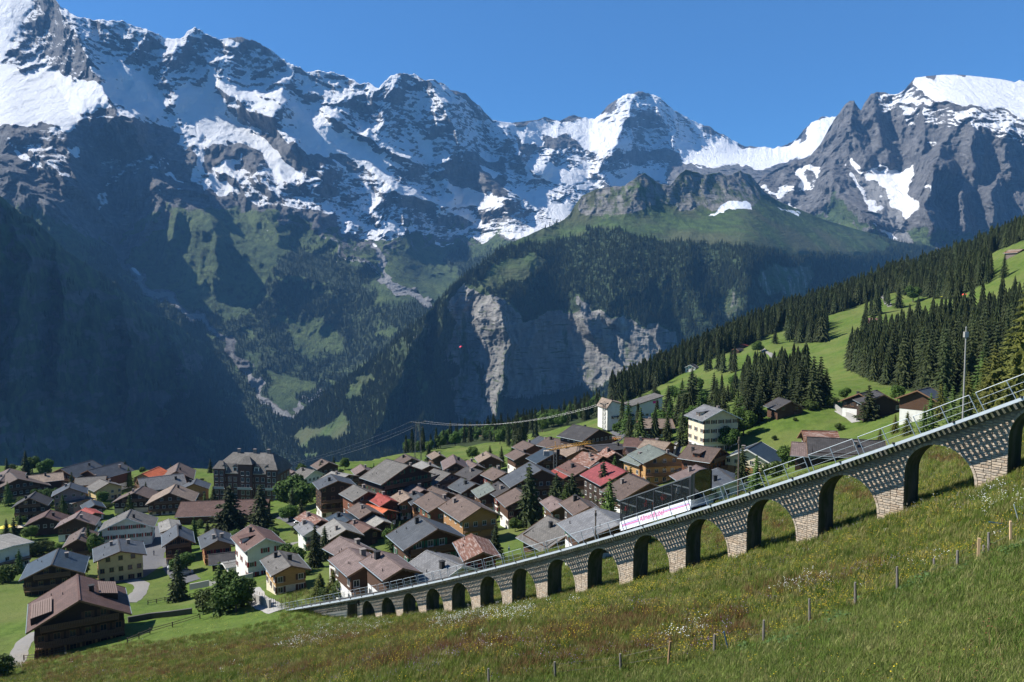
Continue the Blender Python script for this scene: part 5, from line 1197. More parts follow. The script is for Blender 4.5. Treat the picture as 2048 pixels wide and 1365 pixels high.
    H_('very large slate-roofed chalet left of the crane', (1084,940), (1060,923), 12.0, W=19, roof='slate', wall='timber', base='timber', pitch=26, over=1.2)
    H_('chalet with a blue sheet roof and a skylight behind the crane mast', (1112,906), (1090,896), 9.5, W=14, roof='blue', wall='timber', base='white', pitch=24)
    H_('dark red chalet with a brown roof left of the two-tone chalet', (893,1003), (861,983), 9.0, W=10.5, roof='brown', wall='red', base='red', pitch=25)
    H_('two-tone chalet with a honey timber gable above white plaster', (963,1015), (917,988), 10.5, gw=86, roof='brown', wall='honey', base='white', pitch=27, over=1.2)
    H_('big slate-roofed chalet with a dark gable and green shutters facing the viaduct', (876,1058), (845,1036), 9.5, gw=136, roof='slate', wall='timber', base='dark', pitch=25, sh='shutter_green', over=1.4)
    H_('brown-roofed house with a white plastered wall beside the tall spruce', (1053,993), (1036,979), 9.0, gw=84, roof='brown', wall='timber', base='white', pitch=24)
    H_('house with a broad dark shingled roof just above the viaduct', (1152,1058), (1095,1031), 7.5, gw=130, Dfix=152, roof='grey', wall='timber', base='timber', pitch=25, over=1.2)
    H_('rusty-roofed barn behind the railing in the middle', (966,1105), (953,1085), 5.5, gw=52, roof='rust', wall='red', base='red', pitch=22, chim=0, name='barn', cat='barn', balcony=False)
    H_('low house with a large light grey roof behind the lower railing', (925,1133), (864,1106), 6.5, gw=118, Dfix=117, roof='lightgrey', wall='white', base='white', pitch=21, balcony=False)
    H_('right one of three pinkish-brown roofs behind the bushes', (806,1137), (764,1106), 6.5, gw=80, roof='mauve', wall='timber', base='white', pitch=22)
    H_('middle one of three pinkish-brown roofs behind the bushes', (738,1128), (707,1103), 7.0, gw=86, roof='mauve', wall='timber', base='white', pitch=22)
    H_('rearmost of three pinkish-brown roofs behind the bushes', (727,1097), (691,1079), 7.0, gw=70, roof='mauve', wall='timber', base='white', pitch=24)
    H_('dark chalet with a bright pale-grey roof left of the green lawn', (692,1060), (667,1038), 7.5, gw=74, roof='pale', wall='dark', base='dark', pitch=25)
    H_('white-walled cottage with a light slate roof behind the white house', (629,1058), (611,1041), 6.5, gw=46, roof='lightgrey', wall='white', base='white', pitch=26)
    H_('cottage with a weathered red roof above the light slate cottage', (643,1041), (610,1023), 7.5, gw=46, roof='rust', wall='timber', base='white', pitch=24)
    H_('flat-looking dark slate roof on the main street', (700,1041), (680,1027), 7.0, gw=52, roof='blue', wall='timber', base='white', pitch=18)
    H_('brown-roofed chalet left of the orange roof', (744,1023), (717,1005), 8.0, gw=50, roof='brown', wall='dark', base='timber', pitch=24)
    H_('small house with a vivid orange roof in the middle of the village', (776,1020), (740,1010), 6.0, W=9, roof='orange', wall='timber', base='white', pitch=20, chim=0)
    H_('dark red roof just above the vivid orange roof', (782,1000), (758,987), 7.5, gw=44, roof='red', wall='timber', base='white', pitch=24)
    H_('beige-roofed hut below the brown chalet and the dark slate roof', (768,1043), (749,1031), 5.5, gw=44, roof='pale', wall='dark', base='dark', pitch=24, chim=0)
    H_('dark red roof right of the bright pale-grey roof', (742,1056), (716,1043), 5.5, gw=46, roof='tile', wall='dark', base='dark', pitch=24)
    H_('beige-roofed chalet with a honey gable in the middle of the village', (820,996), (804,981), 7.5, gw=46, roof='tan', wall='honey', base='white', pitch=26)
    H_('narrow slate-roofed chalet right of the beige-roofed one', (846,998), (832,983), 8.0, gw=46, roof='slate', wall='honey', base='timber', pitch=26)
    H_('brown roof behind the narrow slate-roofed chalet', (848,980), (826,969), 8.0, gw=46, roof='mauve', wall='timber', base='white', pitch=24)
    H_('brown roof above the dark red chalet', (896,985), (872,975), 8.0, gw=52, roof='brown', wall='timber', base='white', pitch=24)
    H_('slate roof hidden partly by a larch above the two-tone chalet', (952,968), (930,959), 8.0, gw=58, roof='slate', wall='timber', base='white', pitch=24)
    H_('chalet with a greenish weathered slate roof behind the two-tone chalet', (990,980), (974,965), 8.0, gw=66, roof='green', wall='timber', base='white', pitch=24)
    H_('dark slate roof right of the greenish one', (1020,978), (1000,966), 8.0, gw=58, roof='dark', wall='timber', base='white', pitch=24)
    H_('brown roof left of the very large slate-roofed chalet', (1012,946), (994,938), 8.5, gw=52, roof='brown', wall='timber', base='white', pitch=24)
    H_('tan roof among spruces at the rear of the village', (982,913), (973,904), 8.5, gw=50, roof='tan', wall='timber', base='white', pitch=26)
    H_('narrow mauve roof below the spruces at the rear', (954,931), (940,923), 7.0, gw=38, roof='mauve', wall='timber', base='white', pitch=24)
    H_('tiny tan roof just left of the pylon foot', (880,911), (873,906), 7.5, gw=32, roof='tan', wall='timber', base='white', pitch=26)
    H_('brown roof left of the blue sheet roof', (1052,908), (1040,902), 8.0, gw=48, roof='brown', wall='timber', base='white', pitch=24)
    H_('rear brown roof highest on the left of the dark barn-like chalet', (1070,890), (1048,882), 8.5, gw=48, roof='brown', wall='timber', base='white', pitch=22)
    H_('grey roof right behind the grand hotel', (630,941), (612,937), 8.0, gw=44, roof='grey', wall='white', base='white', pitch=26)
    H_('brown-roofed house behind the round tree at the shelf edge', (658,925), (648,920), 9.0, gw=46, roof='brown', wall='timber', base='white', pitch=26)
    H_('pinkish roof touching the right corner of the grand hotel', (588,944), (574,938), 7.5, gw=34, roof='mauve', wall='timber', base='white', pitch=24)
    # ---- right part
    H_('small house with a bright red roof at the foot of the crane', (1144,948), (1117,936), 8.0, gw=56, roof='red', wall='timber', base='white', pitch=24)
    H_('reddish-brown roof between the blue sheet roof and the long red roof', (1174,937), (1138,921), 9.0, gw=60, roof='tile', wall='dark', base='white', pitch=24)
    H_('chalet with a wide crimson sheet roof above the funicular car', (1252,944), (1208,923), 9.0, W=14.5, roof='pinkred', wall='dark', base='dark', pitch=24)
    H_('orange-red roofed house behind the crimson roof', (1206,913), (1175,906), 8.5, W=12, roof='rust', wall='dark', base='timber', pitch=24)
    H_('small chalet with a steep orange-red gable', (1231,906), (1221,899), 8.0, gw=42, roof='rust', wall='dark', base='white', pitch=30)
    H_('small steel-blue roof between the two red roofs', (1200,926), (1184,920), 7.0, gw=40, roof='slate', wall='timber', base='white', pitch=20)
    H_('black flat-roofed building with a glazed upper floor', (1182,893), (1222,890), 9.0, W=10, L=12, roof='dark', wall='dark', base='dark', pitch=7, balcony=False)
    H_('long terrace with a dark maroon roof beside the meadow', (1250,875), (1289,877), 10.0, W=11, L=11, roof='tile', wall='mauve', base='timber', pitch=20, sh='shutter_brown')
    H_('beige sheet roof continuing the maroon terrace', (1289,879), (1322,883), 10.0, W=11, L=9, roof='tan', wall='timber', base='timber', pitch=20)
    H_('upper one of two grey-green roofs with ochre walls', (1332,907), (1297,889), 9.5, W=13, roof='green', wall='ochre', base='ochre', pitch=22)
    H_('lower one of two grey-green roofs with ochre walls', (1310,913), (1278,903), 8.5, W=11, roof='green', wall='ochre', base='ochre', pitch=22)
    H_('barn with a pale corrugated roof right of the ochre houses', (1331,915), (1372,922), 6.0, W=11, L=9, roof='pale', wall='dark', base='dark', pitch=18, chim=0, name='barn', cat='barn', balcony=False)
    H_('russet timber chalet with white windows and a cross-gabled brown roof', (1442,897), (1383,889), 9.5, W=13, roof='brown', wall='red', base='white', pitch=24, chim=1, dormer=1)
    H_('white four-storey house with a grey roof on the green slope', (1446,820), (1414,811), 12.8, W=13.5, L=11.5, roof='lightgrey', wall='cream', base='white', pitch=25, over=1.0, sh='shutter_brown', balcony=False, dormer=1)
    H_('cream-gabled chalet with a deep blue roof right of the wooden pole', (1494,899), (1521,884), 8.5, W=14.5, L=13, roof='blue', wall='cream', base='honey', pitch=26, barge='barge_white', over=1.2)
    H_('dark barn-like chalet with a grey roof at the top of the village', (1199,859), (1147,849), 9.5, W=17, roof='dark', wall='dark', base='dark', pitch=22, over=1.2)
    H_('low brown roof below the dark barn-like chalet', (1142,883), (1097,874), 8.0, W=13, roof='brown', wall='timber', base='white', pitch=20)
    H_('low slate roof left of the low brown roof', (1105,880), (1080,873), 8.0, W=12, roof='slate', wall='timber', base='white', pitch=22)
    H_('tan weathered roof under the crane boom', (1166,898), (1138,889), 8.0, W=13, roof='tan', wall='honey', base='timber', pitch=18)
    H_('orange-brown roofed chalet above the maroon terrace', (1278,838), (1318,838), 8.5, W=12, L=12, roof='tan', wall='timber', base='white', pitch=22)
    H_('dark-roofed house with a white balcony below the cable car station', (1214,822), (1243,820), 9.0, W=12, L=11, roof='dark', wall='white', base='white', pitch=18)
    H_('near-black sheet roof above the railing on the right', (1613,874), (1690,878), 7.5, W=12, L=15, roof='dark', wall='dark', base='dark', pitch=24, Dfix=165)
    H_('rusty sheet roof behind the near-black roof', (1603,861), (1648,862), 8.0, W=9, L=8, roof='rust', wall='timber', base='timber', pitch=30, chim=0, Dfix=185)
    H_('mauve roof left of the near-black roof', (1583,884), (1612,886), 6.0, W=9, L=8, roof='mauve', wall='dark', base='dark', pitch=24, chim=0, Dfix=165)
    H_('small dark barn on the slope above the blue-roofed chalet', (1583,803), (1570,799), 5.0, gw=58, roof='dark', wall='timber', base='timber', pitch=28, chim=0, name='barn', cat='barn', balcony=False)
    H_('dark chalet with white shutters half hidden by spruces on the right slope', (1718,787), (1740,783), 7.5, W=13, L=12, roof='dark', wall='dark', base='white', pitch=26)
    H_('dark chalet roof right behind the shuttered chalet', (1768,790), (1745,780), 6.5, W=12, L=10, roof='dark', wall='dark', base='dark', pitch=26, chim=0)
    H_('slate roof under the trees at the right above the railing', (1860,775), (1826,783), 7.0, W=11, L=9, roof='slate', wall='timber', base='white', pitch=26, chim=0)
    H_('grey-roofed house with a white wall right behind the funicular car', (1470,962), (1436,936), 7.0, W=15, Dfix=150, roof='slate', wall='white', base='white', pitch=20, balcony=False)
    H_('brown-roofed house left of the grey-roofed one behind the car', (1425,950), (1398,934), 7.0, W=12, Dfix=165, roof='mauve', wall='timber', base='white', pitch=20)
    H_('broad brown roof seen through the glass of the funicular car', (1300,966), (1258,948), 7.5, W=15, roof='brown', wall='timber', base='white', pitch=24)
    H_('small white-roofed annexe below the crimson roof', (1216,958), (1196,950), 6.0, gw=40, roof='pale', wall='white', base='white', pitch=14, chim=0)
    H_('steel-blue corrugated roof just left of the funicular car', (1240,1050), (1212,1030), 5.0, W=12, roof='lightgrey', wall='timber', base='white', pitch=18, chim=0)
    H_('dark brown roof in the shade of the spruces left of the car', (1180,1014), (1156,995), 7.0, gw=66, roof='brown', wall='dark', base='white', pitch=24)
    H_('small mauve roof between the two spruces left of the car', (1126,1012), (1112,1000), 6.5, gw=42, roof='mauve', wall='timber', base='white', pitch=24, chim=0)
    # huts on the hill
    hut = dict(chim=0, name='hut', cat='hut', group='huts on the hillside', balcony=False, pitch=28, over=0.7)
    H_('hut with a rusty-pink roof at the edge of the wood on the hill', (1732,636), (1750,636), 4.5, W=8, L=9, roof='rust', wall='dark', base='timber', **hut)
    H_('grey hut beside the bend of the hill path', (1789,575), (1806,575), 4.5, W=7, L=9, roof='grey', wall='dark', base='dark', **hut)
    H_('small hut with a red roof on the lower meadow', (1478,689), (1494,688), 4.0, W=8, L=9, roof='red', wall='red', base='red', **hut)
    H_('small dark hut below the red-roofed hut', (1470,697), (1482,696), 4.5, W=7, L=8, roof='dark', wall='dark', base='dark', **hut)
    H_('white-walled hut at the lower left edge of the hill meadow', (1380,730), (1391,727), 5.5, W=9, L=9, roof='dark', wall='white', base='white', **hut)
    H_('weathered cabin on the topmost meadow at the right', (2017,500), (2036,499), 5.5, W=9, L=11, roof='tan', wall='red', base='greywood', **hut)
    H_('tiny alpine hut on the far plateau across the valley', (1577,484), (1584,484), 7.0, W=12, L=14, roof='tan', wall='greywood', base='greywood', Dfix=3900, **hut) if False else None
    # village across the slope, far away
    fr = random.Random(9)
    cols = ['tile', 'tan', 'grey', 'red', 'pale', 'rust', 'mauve']; spots = [(1052,848),(1060,842),(1068,838),(1078,836),(1088,834),(1065,849),(1082,844),(1096,840),(1106,836),(1045,856),(1032,862),(1024,868),(968,870),(972,878),(1036,852),(1074,829)]
    plc = ['leftmost of the upper row', 'second of the upper row', 'with two neighbours close behind', 'near the middle of the row', 'right of the middle', 'lower down in the middle', 'lower down on the right', 'at the right of the lower row', 'farthest right', 'at the lower left', 'isolated below the row', 'lowest on the wooded slope', 'hidden among trees at far left', 'just below the leftmost hidden one', 'at the left end', 'highest of all']
    for i, (u, v) in enumerate(spots):
        H_('distant %s-roofed house of the far hamlet, %s' % ({'tile': 'maroon', 'rust': 'rust'}.get(cols[i % 7], cols[i % 7]), plc[i]), (u, v), (fr.uniform(-30, 60),), 8.5, W=11, L=12, roof=cols[i % 7], wall='timber', base='white', pitch=26, chim=0, balcony=False, group='houses of the distant hamlet', Dfix=(1080 if u > 1030 else 700))
# ================================================================ trees
def mats_trees():
    for nm, a, b in (('needles', (.022, .032, .012), (.058, .076, .024)), ('larch_needles', (.045, .080, .018), (.10, .155, .035)), ('leaves', (.035, .075, .014), (.10, .17, .035)), ('yellow_leaves', (.30, .27, .02), (.55, .48, .05)), ('bush_leaves', (.035, .06, .014), (.09, .125, .03)), ('golden_needles', (.05, .062, .012), (.13, .14, .028))):
        n = NT(nm); p = n.geo(); oi = n.n('ObjectInfo').outputs['Random']
        c = n.mix(n.rng(n.noise(p, 0.9, 4, 0.6), 0.3, 0.7), (*a, 1), (*b, 1)); hs = n.n('HueSaturation'); n.put(c, hs.inputs['Color']); n.put(n.rng(oi, 0, 1, 0.72, 1.25, 'LINEAR'), hs.inputs['Value']); n.put(n.rng(n.math('FRACT', n.math('MULTIPLY', oi, 7.3)), 0, 1, 0.485, 0.51, 'LINEAR'), hs.inputs['Hue'])
        n.base(hs.outputs[0]).rough(0.7); n.b.inputs['Specular IOR Level'].default_value = 0.15
        tr = n.n('BsdfTranslucent'); n.put(hs.outputs[0], tr.inputs[0]); ms = n.n('MixShader'); ms.inputs[0].default_value = 0.22
        out = n.t.nodes['Material Output']; n.t.links.new(n.b.outputs[0], ms.inputs[1]); n.t.links.new(tr.outputs[0], ms.inputs[2]); n.t.links.new(ms.outputs[0], out.inputs[0]); M[nm] = n.m
    n = NT('bark'); n.base(n.mix(n.noise(n.geo(), 3, 4), (.06, .045, .035, 1), (.12, .09, .07, 1))).rough(0.95); M['bark'] = n.m
mats_trees()
def spruce_crown(seed, mat, tiers=15, br=11, clumps=5, width=0.17, droop=0.35, low=0.10, gap=0.0, cl=1.0):
    """unit-high conifer crown: whorls of drooping boughs, every bough a run of small needle clumps"""
    r = random.Random(seed); mb = MB()
    for t in range(tiers):
        f = t/(tiers-1.0); z = low+(0.985-low)*f**0.92; R = width*(1-f)**0.68*(1.0+r.uniform(-.16, .16))+0.008
        n = max(5, int(br*(1-0.55*f)))
        for i in range(n):
            if r.random() < gap: continue
            a = 2*PI*(i+r.random()*0.8)/n; rr = R*r.uniform(0.72, 1.18); ca, sa = math.cos(a), math.sin(a)
            for c in range(clumps):
                q = (c+0.7)/clumps; x = rr*q; zz = z-droop*rr*q*q+r.uniform(-.006, .006); s = (0.020+0.030*(1-f))*(1.15-0.55*q)*r.uniform(.75, 1.25)*cl
                px, py = ca*x+r.uniform(-.4, .4)*s, sa*x+r.uniform(-.4, .4)*s; t2 = a+r.uniform(-.9, .9); cx, cy = math.cos(t2), math.sin(t2); dz = -s*r.uniform(.2, .8)
                mb.add([(px-cx*s*.8+cy*s*.7, py-cy*s*.8-cx*s*.7, zz), (px+cx*s*1.2, py+cy*s*1.2, zz+dz), (px-cx*s*.8-cy*s*.7, py-cy*s*.8+cx*s*.7, zz+r.uniform(-.3, .3)*s), (px-cx*s*.3, py-cy*s*.3, zz+s*r.uniform(.5, .9))], [(0, 1, 3), (1, 2, 3), (2, 0, 3)])
    # dark core of inner boughs
    vs = []; m_ = 7
    for z_, q_ in ((low+.02, .45), (low+.3*(1-low), .42), (.72, .36), (.95, .1)):
        Rz = width*(1-(z_-low)/(1-low))**.68*q_+.004
        for i in range(m_): a = 2*PI*i/m_; k_ = r.uniform(.75, 1.25); vs.append((math.cos(a)*Rz*k_, math.sin(a)*Rz*k_, z_+r.uniform(-.02, .02)))
    mb.add(vs, [(j*m_+i, j*m_+(i+1) % m_, (j+1)*m_+(i+1) % m_, (j+1)*m_+i) for j in range(3) for i in range(m_)])
    # leader
    mb.add([(0.006, 0, .93), (-.006, .005, .93), (-.002, -.006, .93), (0, 0, 1.0)], [(0, 1, 3), (1, 2, 3), (2, 0, 3)])
    return mb.mesh('crown', mat)
def star_spruce(seed, mat, tiers=9, spikes=11, width=0.17, low=0.08):
    r = random.Random(seed); mb = MB()
    for t in range(tiers):
        f = t/tiers; z0 = low+(1-low)*f; R = width*(1-f)**0.85*r.uniform(.88, 1.12)+.012; z1 = min(1.0, z0+1.9/tiers*(1-low)); vs = [(0, 0, z1)]; ph = r.random()*6
        for i in range(spikes*2):
            a = ph+PI*i/spikes; q = R*(r.uniform(.85, 1.15) if i % 2 else r.uniform(.42, .62)); vs.append((math.cos(a)*q, math.sin(a)*q, z0-(0.35*q if i % 2 else -.012)+r.uniform(-.01, .01)))
        m = spikes*2; mb.add(vs, [(0, 1+i, 1+(i+1) % m) for i in range(m)])
    return mb.mesh('crown', mat)
def leaf_crown(seed, mat, n=1500, sx=0.42, sz=0.42, zc=0.58, s0=0.028, lobes=9):
    r = random.Random(seed); mb = MB(); L_ = []
    for i in range(lobes):
        a = 2*PI*r.random(); q = r.uniform(.3, .75); zz = r.uniform(-.62, .75); L_.append((math.cos(a)*q*sx*(1-abs(zz)*.5), math.sin(a)*q*sx*(1-abs(zz)*.5), zc+zz*sz*.8, r.uniform(.30, .5)))
    L_.append((0, 0, zc, .62))
    for i in range(n):
        cx, cy, cz, R = r.choice(L_); d = Vector((r.gauss(0, 1), r.gauss(0, 1), r.gauss(0, 1))).normalized(); k = R*r.uniform(.72, 1.03)
        p = Vector((cx+d.x*k*sx, cy+d.y*k*sx, cz+d.z*k*sz)); s = s0*r.uniform(.6, 1.35)
        nn = (d+Vector((r.uniform(-.7, .7), r.uniform(-.7, .7), r.uniform(-.4, .8)))).normalized(); u_ = nn.cross(Vector((r.random(), r.random(), r.random()))).normalized(); w_ = nn.cross(u_)
        mb.add([p-u_*s, p-w_*s*.7+nn*s*.2, p+u_*s, p+w_*s*.7+nn*s*.2], [(0, 1, 2), (0, 2, 3)])
    return mb.mesh('crown', mat)
def trunk_mesh(top, r0, limbs=0, seed=1):
    mb = MB(); r = random.Random(seed); mb.tube((0, 0, -.06), (0, 0, top*.5), r0, r0*.7, 8); mb.tube((0, 0, top*.5), (0, 0, top), r0*.7, r0*.15, 6)
    for i in range(limbs):
        a = 2*PI*i/limbs+r.random(); z = top*r.uniform(.35, .8); mb.tube((0, 0, z), (math.cos(a)*.24, math.sin(a)*.24, z+.18), r0*.4, r0*.1, 5)
    return mb.mesh('trunk', M['bark'])
TM = {}
def tree_meshes():
    TM['spruce'] = [(spruce_crown(s, M['needles'], 17, 12, 5, w, .35, .07), trunk_mesh(.93, .016)) for s, w in ((1, .17), (2, .15), (3, .19))]
    TM['pine'] = [(spruce_crown(s, M['needles'], 13, 11, 6, .25, .05, .12, .12, 1.5), trunk_mesh(.9, .02)) for s in (4, 5)]
    TM['larch'] = [(spruce_crown(s, M['larch_needles'], 15, 11, 6, .20, .15, .10, .15, .95), trunk_mesh(.93, .016)) for s in (6, 7)]
    TM['golden'] = [(spruce_crown(s, M['golden_needles'], 18, 13, 6, .20, .25, .03, .05, .9), trunk_mesh(.93, .014)) for s in (16, 17)]
    TM['mid'] = [(star_spruce(s, M['needles'], 11, 9, w), trunk_mesh(.9, .014)) for s, w in ((8, .15), (9, .17), (10, .13), (11, .19))]
    TM['leaf'] = [(leaf_crown(s, M['leaves'], 3400, .44, .44, .56, .034, 14), trunk_mesh(.6, .028, 5, s)) for s in (12, 13)]
    TM['bush'] = [(leaf_crown(s, M['bush_leaves'], 1800, .62, .50, .42, .05, 12), trunk_mesh(.4, .03, 4, s)) for s in (14, 15)]
    TM['yellow'] = [(leaf_crown(20, M['yellow_leaves'], 700, .75, .46, .42, .05), trunk_mesh(.4, .03, 4, 20))]
NMK = {'spruce': ('spruce', 'spruce tree'), 'pine': ('pine_tree', 'pine tree'), 'larch': ('larch_tree', 'larch tree'), 'golden': ('spruce', 'spruce tree'), 'mid': ('spruce', 'spruce tree'), 'leaf': ('broadleaf_tree', 'tree'), 'bush': ('bush', 'bush'), 'yellow': ('bush', 'bush')}
_tr = random.Random(77)
def tree(kind, p, h, label, group=None, w=1.0, i=None):
    cr, tk = TM[kind][_tr.randrange(len(TM[kind])) if i is None else i]
    o = empty(NMK[kind][0], p, label, NMK[kind][1], group, _tr.uniform(0, 6.28)); w *= _tr.uniform(.93, 1.07)
    o.scale = (h*w, h*w, h); link('crown', cr, o); link('trunk', tk, o); return o
def tree_px(kind, u, v, hp, label, group=None, w=1.0, D=None, y0=None):
    if D: a, b = ray(u, v); p = Vector((float(a)*D, D, float(b)*D)); p.z = min(p.z, gz(p.x, p.y)) if kind != 'x' else p.z
    else: p = hit(u, v, 0.05, y0=y0 or (behind(u)-6.5 if 540 <= u <= 1560 else behind(u)))
    return tree(kind, p, hp*p.y/FPX*1.02, label, group, w)
SINGLES = [
 ('spruce',357,1203,98,'pointed dark spruce on the lawn beside the curving drive'), ('pine',460,1078,100,'broad dark pine left of the pair in front of the long reddish roof',1.1), ('spruce',522,1062,88,'dense dark spruce right of the pair in front of the long reddish roof',1.25),
 ('leaf',588,1022,74,'large round bright green tree beside the grand hotel',1.12), ('spruce',421,946,27,'slim spruce at the left corner of the grand hotel'), ('leaf',65,946,32,'darker of two round trees at the top left edge of the shelf'), ('leaf',93,950,34,'paler of two round trees at the top left edge of the shelf'), ('bush',22,941,14,'low bush at the far left edge of the shelf'),
 ('larch',441,1228,100,'tall light green larch in the thicket by the end of the viaduct',1.2), ('leaf',472,1224,78,'leafy tree right in the thicket by the end of the viaduct'), ('bush',420,1222,52,'grey-green bush at the left foot of the thicket by the viaduct end'), ('pine',462,1208,66,'dark conifer at the back of the thicket by the viaduct end'), ('bush',486,1212,34,'low bush at the right foot of the thicket by the viaduct end'),
 ('spruce',650,1122,66,'narrow spruce left of the pinkish-brown roofs'), ('pine',679,1142,70,'ragged pine in front of the pinkish-brown roofs',.85), ('leaf',590,1170,32,'small round tree beside the low ochre house'), ('bush',612,1150,22,'dark bush right of the low ochre house'),
 ('golden',640,1196,48,'leftmost yellow-green shrub of the hedge behind the lower railing',1.8), ('golden',668,1198,56,'tallest yellow-green shrub of the hedge behind the lower railing',1.7), ('bush',700,1194,50,'broad shrub in the middle of the hedge behind the lower railing'), ('golden',728,1188,44,'yellow-green shrub right of the middle in the hedge behind the lower railing',1.8), ('bush',762,1176,38,'green shrub near the light grey roof behind the railing'), ('pine',790,1168,44,'dark shrub-like pine left of the light grey roof',.9), ('bush',655,1200,30,'low shrub at the front of the hedge behind the lower railing'),
 ('spruce',870,1172,70,'spruce standing in front of the light grey roof',1.1), ('spruce',991,1122,68,'spruce beside the rusty-roofed barn',1.15), ('spruce',1059,1052,118,'tallest spruce of the village, left of the dark shingled roof',1.05),
 ('pine',1113,1010,60,'compact dark pine at the foot of the crane mast'), ('pine',1144,1034,82,'wide dark pine right of the crane mast'), ('spruce',1207,1010,84,'dark spruce in front of the crimson roof'), ('larch',1219,1046,84,'bright green larch behind the lower end of the funicular car',1.2), ('pine',1253,990,50,'rounded dark pine under the crimson roof',.9), ('larch',1180,1040,40,'low light green larch left of the funicular car'), ('pine',1165,1066,44,'dark shrub under the brown roof left of the car'),
 ('larch',930,1006,46,'feathery larch behind the two-tone chalet'), ('spruce',984,1018,54,'spruce just right of the two-tone chalet roof'), ('spruce',150,1000,20,'small spruce between the mauve house and the yellow house'), ('leaf',190,1115,50,'pale green slender tree left of the yellow house',.7), ('larch',178,1110,58,'tall feathery larch left of the yellow house'), ('bush',60,1112,34,'dark bush in the garden below the parasols'), ('bush',78,1110,30,'round bush in the garden right of the dark one'), ('spruce',14,1085,45,'dark spruce at the left edge below the parasols'), ('bush',95,1100,20,'olive bush with yellow tips in the garden'),
 ('bush',8,1352,50,'dark bush in the bottom left corner of the meadow'), ('bush',10,1165,40,'dark shrub at the left edge beside the dark blue roof'), ('spruce',604,1088,18,'tiny spruce on the lawn behind the low ochre house'), ('bush',398,1055,18,'green bush behind the honey-coloured chalet'), ('leaf',742,958,22,'small tree beside the largest blackened chalet'), ('spruce',668,945,30,'dark spruce behind the pale grey roof'), ('leaf',690,940,24,'light green tree behind the pale grey roof'),
 ('spruce',641,958,34,'dark spruce left of the tall timber guest house'), ('leaf',632,965,24,'round shrub behind the bright green tree'), ('spruce',858,922,32,'spruce right of the pylon'), ('leaf',808,928,20,'leafy tree in front of the tan roof'),
 ('spruce',980,938,44,'larger spruce in front of the tan roof at the rear'), ('spruce',1003,935,40,'spruce right of the tan roof at the rear'), ('leaf',945,920,26,'bright tree left of the tan roof at the rear'), ('larch',1025,928,44,'light conifer left of the blue sheet roof'), ('spruce',1037,920,60,'tall dark spruce left of the blue sheet roof'),
 ('larch',1256,872,66,'light green larch below the cable car station'), ('leaf',1240,870,30,'bush below the cable car station'), ('spruce',1290,835,30,'short spruce in front of the station wall'), ('spruce',1305,832,32,'bushy spruce in front of the station wall, right one'), ('leaf',1322,862,44,'bright round tree right of the orange-brown roof'), ('spruce',1336,838,62,'big dark spruce at the right end of the station wall',1.2), ('spruce',1366,850,54,'spruce between the station and the white four-storey house'), ('pine',1382,842,88,'tall grey-green conifer left of the white four-storey house'), ('bush',1385,885,40,'rounded thicket at the left foot of the white house'), ('leaf',1400,880,44,'leafy tree at the left of the white house'),
 ('larch',1424,905,76,'slender larch in front of the white four-storey house',.8), ('leaf',1460,900,44,'bushy tree at the right foot of the white house'), ('bush',1405,905,28,'shrub below the white four-storey house'), ('pine',1455,806,34,'dark pine above the roof of the white house'), ('leaf',1487,872,52,'large bush right of the white four-storey house'), ('spruce',1499,838,92,'tallest spruce right of the white four-storey house',1.1), ('spruce',1488,826,66,'spruce behind the tallest one right of the white house'), ('spruce',1516,846,66,'dark spruce on the slope edge right of the white house'), ('larch',1475,838,56,'larch beside the tallest spruce right of the white house'),
 ('spruce',1545,802,60,'spruce left in the group above the small dark barn'), ('spruce',1562,806,74,'second spruce in the group above the small dark barn'), ('spruce',1585,800,60,'spruce behind the small dark barn'), ('spruce',1602,812,84,'dense spruce right of the small dark barn',1.2), ('spruce',1626,814,94,'tallest spruce right of the small dark barn',1.1), ('spruce',1640,806,86,'narrow spruce right in the group by the small dark barn'), ('spruce',1652,808,66,'last spruce on the right of the group by the small dark barn'), ('larch',1530,800,46,'light conifer at the left of the group above the barn'), ('bush',1622,820,22,'bright bush under the tallest spruce by the barn'),
 ('spruce',1550,687,33,'lone spruce on the hill meadow left of the tree clump'), ('leaf',1515,707,24,'lone round tree beside the hill path'), ('spruce',2008,556,44,'lone spruce on the topmost meadow'), ('spruce',2030,568,16,'small spruce at the upper right wood edge'), ('leaf',1826,604,30,'round light tree beside the upper bend of the path'), ('spruce',1797,616,44,'spruce in front of the hut at the path bend'), ('bush',1550,880,10,'small bush on the slope left of the rusty roof'), ('bush',1590,842,8,'tiny bush on the green slope'),
 ('pine',1737,842,66,'loose grey-green conifer in front of the shuttered chalet'), ('leaf',1795,806,34,'bright green round tree between the two right-hand chalets'), ('bush',1660,815,26,'light bush at the left of the shuttered chalet'), ('leaf',1690,800,26,'tree just left of the shuttered chalet'),
 ('spruce',1484,985,88,'dark spruce directly behind the wooden pole'), ('larch',1512,985,70,'light green larch right of the wooden pole'), ('leaf',1577,945,52,'round green tree behind the railing below the mauve roof',1.1), ('larch',1623,925,40,'low larch in front of the near-black roof'), ('bush',1545,955,36,'bush behind the railing right of the blue-roofed chalet'), ('yellow',1438,928,26,'bright yellow flowering bush beside the russet chalet',1.2), ('bush',1256,926,20,'yellow-green bush beside the crimson roof'),
 ('spruce',1310,965,32,'small spruce behind the glass of the funicular car'), ('bush',1680,860,14,'dark bush above the near-black roof'),
]
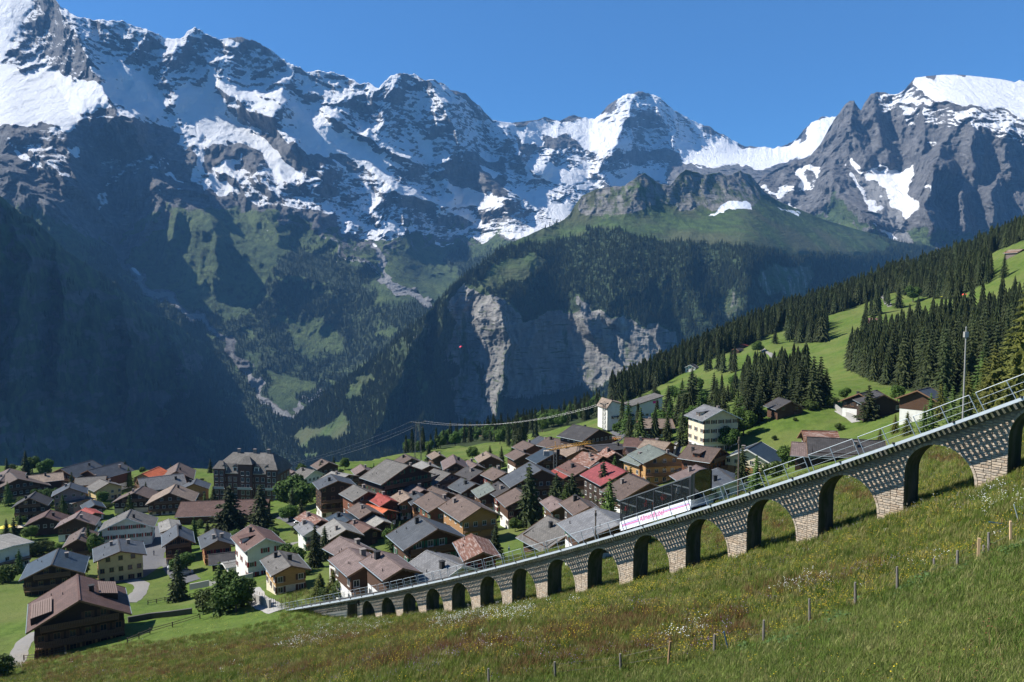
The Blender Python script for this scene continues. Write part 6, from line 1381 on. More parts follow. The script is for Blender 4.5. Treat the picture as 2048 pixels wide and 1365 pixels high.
SKINDS = [('golden',2040,835,250,1.0),('golden',2012,820,160,1.1),('golden',1985,815,130,1.2),('larch',1960,815,110,1.2),('golden',1935,815,90,1.2),('larch',1905,820,80,1.2),('golden',1880,830,70,1.3),('larch',1862,815,76,1.2),('golden',1840,845,56,1.4),('golden',1815,850,48,1.4),('larch',1850,800,60,1.2),('golden',1790,862,38,1.5),('golden',1760,872,34,1.5),('larch',1925,790,80,1.1),('golden',1968,780,100,1.1),('golden',2000,790,120,1.1),('larch',1890,790,60,1.1),('golden',2046,790,170,1.1)]
def scatter(name, pts, scl, src, seed=1, tilt=False, wscale=1.0):
    """one object: points that carry copies of a tree's crown"""
    me = bpy.data.meshes.new(name); P = np.asarray(pts, np.float32); me.vertices.add(len(P)); me.vertices.foreach_set('co', P.reshape(-1))
    rs = np.random.default_rng(seed); a = me.attributes.new('size', 'FLOAT_VECTOR', 'POINT'); s = np.asarray(scl, np.float32); w = s*rs.uniform(.72, 1.35, len(s))*wscale
    a.data.foreach_set('vector', np.stack([w, w, s], 1).reshape(-1).astype(np.float32))
    b = me.attributes.new('turn', 'FLOAT_VECTOR', 'POINT'); rt = np.zeros((len(P), 3), np.float32); rt[:, 2] = rs.uniform(0, 6.28, len(P)); 
    if tilt: rt[:, :2] = rs.uniform(-.25, .25, (len(P), 2))
    b.data.foreach_set('vector', rt.reshape(-1))
    o = link(name, me); g = bpy.data.node_groups.new(name, 'GeometryNodeTree')
    g.interface.new_socket('Geometry', in_out='INPUT', socket_type='NodeSocketGeometry'); g.interface.new_socket('Geometry', in_out='OUTPUT', socket_type='NodeSocketGeometry')
    N = g.nodes.new; gi, go = N('NodeGroupInput'), N('NodeGroupOutput'); ip = N('GeometryNodeInstanceOnPoints')
    na = N('GeometryNodeInputNamedAttribute'); na.data_type = 'FLOAT_VECTOR'; na.inputs[0].default_value = 'size'
    nb = N('GeometryNodeInputNamedAttribute'); nb.data_type = 'FLOAT_VECTOR'; nb.inputs[0].default_value = 'turn'
    mp = N('GeometryNodeMeshToPoints'); L = g.links.new
    L(gi.outputs[0], mp.inputs[0]); L(mp.outputs[0], ip.inputs['Points']); L(na.outputs['Attribute'], ip.inputs['Scale']); L(nb.outputs['Attribute'], ip.inputs['Rotation'])
    if isinstance(src, (list, tuple)):
        jn = N('GeometryNodeGeometryToInstance')
        for s_ in src:
            oi = N('GeometryNodeObjectInfo'); oi.inputs['Object'].default_value = s_; oi.inputs['As Instance'].default_value = True; L(oi.outputs['Geometry'], jn.inputs[0])
        L(jn.outputs[0], ip.inputs['Instance'])
        ip.inputs['Pick Instance'].default_value = True
        for s_ in (): pass
    else:
        oi = N('GeometryNodeObjectInfo'); oi.inputs['Object'].default_value = src; oi.inputs['As Instance'].default_value = True; L(oi.outputs['Geometry'], ip.inputs['Instance'])
    L(ip.outputs[0], go.inputs[0]); m = o.modifiers.new('scatter', 'NODES'); m.node_group = g; tag(o, kind='stuff'); return o
FORE = [  # woods on the right slope: outline, size range m, label
 (0, (14, 23), 'dark spruce in the long wood along the crest of the right-hand hill'), (1, (15, 22), 'spruce in the small grove beside the hill meadow'), (2, (14, 22), 'dark spruce of the upper wood by the topmost meadow'), (3, (11, 21), 'dark spruce in the dense wood above the railing on the right'), (4, (13, 20), 'spruce in the row below the hill meadow')]
CLUMPS = [(1412,745),(1420,741),(1437,742),(1446,745),(1462,746),(1469,745),(1579,684),(1588,680),(1601,686),(1611,684),(1622,685),(1632,684),(1641,682),(1732,634),(1742,634),(1752,632),(1757,628),(1648,676),(1575,676),(1770,606),(1776,612)]
def build_trees():
    tree_meshes(); HOUSES = [o for o in C.objects if o.parent is None and o.get('category') in ('house', 'barn', 'station', 'hotel', 'guest house', 'hut')]
    for s in SINGLES:
        k, u, v, hp, lab = s[:5]; w = s[5] if len(s) > 5 else 1.0
        tree_px(k, u, v, hp*1.06, lab, w=w*(1.35 if k in ('spruce', 'mid') else 1.25 if k in ('larch', 'pine') else 1.15))
    for i, (k, u, v, hp, w) in enumerate(SKINDS):
        tree_px(k, u, v, hp, 'yellow-green conifer in the sunlit row behind the railing at the far right' if k == 'golden' else 'feathery light conifer in the sunlit row behind the railing at the far right', 'sunlit conifers behind the railing', w, D=150+((i*37) % 60))
    rs = random.Random(4)
    for i, (u, v) in enumerate(CLUMPS):
        p = hit(u, v, 0.05, y0=250); tree('mid', p, rs.uniform(15, 21), 'dark spruce in one of the small clumps on the hill meadow', 'spruces in clumps on the hill meadow', 1.1)
    # woods: scatter candidates over the ground, keep those whose foot lies in a wood
    rg = np.random.default_rng(12); n = 60000
    s = rg.uniform(-0.02, 0.84, n); y = np.sqrt(rg.uniform(230.0**2, 1000.0**2, n)); x = s*y; z = gz(x, y); U, V = proj(np.stack([x, y, z], -1))
    E = np.interp(U, EDGE[:, 0], EDGE[:, 1]); taken = []; cell = set(); allp = []
    wu, wv = U+fbm(x/25, y/25, 3, 3)*9, V+fbm(x/25, y/25, 6, 3)*6
    for wi, (pi, (h0, h1), lab) in enumerate(FORE):
        m = in_poly(wu, wv, WOODS[pi]) & (y < E+60)
        if pi == 3: m &= (y > 235) & (y < 560)
        else: m &= y > 330
        idx = np.where(m)[0]; sp = 4.3
        for j in idx:
            c = (int(x[j]/sp), int(y[j]/sp))
            if c in cell: continue
            cell.add(c); allp.append((float(y[j]), x[j], y[j], z[j], rs.uniform(h0, h1)*(1.0 if rs.random() < .8 else .7), lab))
    allp.sort(key=lambda t: t[0]/t[4]); print('WOOD', len(allp))
    src = None; fr = []
    for q, (d, x_, y_, z_, h, lab) in enumerate(allp):
        if q < 170:
            o = tree('mid' if q > 60 else 'spruce', (x_, y_, z_-.3), h, lab, 'spruces of the woods on the right-hand slope', 1.05)
            if q in (62, 66, 70) : fr.append(o.children[0])
        else: break
    rest = allp[170:]
    sel = [t for i, t in enumerate(rest)]
    src = fr[0]
    for q in range(3): scatter('spruce_wood', [(t[1], t[2], t[3]-.3) for t in sel[q::3]], [t[4]*rs.uniform(.7, 1.15) for t in sel[q::3]], fr[q], 3+q)
    # loose trees and thickets on the slope around the station and the white house
    nn = 0; used = set()
    for _ in range(4000):
        if nn >= 70: break
        u, v = rs.uniform(1225, 1540), rs.uniform(765, 905); q = hit(u, v, .05, y0=205)
        if not in_poly(np.array([u]), np.array([v]), [(1225,800),(1290,765),(1330,790),(1400,775),(1500,740),(1545,770),(1530,850),(1480,880),(1400,905),(1340,880),(1300,905),(1240,880)])[0]: continue
        if perlin(u/28, v/18, 3.0) < .02: continue
        if any((o.location.x-q.x)**2+(o.location.y-q.y)**2 < 95 for o in HOUSES): continue
        k = rs.choice(['leaf', 'mid', 'leaf', 'larch', 'spruce', 'bush']); h = {'leaf': rs.uniform(5, 10), 'mid': rs.uniform(8, 15), 'larch': rs.uniform(8, 14), 'spruce': rs.uniform(9, 15), 'bush': rs.uniform(2.5, 4)}[k]
        j = min(HOUSES, key=lambda o: (o.location.x-q.x)**2+(o.location.y-q.y)**2); dx, dy = q.x-j.location.x, q.y-j.location.y
        lab = ' '.join(({'leaf': 'leafy tree', 'mid': 'dark conifer', 'larch': 'light green larch', 'spruce': 'slope spruce', 'bush': 'slope bush'}[k]+' '+(('right of' if dx > 0 else 'left of') if abs(dx) > abs(dy) else ('uphill behind' if dy > 0 else 'below'))+' the '+' '.join(j['label'].split()[:9])).split()[:14])
        while lab.split()[-1] in ('the', 'a', 'of', 'in', 'with', 'and', 'at', 'on', 'by', 'to', 'under', 'above', 'beside', 'behind', 'left', 'right'): lab = lab.rsplit(' ', 1)[0]
        tree(k, q, h, lab, 'loose trees on the slope around the station and the white house', 1.2); nn += 1
    # mixed trees on the shelf slope towards the far hamlet and the rim
    n = 9000; s = rg.uniform(-.14, .19, n); y = rg.uniform(300, 1240, n); x = s*y; z = gz(x, y); U, V = proj(np.stack([x, y, z], -1))
    m = in_poly(U, V, [(880,900),(960,882),(1040,905),(1060,888),(1085,868),(1150,858),(1200,835),(1210,800),(1195,800),(1120,828),(1060,850),(1000,858),(930,868),(870,895)]) | in_poly(U, V, [(690,935),(760,915),(870,905),(880,890),(800,900),(700,920)])
    m &= (fbm(x/40, y/40, 9, 3) > -0.12)
    idx = np.where(m)[0][:560]; cnt = {'leaf': 0, 'mid': 0}; far_leaf = []; far_sp = []
    order = idx[np.argsort(y[idx])]; leafsrc = None
    for j in order:
        k = 'leaf' if rs.random() < .45 else 'mid'; h = rs.uniform(7, 12) if k == 'leaf' else rs.uniform(9, 17)
        if cnt[k] < 45:
            o = tree(k, (x[j], y[j], z[j]-.2), h, 'leafy tree on the wooded rim between the village and the far hamlet' if k == 'leaf' else 'spruce on the wooded rim between the village and the far hamlet', 'trees on the wooded rim', 1.0); cnt[k] += 1
            if k == 'leaf': leafsrc = o.children[0]
        else: (far_leaf if k == 'leaf' else far_sp).append((x[j], y[j], z[j]-.2, h))
    if far_leaf: scatter('leafy_wood', [t[:3] for t in far_leaf], [t[3] for t in far_leaf], leafsrc, 5)
    if far_sp: scatter('rim_spruce_wood', [t[:3] for t in far_sp], [t[3] for t in far_sp], src, 6)
    return src, leafsrc
def build_gardens():
    rs = random.Random(99); rg = np.random.default_rng(98); occ = [(o.matrix_world.translation.x if False else o.location.x, o.location.y) for o in C.objects if o.parent is None and o.get('group') == 'houses of the village']
    labs = [o['label'] for o in C.objects if o.parent is None and o.get('group') == 'houses of the village']; used = set()
    occ = np.array(occ); n = 0; tries = 0
    while n < 150 and tries < 9000:
        tries += 1; u = rs.uniform(0, 1400); v = rs.uniform(945, 1190)
        lo = np.interp(u, [0, 560, 700, 1000, 1400], [1170, 1150, 1140, 1080, 985])
        if v > lo or (235 < u < 345 and v > 1040): continue
        p = hit(u, v, 0, y0=behind(u)+8)
        if p.y > 420 or p.y < behind(u)+8: continue
        if np.hypot(occ[:, 0]-p.x, occ[:, 1]-p.y).min() < 9.0: continue
        j = int(np.argmin(np.hypot(occ[:, 0]-p.x, occ[:, 1]-p.y))); dx, dy = p.x-occ[j, 0], p.y-occ[j, 1]
        side = ('right of' if dx > 0 else 'left of') if abs(dx) > abs(dy) else ('behind' if dy > 0 else 'in front of')
        k = rs.choice(['bush', 'bush', 'leaf', 'spruce', 'larch', 'leaf']); h = {'bush': rs.uniform(1.4, 3.0), 'leaf': rs.uniform(3, 7), 'spruce': rs.uniform(5, 12), 'larch': rs.uniform(5, 10)}[k]
        ref = ' '.join(labs[j].split()[:10]); ref = ref.rsplit(' ', 1)[0] if ref.split()[-1] in ('the', 'a', 'of', 'in', 'with', 'and', 'under', 'above', 'beside', 'behind', 'left', 'right') else ref
        lab = ' '.join(({'bush': 'garden bush', 'leaf': 'leafy tree', 'spruce': 'garden spruce', 'larch': 'light conifer'}[k]+' '+side+' the '+ref).split()[:16])
        if lab in used: continue
        used.add(lab); tree(k, p, h, lab, 'garden trees and bushes', 1.25); n += 1
    print('GARDEN', n)
def far_woods(sheet, name, src, count, seed, h=(16, 26), thr=0.5, vmin=0, umin=-1e9, umax=1e9):
    o, P, U, V, A = sheet; rs = np.random.default_rng(seed)
    R, K = P.shape[:2]; i = rs.integers(2, R-2, count*6); j = rs.integers(2, K-2, count*6)
    p = P[i, j]; e1 = P[i, j+1]-p; e2 = P[i+1, j]-p; nrm = np.cross(e1, e2); nrm /= np.linalg.norm(nrm, axis=1)[:, None]+1e-9; nz = np.abs(nrm[:, 2])
    w = A['wood'][i, j]*A['grass'][i, j]; area = 1.0
    keep = (w > thr*rs.uniform(.4, 1.3, len(i))) & (nz > 0.14) & (V[i, j] > vmin) & (U[i, j] > umin) & (U[i, j] < umax) & (A['snow'][i, j] < .2)
    f = rs.uniform(0, 1, (len(i), 2)); p = p+e1*f[:, :1]+e2*f[:, 1:]
    p = p[keep][:count]; hh = rs.uniform(*h, len(p)); p[:, 2] -= 1.0
    print('FARWOOD', name, len(p)); return scatter(name, p, hh, src, seed, wscale=1.15)
# ================================================================ the grand hotel, the station and other single things
def simple_mat(nm, c, rough=0.7, metal=0.0, var=0.15):
    if nm in M: return M[nm]
    n = NT(nm); n.base(n.mix(n.noise(n.coord('Object'), 2.0, 5, .65), tuple(x*(1-var) for x in c)+(1,), tuple(min(x*(1+var), .95) for x in c)+(1,))).rough(rough); n.b.inputs['Metallic'].default_value = metal; M[nm] = n.m; return n.m
def gz2(x, y):
    x = np.asarray(x, float); y = np.asarray(y, float)
    return gz(x, y)+fbm(x/2.3, y/2.3, 1.7, 3)*np.interp(y, [10, 120, 400], [0.10, 0.12, 0.0])
def build_hotel():
    p = hit(492, 1006, 0, y0=230); D = p.y; w = 137*D/FPX; W2 = w/2; dp = w*0.5
    root = empty('grand_hotel', (p.x, p.y+1.0, p.z), 'grand dark brick hotel with white windows and a huge grey mansard roof', 'hotel', None, math.radians(-6))
    hh = 58*D/FPX; wall = simple_mat('hotel_brick', (.10, .05, .038)); grey = M['roof_grey']; wh = M['frame_white']
    mb = MB(); mb.box(-W2+.8, W2-.8, 0, dp, -4, hh); mb.build('wall', wall, root)
    mb = MB(); mb.box(-W2+.5, W2-.5, -.3, dp+.3, hh+.004, hh+.35); mb.build('cornice', wh, root)
    e, t, top = W2+.3, W2*.86, W2*.62; z0, z1, z2 = hh+.35, hh+4.0, hh+7.4
    mb = MB(); mb.add([(-e, -.8, z0), (e, -.8, z0), (e, dp+.8, z0), (-e, dp+.8, z0), (-t, 1.4, z1), (t, 1.4, z1), (t, dp-1.4, z1), (-t, dp-1.4, z1)], [(0, 1, 5, 4), (1, 2, 6, 5), (2, 3, 7, 6), (3, 0, 4, 7), (3, 2, 1, 0)])
    mb.add([(-t, 1.4, z1), (t, 1.4, z1), (t, dp-1.4, z1), (-t, dp-1.4, z1), (-top, dp/2, z2), (top, dp/2, z2)], [(0, 1, 5, 4), (2, 3, 4, 5), (1, 2, 5), (3, 0, 4)])
    rf = mb.build('roof', grey, root)
    wm = window_mesh(1.3, 1.7, 'frame_white', None); nr = 4
    for r_ in range(nr):
        z = 0.6+r_*(hh-1)/nr
        for i in range(11):
            x = -W2+2.0+(w-4.0)*i/10
            if abs(x) < 2.2: continue
            link('window', wm, root, (x, -.004, z))
        for i in range(4): link('window', wm, root, (-W2+.8-.004, 2+i*(dp-4)/3, z), (0, 0, -PI/2)); link('window', wm, root, (W2-.8+.004, 2+i*(dp-4)/3, z), (0, 0, PI/2))
    # turrets at the corners and the centre gable
    for x in (-W2+2.6, W2-2.6, -1e-3):
        q = 2.3 if abs(x) > 1 else 2.9; zt = hh+(2.2 if abs(x) > 1 else 4.2); mb = MB(); mb.box(x-q, x+q, -1.0, 2.0, -4, zt); tw = mb.build('turret' if abs(x) > 1 else 'centre_bay', wall, root)
        mb = MB(); mb.add([(x-q-.4, -1.4, zt), (x+q+.4, -1.4, zt), (x+q+.4, 2.6, zt), (x-q-.4, 2.6, zt), (x-q*.35, 1.2, zt+2.8), (x+q*.35, 1.2, zt+2.8)], [(0, 1, 5, 4), (1, 2, 5), (2, 3, 4, 5), (3, 0, 4), (3, 2, 1, 0)]); mb.build('turret_roof', grey, tw)
        for r_ in range(nr+1):
            z = 0.6+r_*(hh-1)/nr
            if z+1.7 > zt: continue
            for dx in ((-1.1, 1.1) if q > 2.2 else (0,)): link('window', wm, tw, (x+dx, -1.004, z))
        mb = MB(); mb.box(x-q-.1, x+q+.1, -1.9, -1.004, hh*.48, hh*.48+.15); mb.box(x-q-.1, x+q+.1, -1.9, -1.84, hh*.48+.15, hh*.48+1.0); mb.build('balcony', wh, tw)
    for x in (-W2*.66, -W2*.33, W2*.33, W2*.66):
        mb = MB(); mb.box(x-.9, x+.9, -.2, 2.2, z0+.2, z0+2.6); d_ = mb.build('dormer', M['wall_white'], rf); link('window', wm, d_, (x, -.204, z0+.55))
        mb = MB(); mb.add([(x-1.2, -.6, z0+2.6), (x+1.2, -.6, z0+2.6), (x+1.2, 2.6, z0+2.6), (x-1.2, 2.6, z0+2.6), (x, -.6, z0+3.6), (x, 2.6, z0+3.6)], [(0, 1, 4), (1, 2, 5, 4), (2, 3, 5), (3, 0, 4, 5), (3, 2, 1, 0)]); mb.build('dormer_roof', grey, d_)
    for x in (-top*.7, top*.1, top*.8):
        mb = MB(); mb.box(x-.5, x+.5, dp/2-.5, dp/2+.5, z2-1, z2+1.3); mb.box(x-.65, x+.65, dp/2-.65, dp/2+.65, z2+1.3, z2+1.5); mb.build('chimney', M['chimney_stone'], rf)
def build_station():
    p = hit(1292, 838, 0, y0=260); D = p.y; k = D/FPX
    root = empty('cable_car_station', (p.x, p.y, p.z), 'pale cable car station with tan-roofed wing and long grey hall bearing a magenta sign', 'station', None, math.radians(16))
    X = lambda u: (u-1292)*k
    wp = simple_mat('station_wall', (.52, .56, .60)); wb = M['wall_white']
    mb = MB(); x0, x1 = X(1254), X(1328); h0, h1 = 24*k, 44*k
    mb.hexa([(x0, 0, -4), (x1, 0, -4), (x1, 9, -4), (x0, 9, -4), (x0, 0, h0), (x1, 0, h1), (x1, 9, h1), (x0, 9, h0)]); hall = mb.build('hall', wp, root)
    mb = MB(); mb.hexa([(x0-.5, -.6, h0), (x1+.5, -.6, h1), (x1+.5, 9.6, h1), (x0-.5, 9.6, h0), (x0-.5, -.6, h0+.4), (x1+.5, -.6, h1+.4), (x1+.5, 9.6, h1+.4), (x0-.5, 9.6, h0+.4)]); mb.build('hall_roof', M['roof_grey'], root)
    mb = MB(); mb.box(X(1307), X(1319), -.12, -.004, h0+6.5*k, h0+11.5*k); mb.build('magenta_sign', simple_mat('magenta', (.62, .03, .22)), hall)
    for i in range(5): link('window', window_mesh(1.5, 1.0, 'frame_white', None), hall, (x0+1.8+i*2.4, -.004, h0*.25))
    # wing with its tan roof running away from the viewer
    xa, xb = X(1204), X(1252); hz = 40*k; mb = MB(); m_ = (xa+xb)/2
    mb.add([(xa, -2, -4), (xb, -2, -4), (xb, 9, -4), (xa, 9, -4), (xa, -2, hz*.62), (xb, -2, hz*.70), (xb, 9, hz*.70), (xa, 9, hz*.62), (xa+2, -2, hz), (xa+2, 9, hz)], [(0, 1, 5, 8, 4), (2, 3, 7, 9, 6), (1, 2, 6, 5), (3, 0, 4, 7)]); wing = mb.build('wing', wb, root)
    mb = MB()
    mb.hexa([(xa+2, -2.5, hz), (xb+1, -2.5, hz*.70), (xb+1, 9.5, hz*.70), (xa+2, 9.5, hz), (xa+2, -2.5, hz+.3), (xb+1, -2.5, hz*.70+.3), (xb+1, 9.5, hz*.70+.3), (xa+2, 9.5, hz+.3)])
    mb.hexa([(xa-.5, -2.5, hz*.60), (xa+2, -2.5, hz), (xa+2, 9.5, hz), (xa-.5, 9.5, hz*.60), (xa-.5, -2.5, hz*.60+.3), (xa+2, -2.5, hz+.3), (xa+2, 9.5, hz+.3), (xa-.5, 9.5, hz*.60+.3)])
    wr = mb.build('wing_roof', M['roof_tan'], wing); 
    for i in range(3): link('window', window_mesh(1.2, 1.2, 'frame_wood', None), wing, (xa+2.6+i*2.6, -2.004, 1.2))
    mb = MB(); mb.tube((xa+4, 2, hz*.9), (xa+4, 2, hz+1.6), .25); mb.build('chimney', M['chimney_black'], wr)
def lattice_mast(name, label, cat, p, h, wb, wt, arm=None, group=None, mat=None):
    mat = mat or simple_mat('lattice_steel', (.12, .12, .12), .5, .5); root = empty(name, p, label, cat, group, 0.3); n = 7
    def w(z): return wb+(wt-wb)*z/h
    for sx, sy in ((-1, -1), (1, -1), (1, 1), (-1, 1)):
        mb = MB(); mb.bar((sx*wb/2, sy*wb/2, -2), (sx*wt/2, sy*wt/2, h), .16); mb.build('leg', mat, root)
    for i in range(n):
        z0, z1 = h*i/n, h*(i+1)/n; a, b = w(z0)/2, w(z1)/2
        for (p0, p1) in (((-a, -a), (b, -b)), ((a, -a), (b, b)), ((a, a), (-b, b)), ((-a, a), (-b, -b))):
            mb = MB(); mb.bar((*p0, z0), (*p1, z1), .08); mb.build('brace', mat, root)
    if arm:
        for z, l in arm:
            mb = MB(); mb.bar((-l, 0, z), (l, 0, z), .22); mb.bar((-l, 0, z), (0, 0, z+1.2), .1); mb.bar((l, 0, z), (0, 0, z+1.2), .1); mb.build('cross_arm', mat, root)
            for s in (-1, 1): mb = MB(); mb.box(s*l-.5, s*l+.5, -.18, .18, z+.12, z+.5); mb.build('saddle', mat, root)
    return root
def cable(pts, sag, r, label, mat, name='cable', n=24):
    mb = MB(); P = []
    for (a, b), sg in zip(zip(pts[:-1], pts[1:]), sag):
        for i in range(n+1):
            t = i/n; q = Vector(a).lerp(Vector(b), t); q.z -= sg*4*t*(1-t)
            if not P or i: P.append(q)
    vs, fs = [], []; m = 5
    for j, q in enumerate(P):
        d = (P[min(j+1, len(P)-1)]-P[max(j-1, 0)]).normalized(); s_ = d.cross(Vector((0, 0, 1))).normalized(); u_ = s_.cross(d)
        for i in range(m): t = 2*PI*i/m; vs.append(q+s_*math.cos(t)*r+u_*math.sin(t)*r)
        if j: fs += [((j-1)*m+i, (j-1)*m+(i+1) % m, j*m+(i+1) % m, j*m+i) for i in range(m)]
    mb.add(vs, fs); o = mb.build(name, mat); tag(o, label, 'cable'); return o
def build_lifts():
    st = simple_mat('rope_steel', (.26, .27, .28), .4, .3, .05)
    pa = hit(836, 925, 0, y0=330); pa = Vector(pa); h = (925-848)*pa.y/FPX+1.5
    lattice_mast('cable_car_pylon', 'dark lattice cable car pylon with cross arms behind the roofs', 'pylon', pa, h, 3.6, 1.5, [(h-.6, 3.6), (h-3.2, 2.4)])
    pb = hit(1208, 868, 0, y0=200); hb = (868-806)*pb.y/FPX
    lattice_mast('lift_mast', 'slim dark lattice mast in front of the cable car station', 'mast', pb, hb, 1.4, .9, [(hb-.4, 1.6)])
    topa = pa+Vector((0, 0, h+.1)); topb = pb+Vector((0, 0, hb+.1)); ca, sa = math.cos(.3), math.sin(.3)
    far = Vector(at(440, 938, 760).tolist())
    for s, lb in ((-1, 'nearer pale cable sagging between the two cable car masts down to the valley'), (1, 'farther pale cable sagging between the two cable car masts down to the valley')):
        cable([far+Vector((s*3, 0, 0)), topa+Vector((s*3.3*ca, s*3.3*sa, 0)), topb+Vector((s*1.4*ca, s*1.4*sa, 0))], (9, 5), .03, lb, st)
    cable([pa+Vector((-2, 0, h-3)), pa.lerp(far, .25)+Vector((0, 0, 6))], (1.0,), .05, 'short thin cable leaving the pylon below its upper arm', st)
def build_crane():
    p = hit(1110, 968, 0, y0=150); D = p.y; k = D/FPX; h = (968-897)*k
    yl = simple_mat('crane_yellow', (.55, .30, .05), .5); wt = simple_mat('crane_grey', (.38, .33, .28), .5)
    root = empty('tower_crane', p, 'small tower crane with a pale mast and a yellow lattice boom over the red roofs', 'crane')
    for sx, sy in ((-1, -1), (1, -1), (1, 1), (-1, 1)):
        mb = MB(); mb.bar((sx*.5, sy*.5, -1), (sx*.5, sy*.5, h), .16); mb.build('mast_leg', wt, root)
    for i in range(10):
        z0, z1 = h*i/10, h*(i+1)/10
        for a, b in (((-.5, -.5), (.5, -.5)), ((.5, -.5), (.5, .5)), ((.5, .5), (-.5, .5)), ((-.5, .5), (-.5, -.5))): mb = MB(); mb.bar((*a, z0), (*b, z1), .07); mb.build('brace', wt, root)
    end = Vector(at(1243, 877, D*1.22).tolist())-p; a = Vector((0, 0, h)); d = (end-a); L_ = d.length; d.normalize(); sd = d.cross(Vector((0, 0, 1))).normalized(); up = sd.cross(d)
    for off in (sd*.45, -sd*.45, up*.9):
        mb = MB(); mb.bar(a-d*7+off, a+d*L_+off, .15); mb.build('boom_chord', yl, root)
    n = 26
    for i in range(n):
        q0, q1 = a+d*(L_*i/n), a+d*(L_*(i+1)/n)
        for s in (1, -1): mb = MB(); mb.bar(q0+sd*s*.45, (q0+q1)/2+up*.9, .08); mb.build('boom_brace', yl, root); 
    mb = MB(); q = a-d*6.6; mb.box(q.x-.9, q.x+.9, q.y-.9, q.y+.9, q.z-1.5, q.z); mb.build('counterweight', simple_mat('ballast', (.35, .33, .30)), root)
    mb = MB(); mb.bar(a+up*.9+d*L_*.0, a+Vector((0, 0, 2.6)), .14); mb.build('apex', yl, root)
    mb = MB(); mb.box(.55, 1.5, -.5, .5, h-1.6, h-.1); mb.build('cab', M['pane'], root)
def k_D(u, out): k = k_of_u(u, out); return vk(k, out).y
def pole(name, u, vt, vb, D, r0, r1, mat, label, cat='pole', head=True, zbase=None):
    b = Vector(at(u, vb, D).tolist()); b.z = gz(b.x, b.y) if zbase is None else zbase; t = Vector(at(u, vt, D).tolist()); h = t.z-b.z
    root = empty(name, b, label, cat); mb = MB(); mb.tube((0, 0, -.5), (0, 0, h), r0, r1, 10); mb.build('shaft', mat, root)
    if head: mb = MB(); mb.box(-.12, .12, -.1, .1, h-.6, h-.25); mb.build('fitting', mat, root); mb = MB(); mb.tube((0, 0, h), (0, 0, h+.08), r1*1.3, r1, 8); mb.build('cap', mat, root)
    return root
def path(name, pts, w, mat, y0=None, lift=0.10, label=None):
    P = [hit(u, v, 0, y0=y0 or 60) for u, v in pts]; Q = []
    for a, b in zip(P[:-1], P[1:]):
        n = max(2, int((b-a).length/1.0)); Q += [a.lerp(b, i/n) for i in range(n)]
    Q.append(P[-1])
    for _ in range(6): Q = [Q[0]]+[(Q[i-1]+Q[i]*2+Q[i+1])/4 for i in range(1, len(Q)-1)]+[Q[-1]]
    vs, fs = [], []
    for i, q in enumerate(Q):
        d = (Q[min(i+1, len(Q)-1)]-Q[max(i-1, 0)]); d.z = 0; d.normalize(); s = Vector((-d.y, d.x, 0)); ww = w*(1+.06*math.sin(i*.37)+.04*math.sin(i*1.1))
        for t in (-.5, -.18, .18, .5): r = q+s*ww*t; vs.append((r.x, r.y, float(gz2(r.x, r.y))+lift*(1.0 if abs(t) < .4 else .35)))
        if i: fs += [((i-1)*4+j, (i-1)*4+j+1, i*4+j+1, i*4+j) for j in range(3)]
    me = bpy.data.meshes.new(name); me.from_pydata(vs, [], fs); me.materials.append(mat); me.update(); o = link(name, me); tag(o, kind='structure'); return o
def low_wall(name, pts, h, t, mat, label, y0=70):
    P = [hit(u, v, 0, y0=y0) for u, v in pts]; mb = MB(); n_ = 0
    vs, fs = [], []; Q = []
    for a, b in zip(P[:-1], P[1:]):
        n = max(1, int((b-a).length/2.5)); Q += [a.lerp(b, i/n) for i in range(n)]
    Q.append(P[-1]); o_ = Q[0].copy()
    for i, q in enumerate(Q):
        d = (Q[min(i+1, len(Q)-1)]-Q[max(i-1, 0)]); d.z = 0; d.normalize(); s = Vector((-d.y, d.x, 0))*t/2; z = gz(q.x, q.y)
        for r, zz in ((q-s, z-1), (q+s, z-1), (q+s, z+h), (q-s, z+h)): vs.append((r.x-o_.x, r.y-o_.y, zz-o_.z))
        if i: fs += [((i-1)*4+j, i*4+j, i*4+(j+1) % 4, (i-1)*4+(j+1) % 4) for j in range(4)]
    m = len(Q)-1; fs += [(0, 1, 2, 3), (m*4+3, m*4+2, m*4+1, m*4)]
    me = bpy.data.meshes.new(name); me.from_pydata(vs, [], fs); me.materials.append(mat); me.update(); o = link(name, me, None, o_); tag(o, label, 'wall'); return o
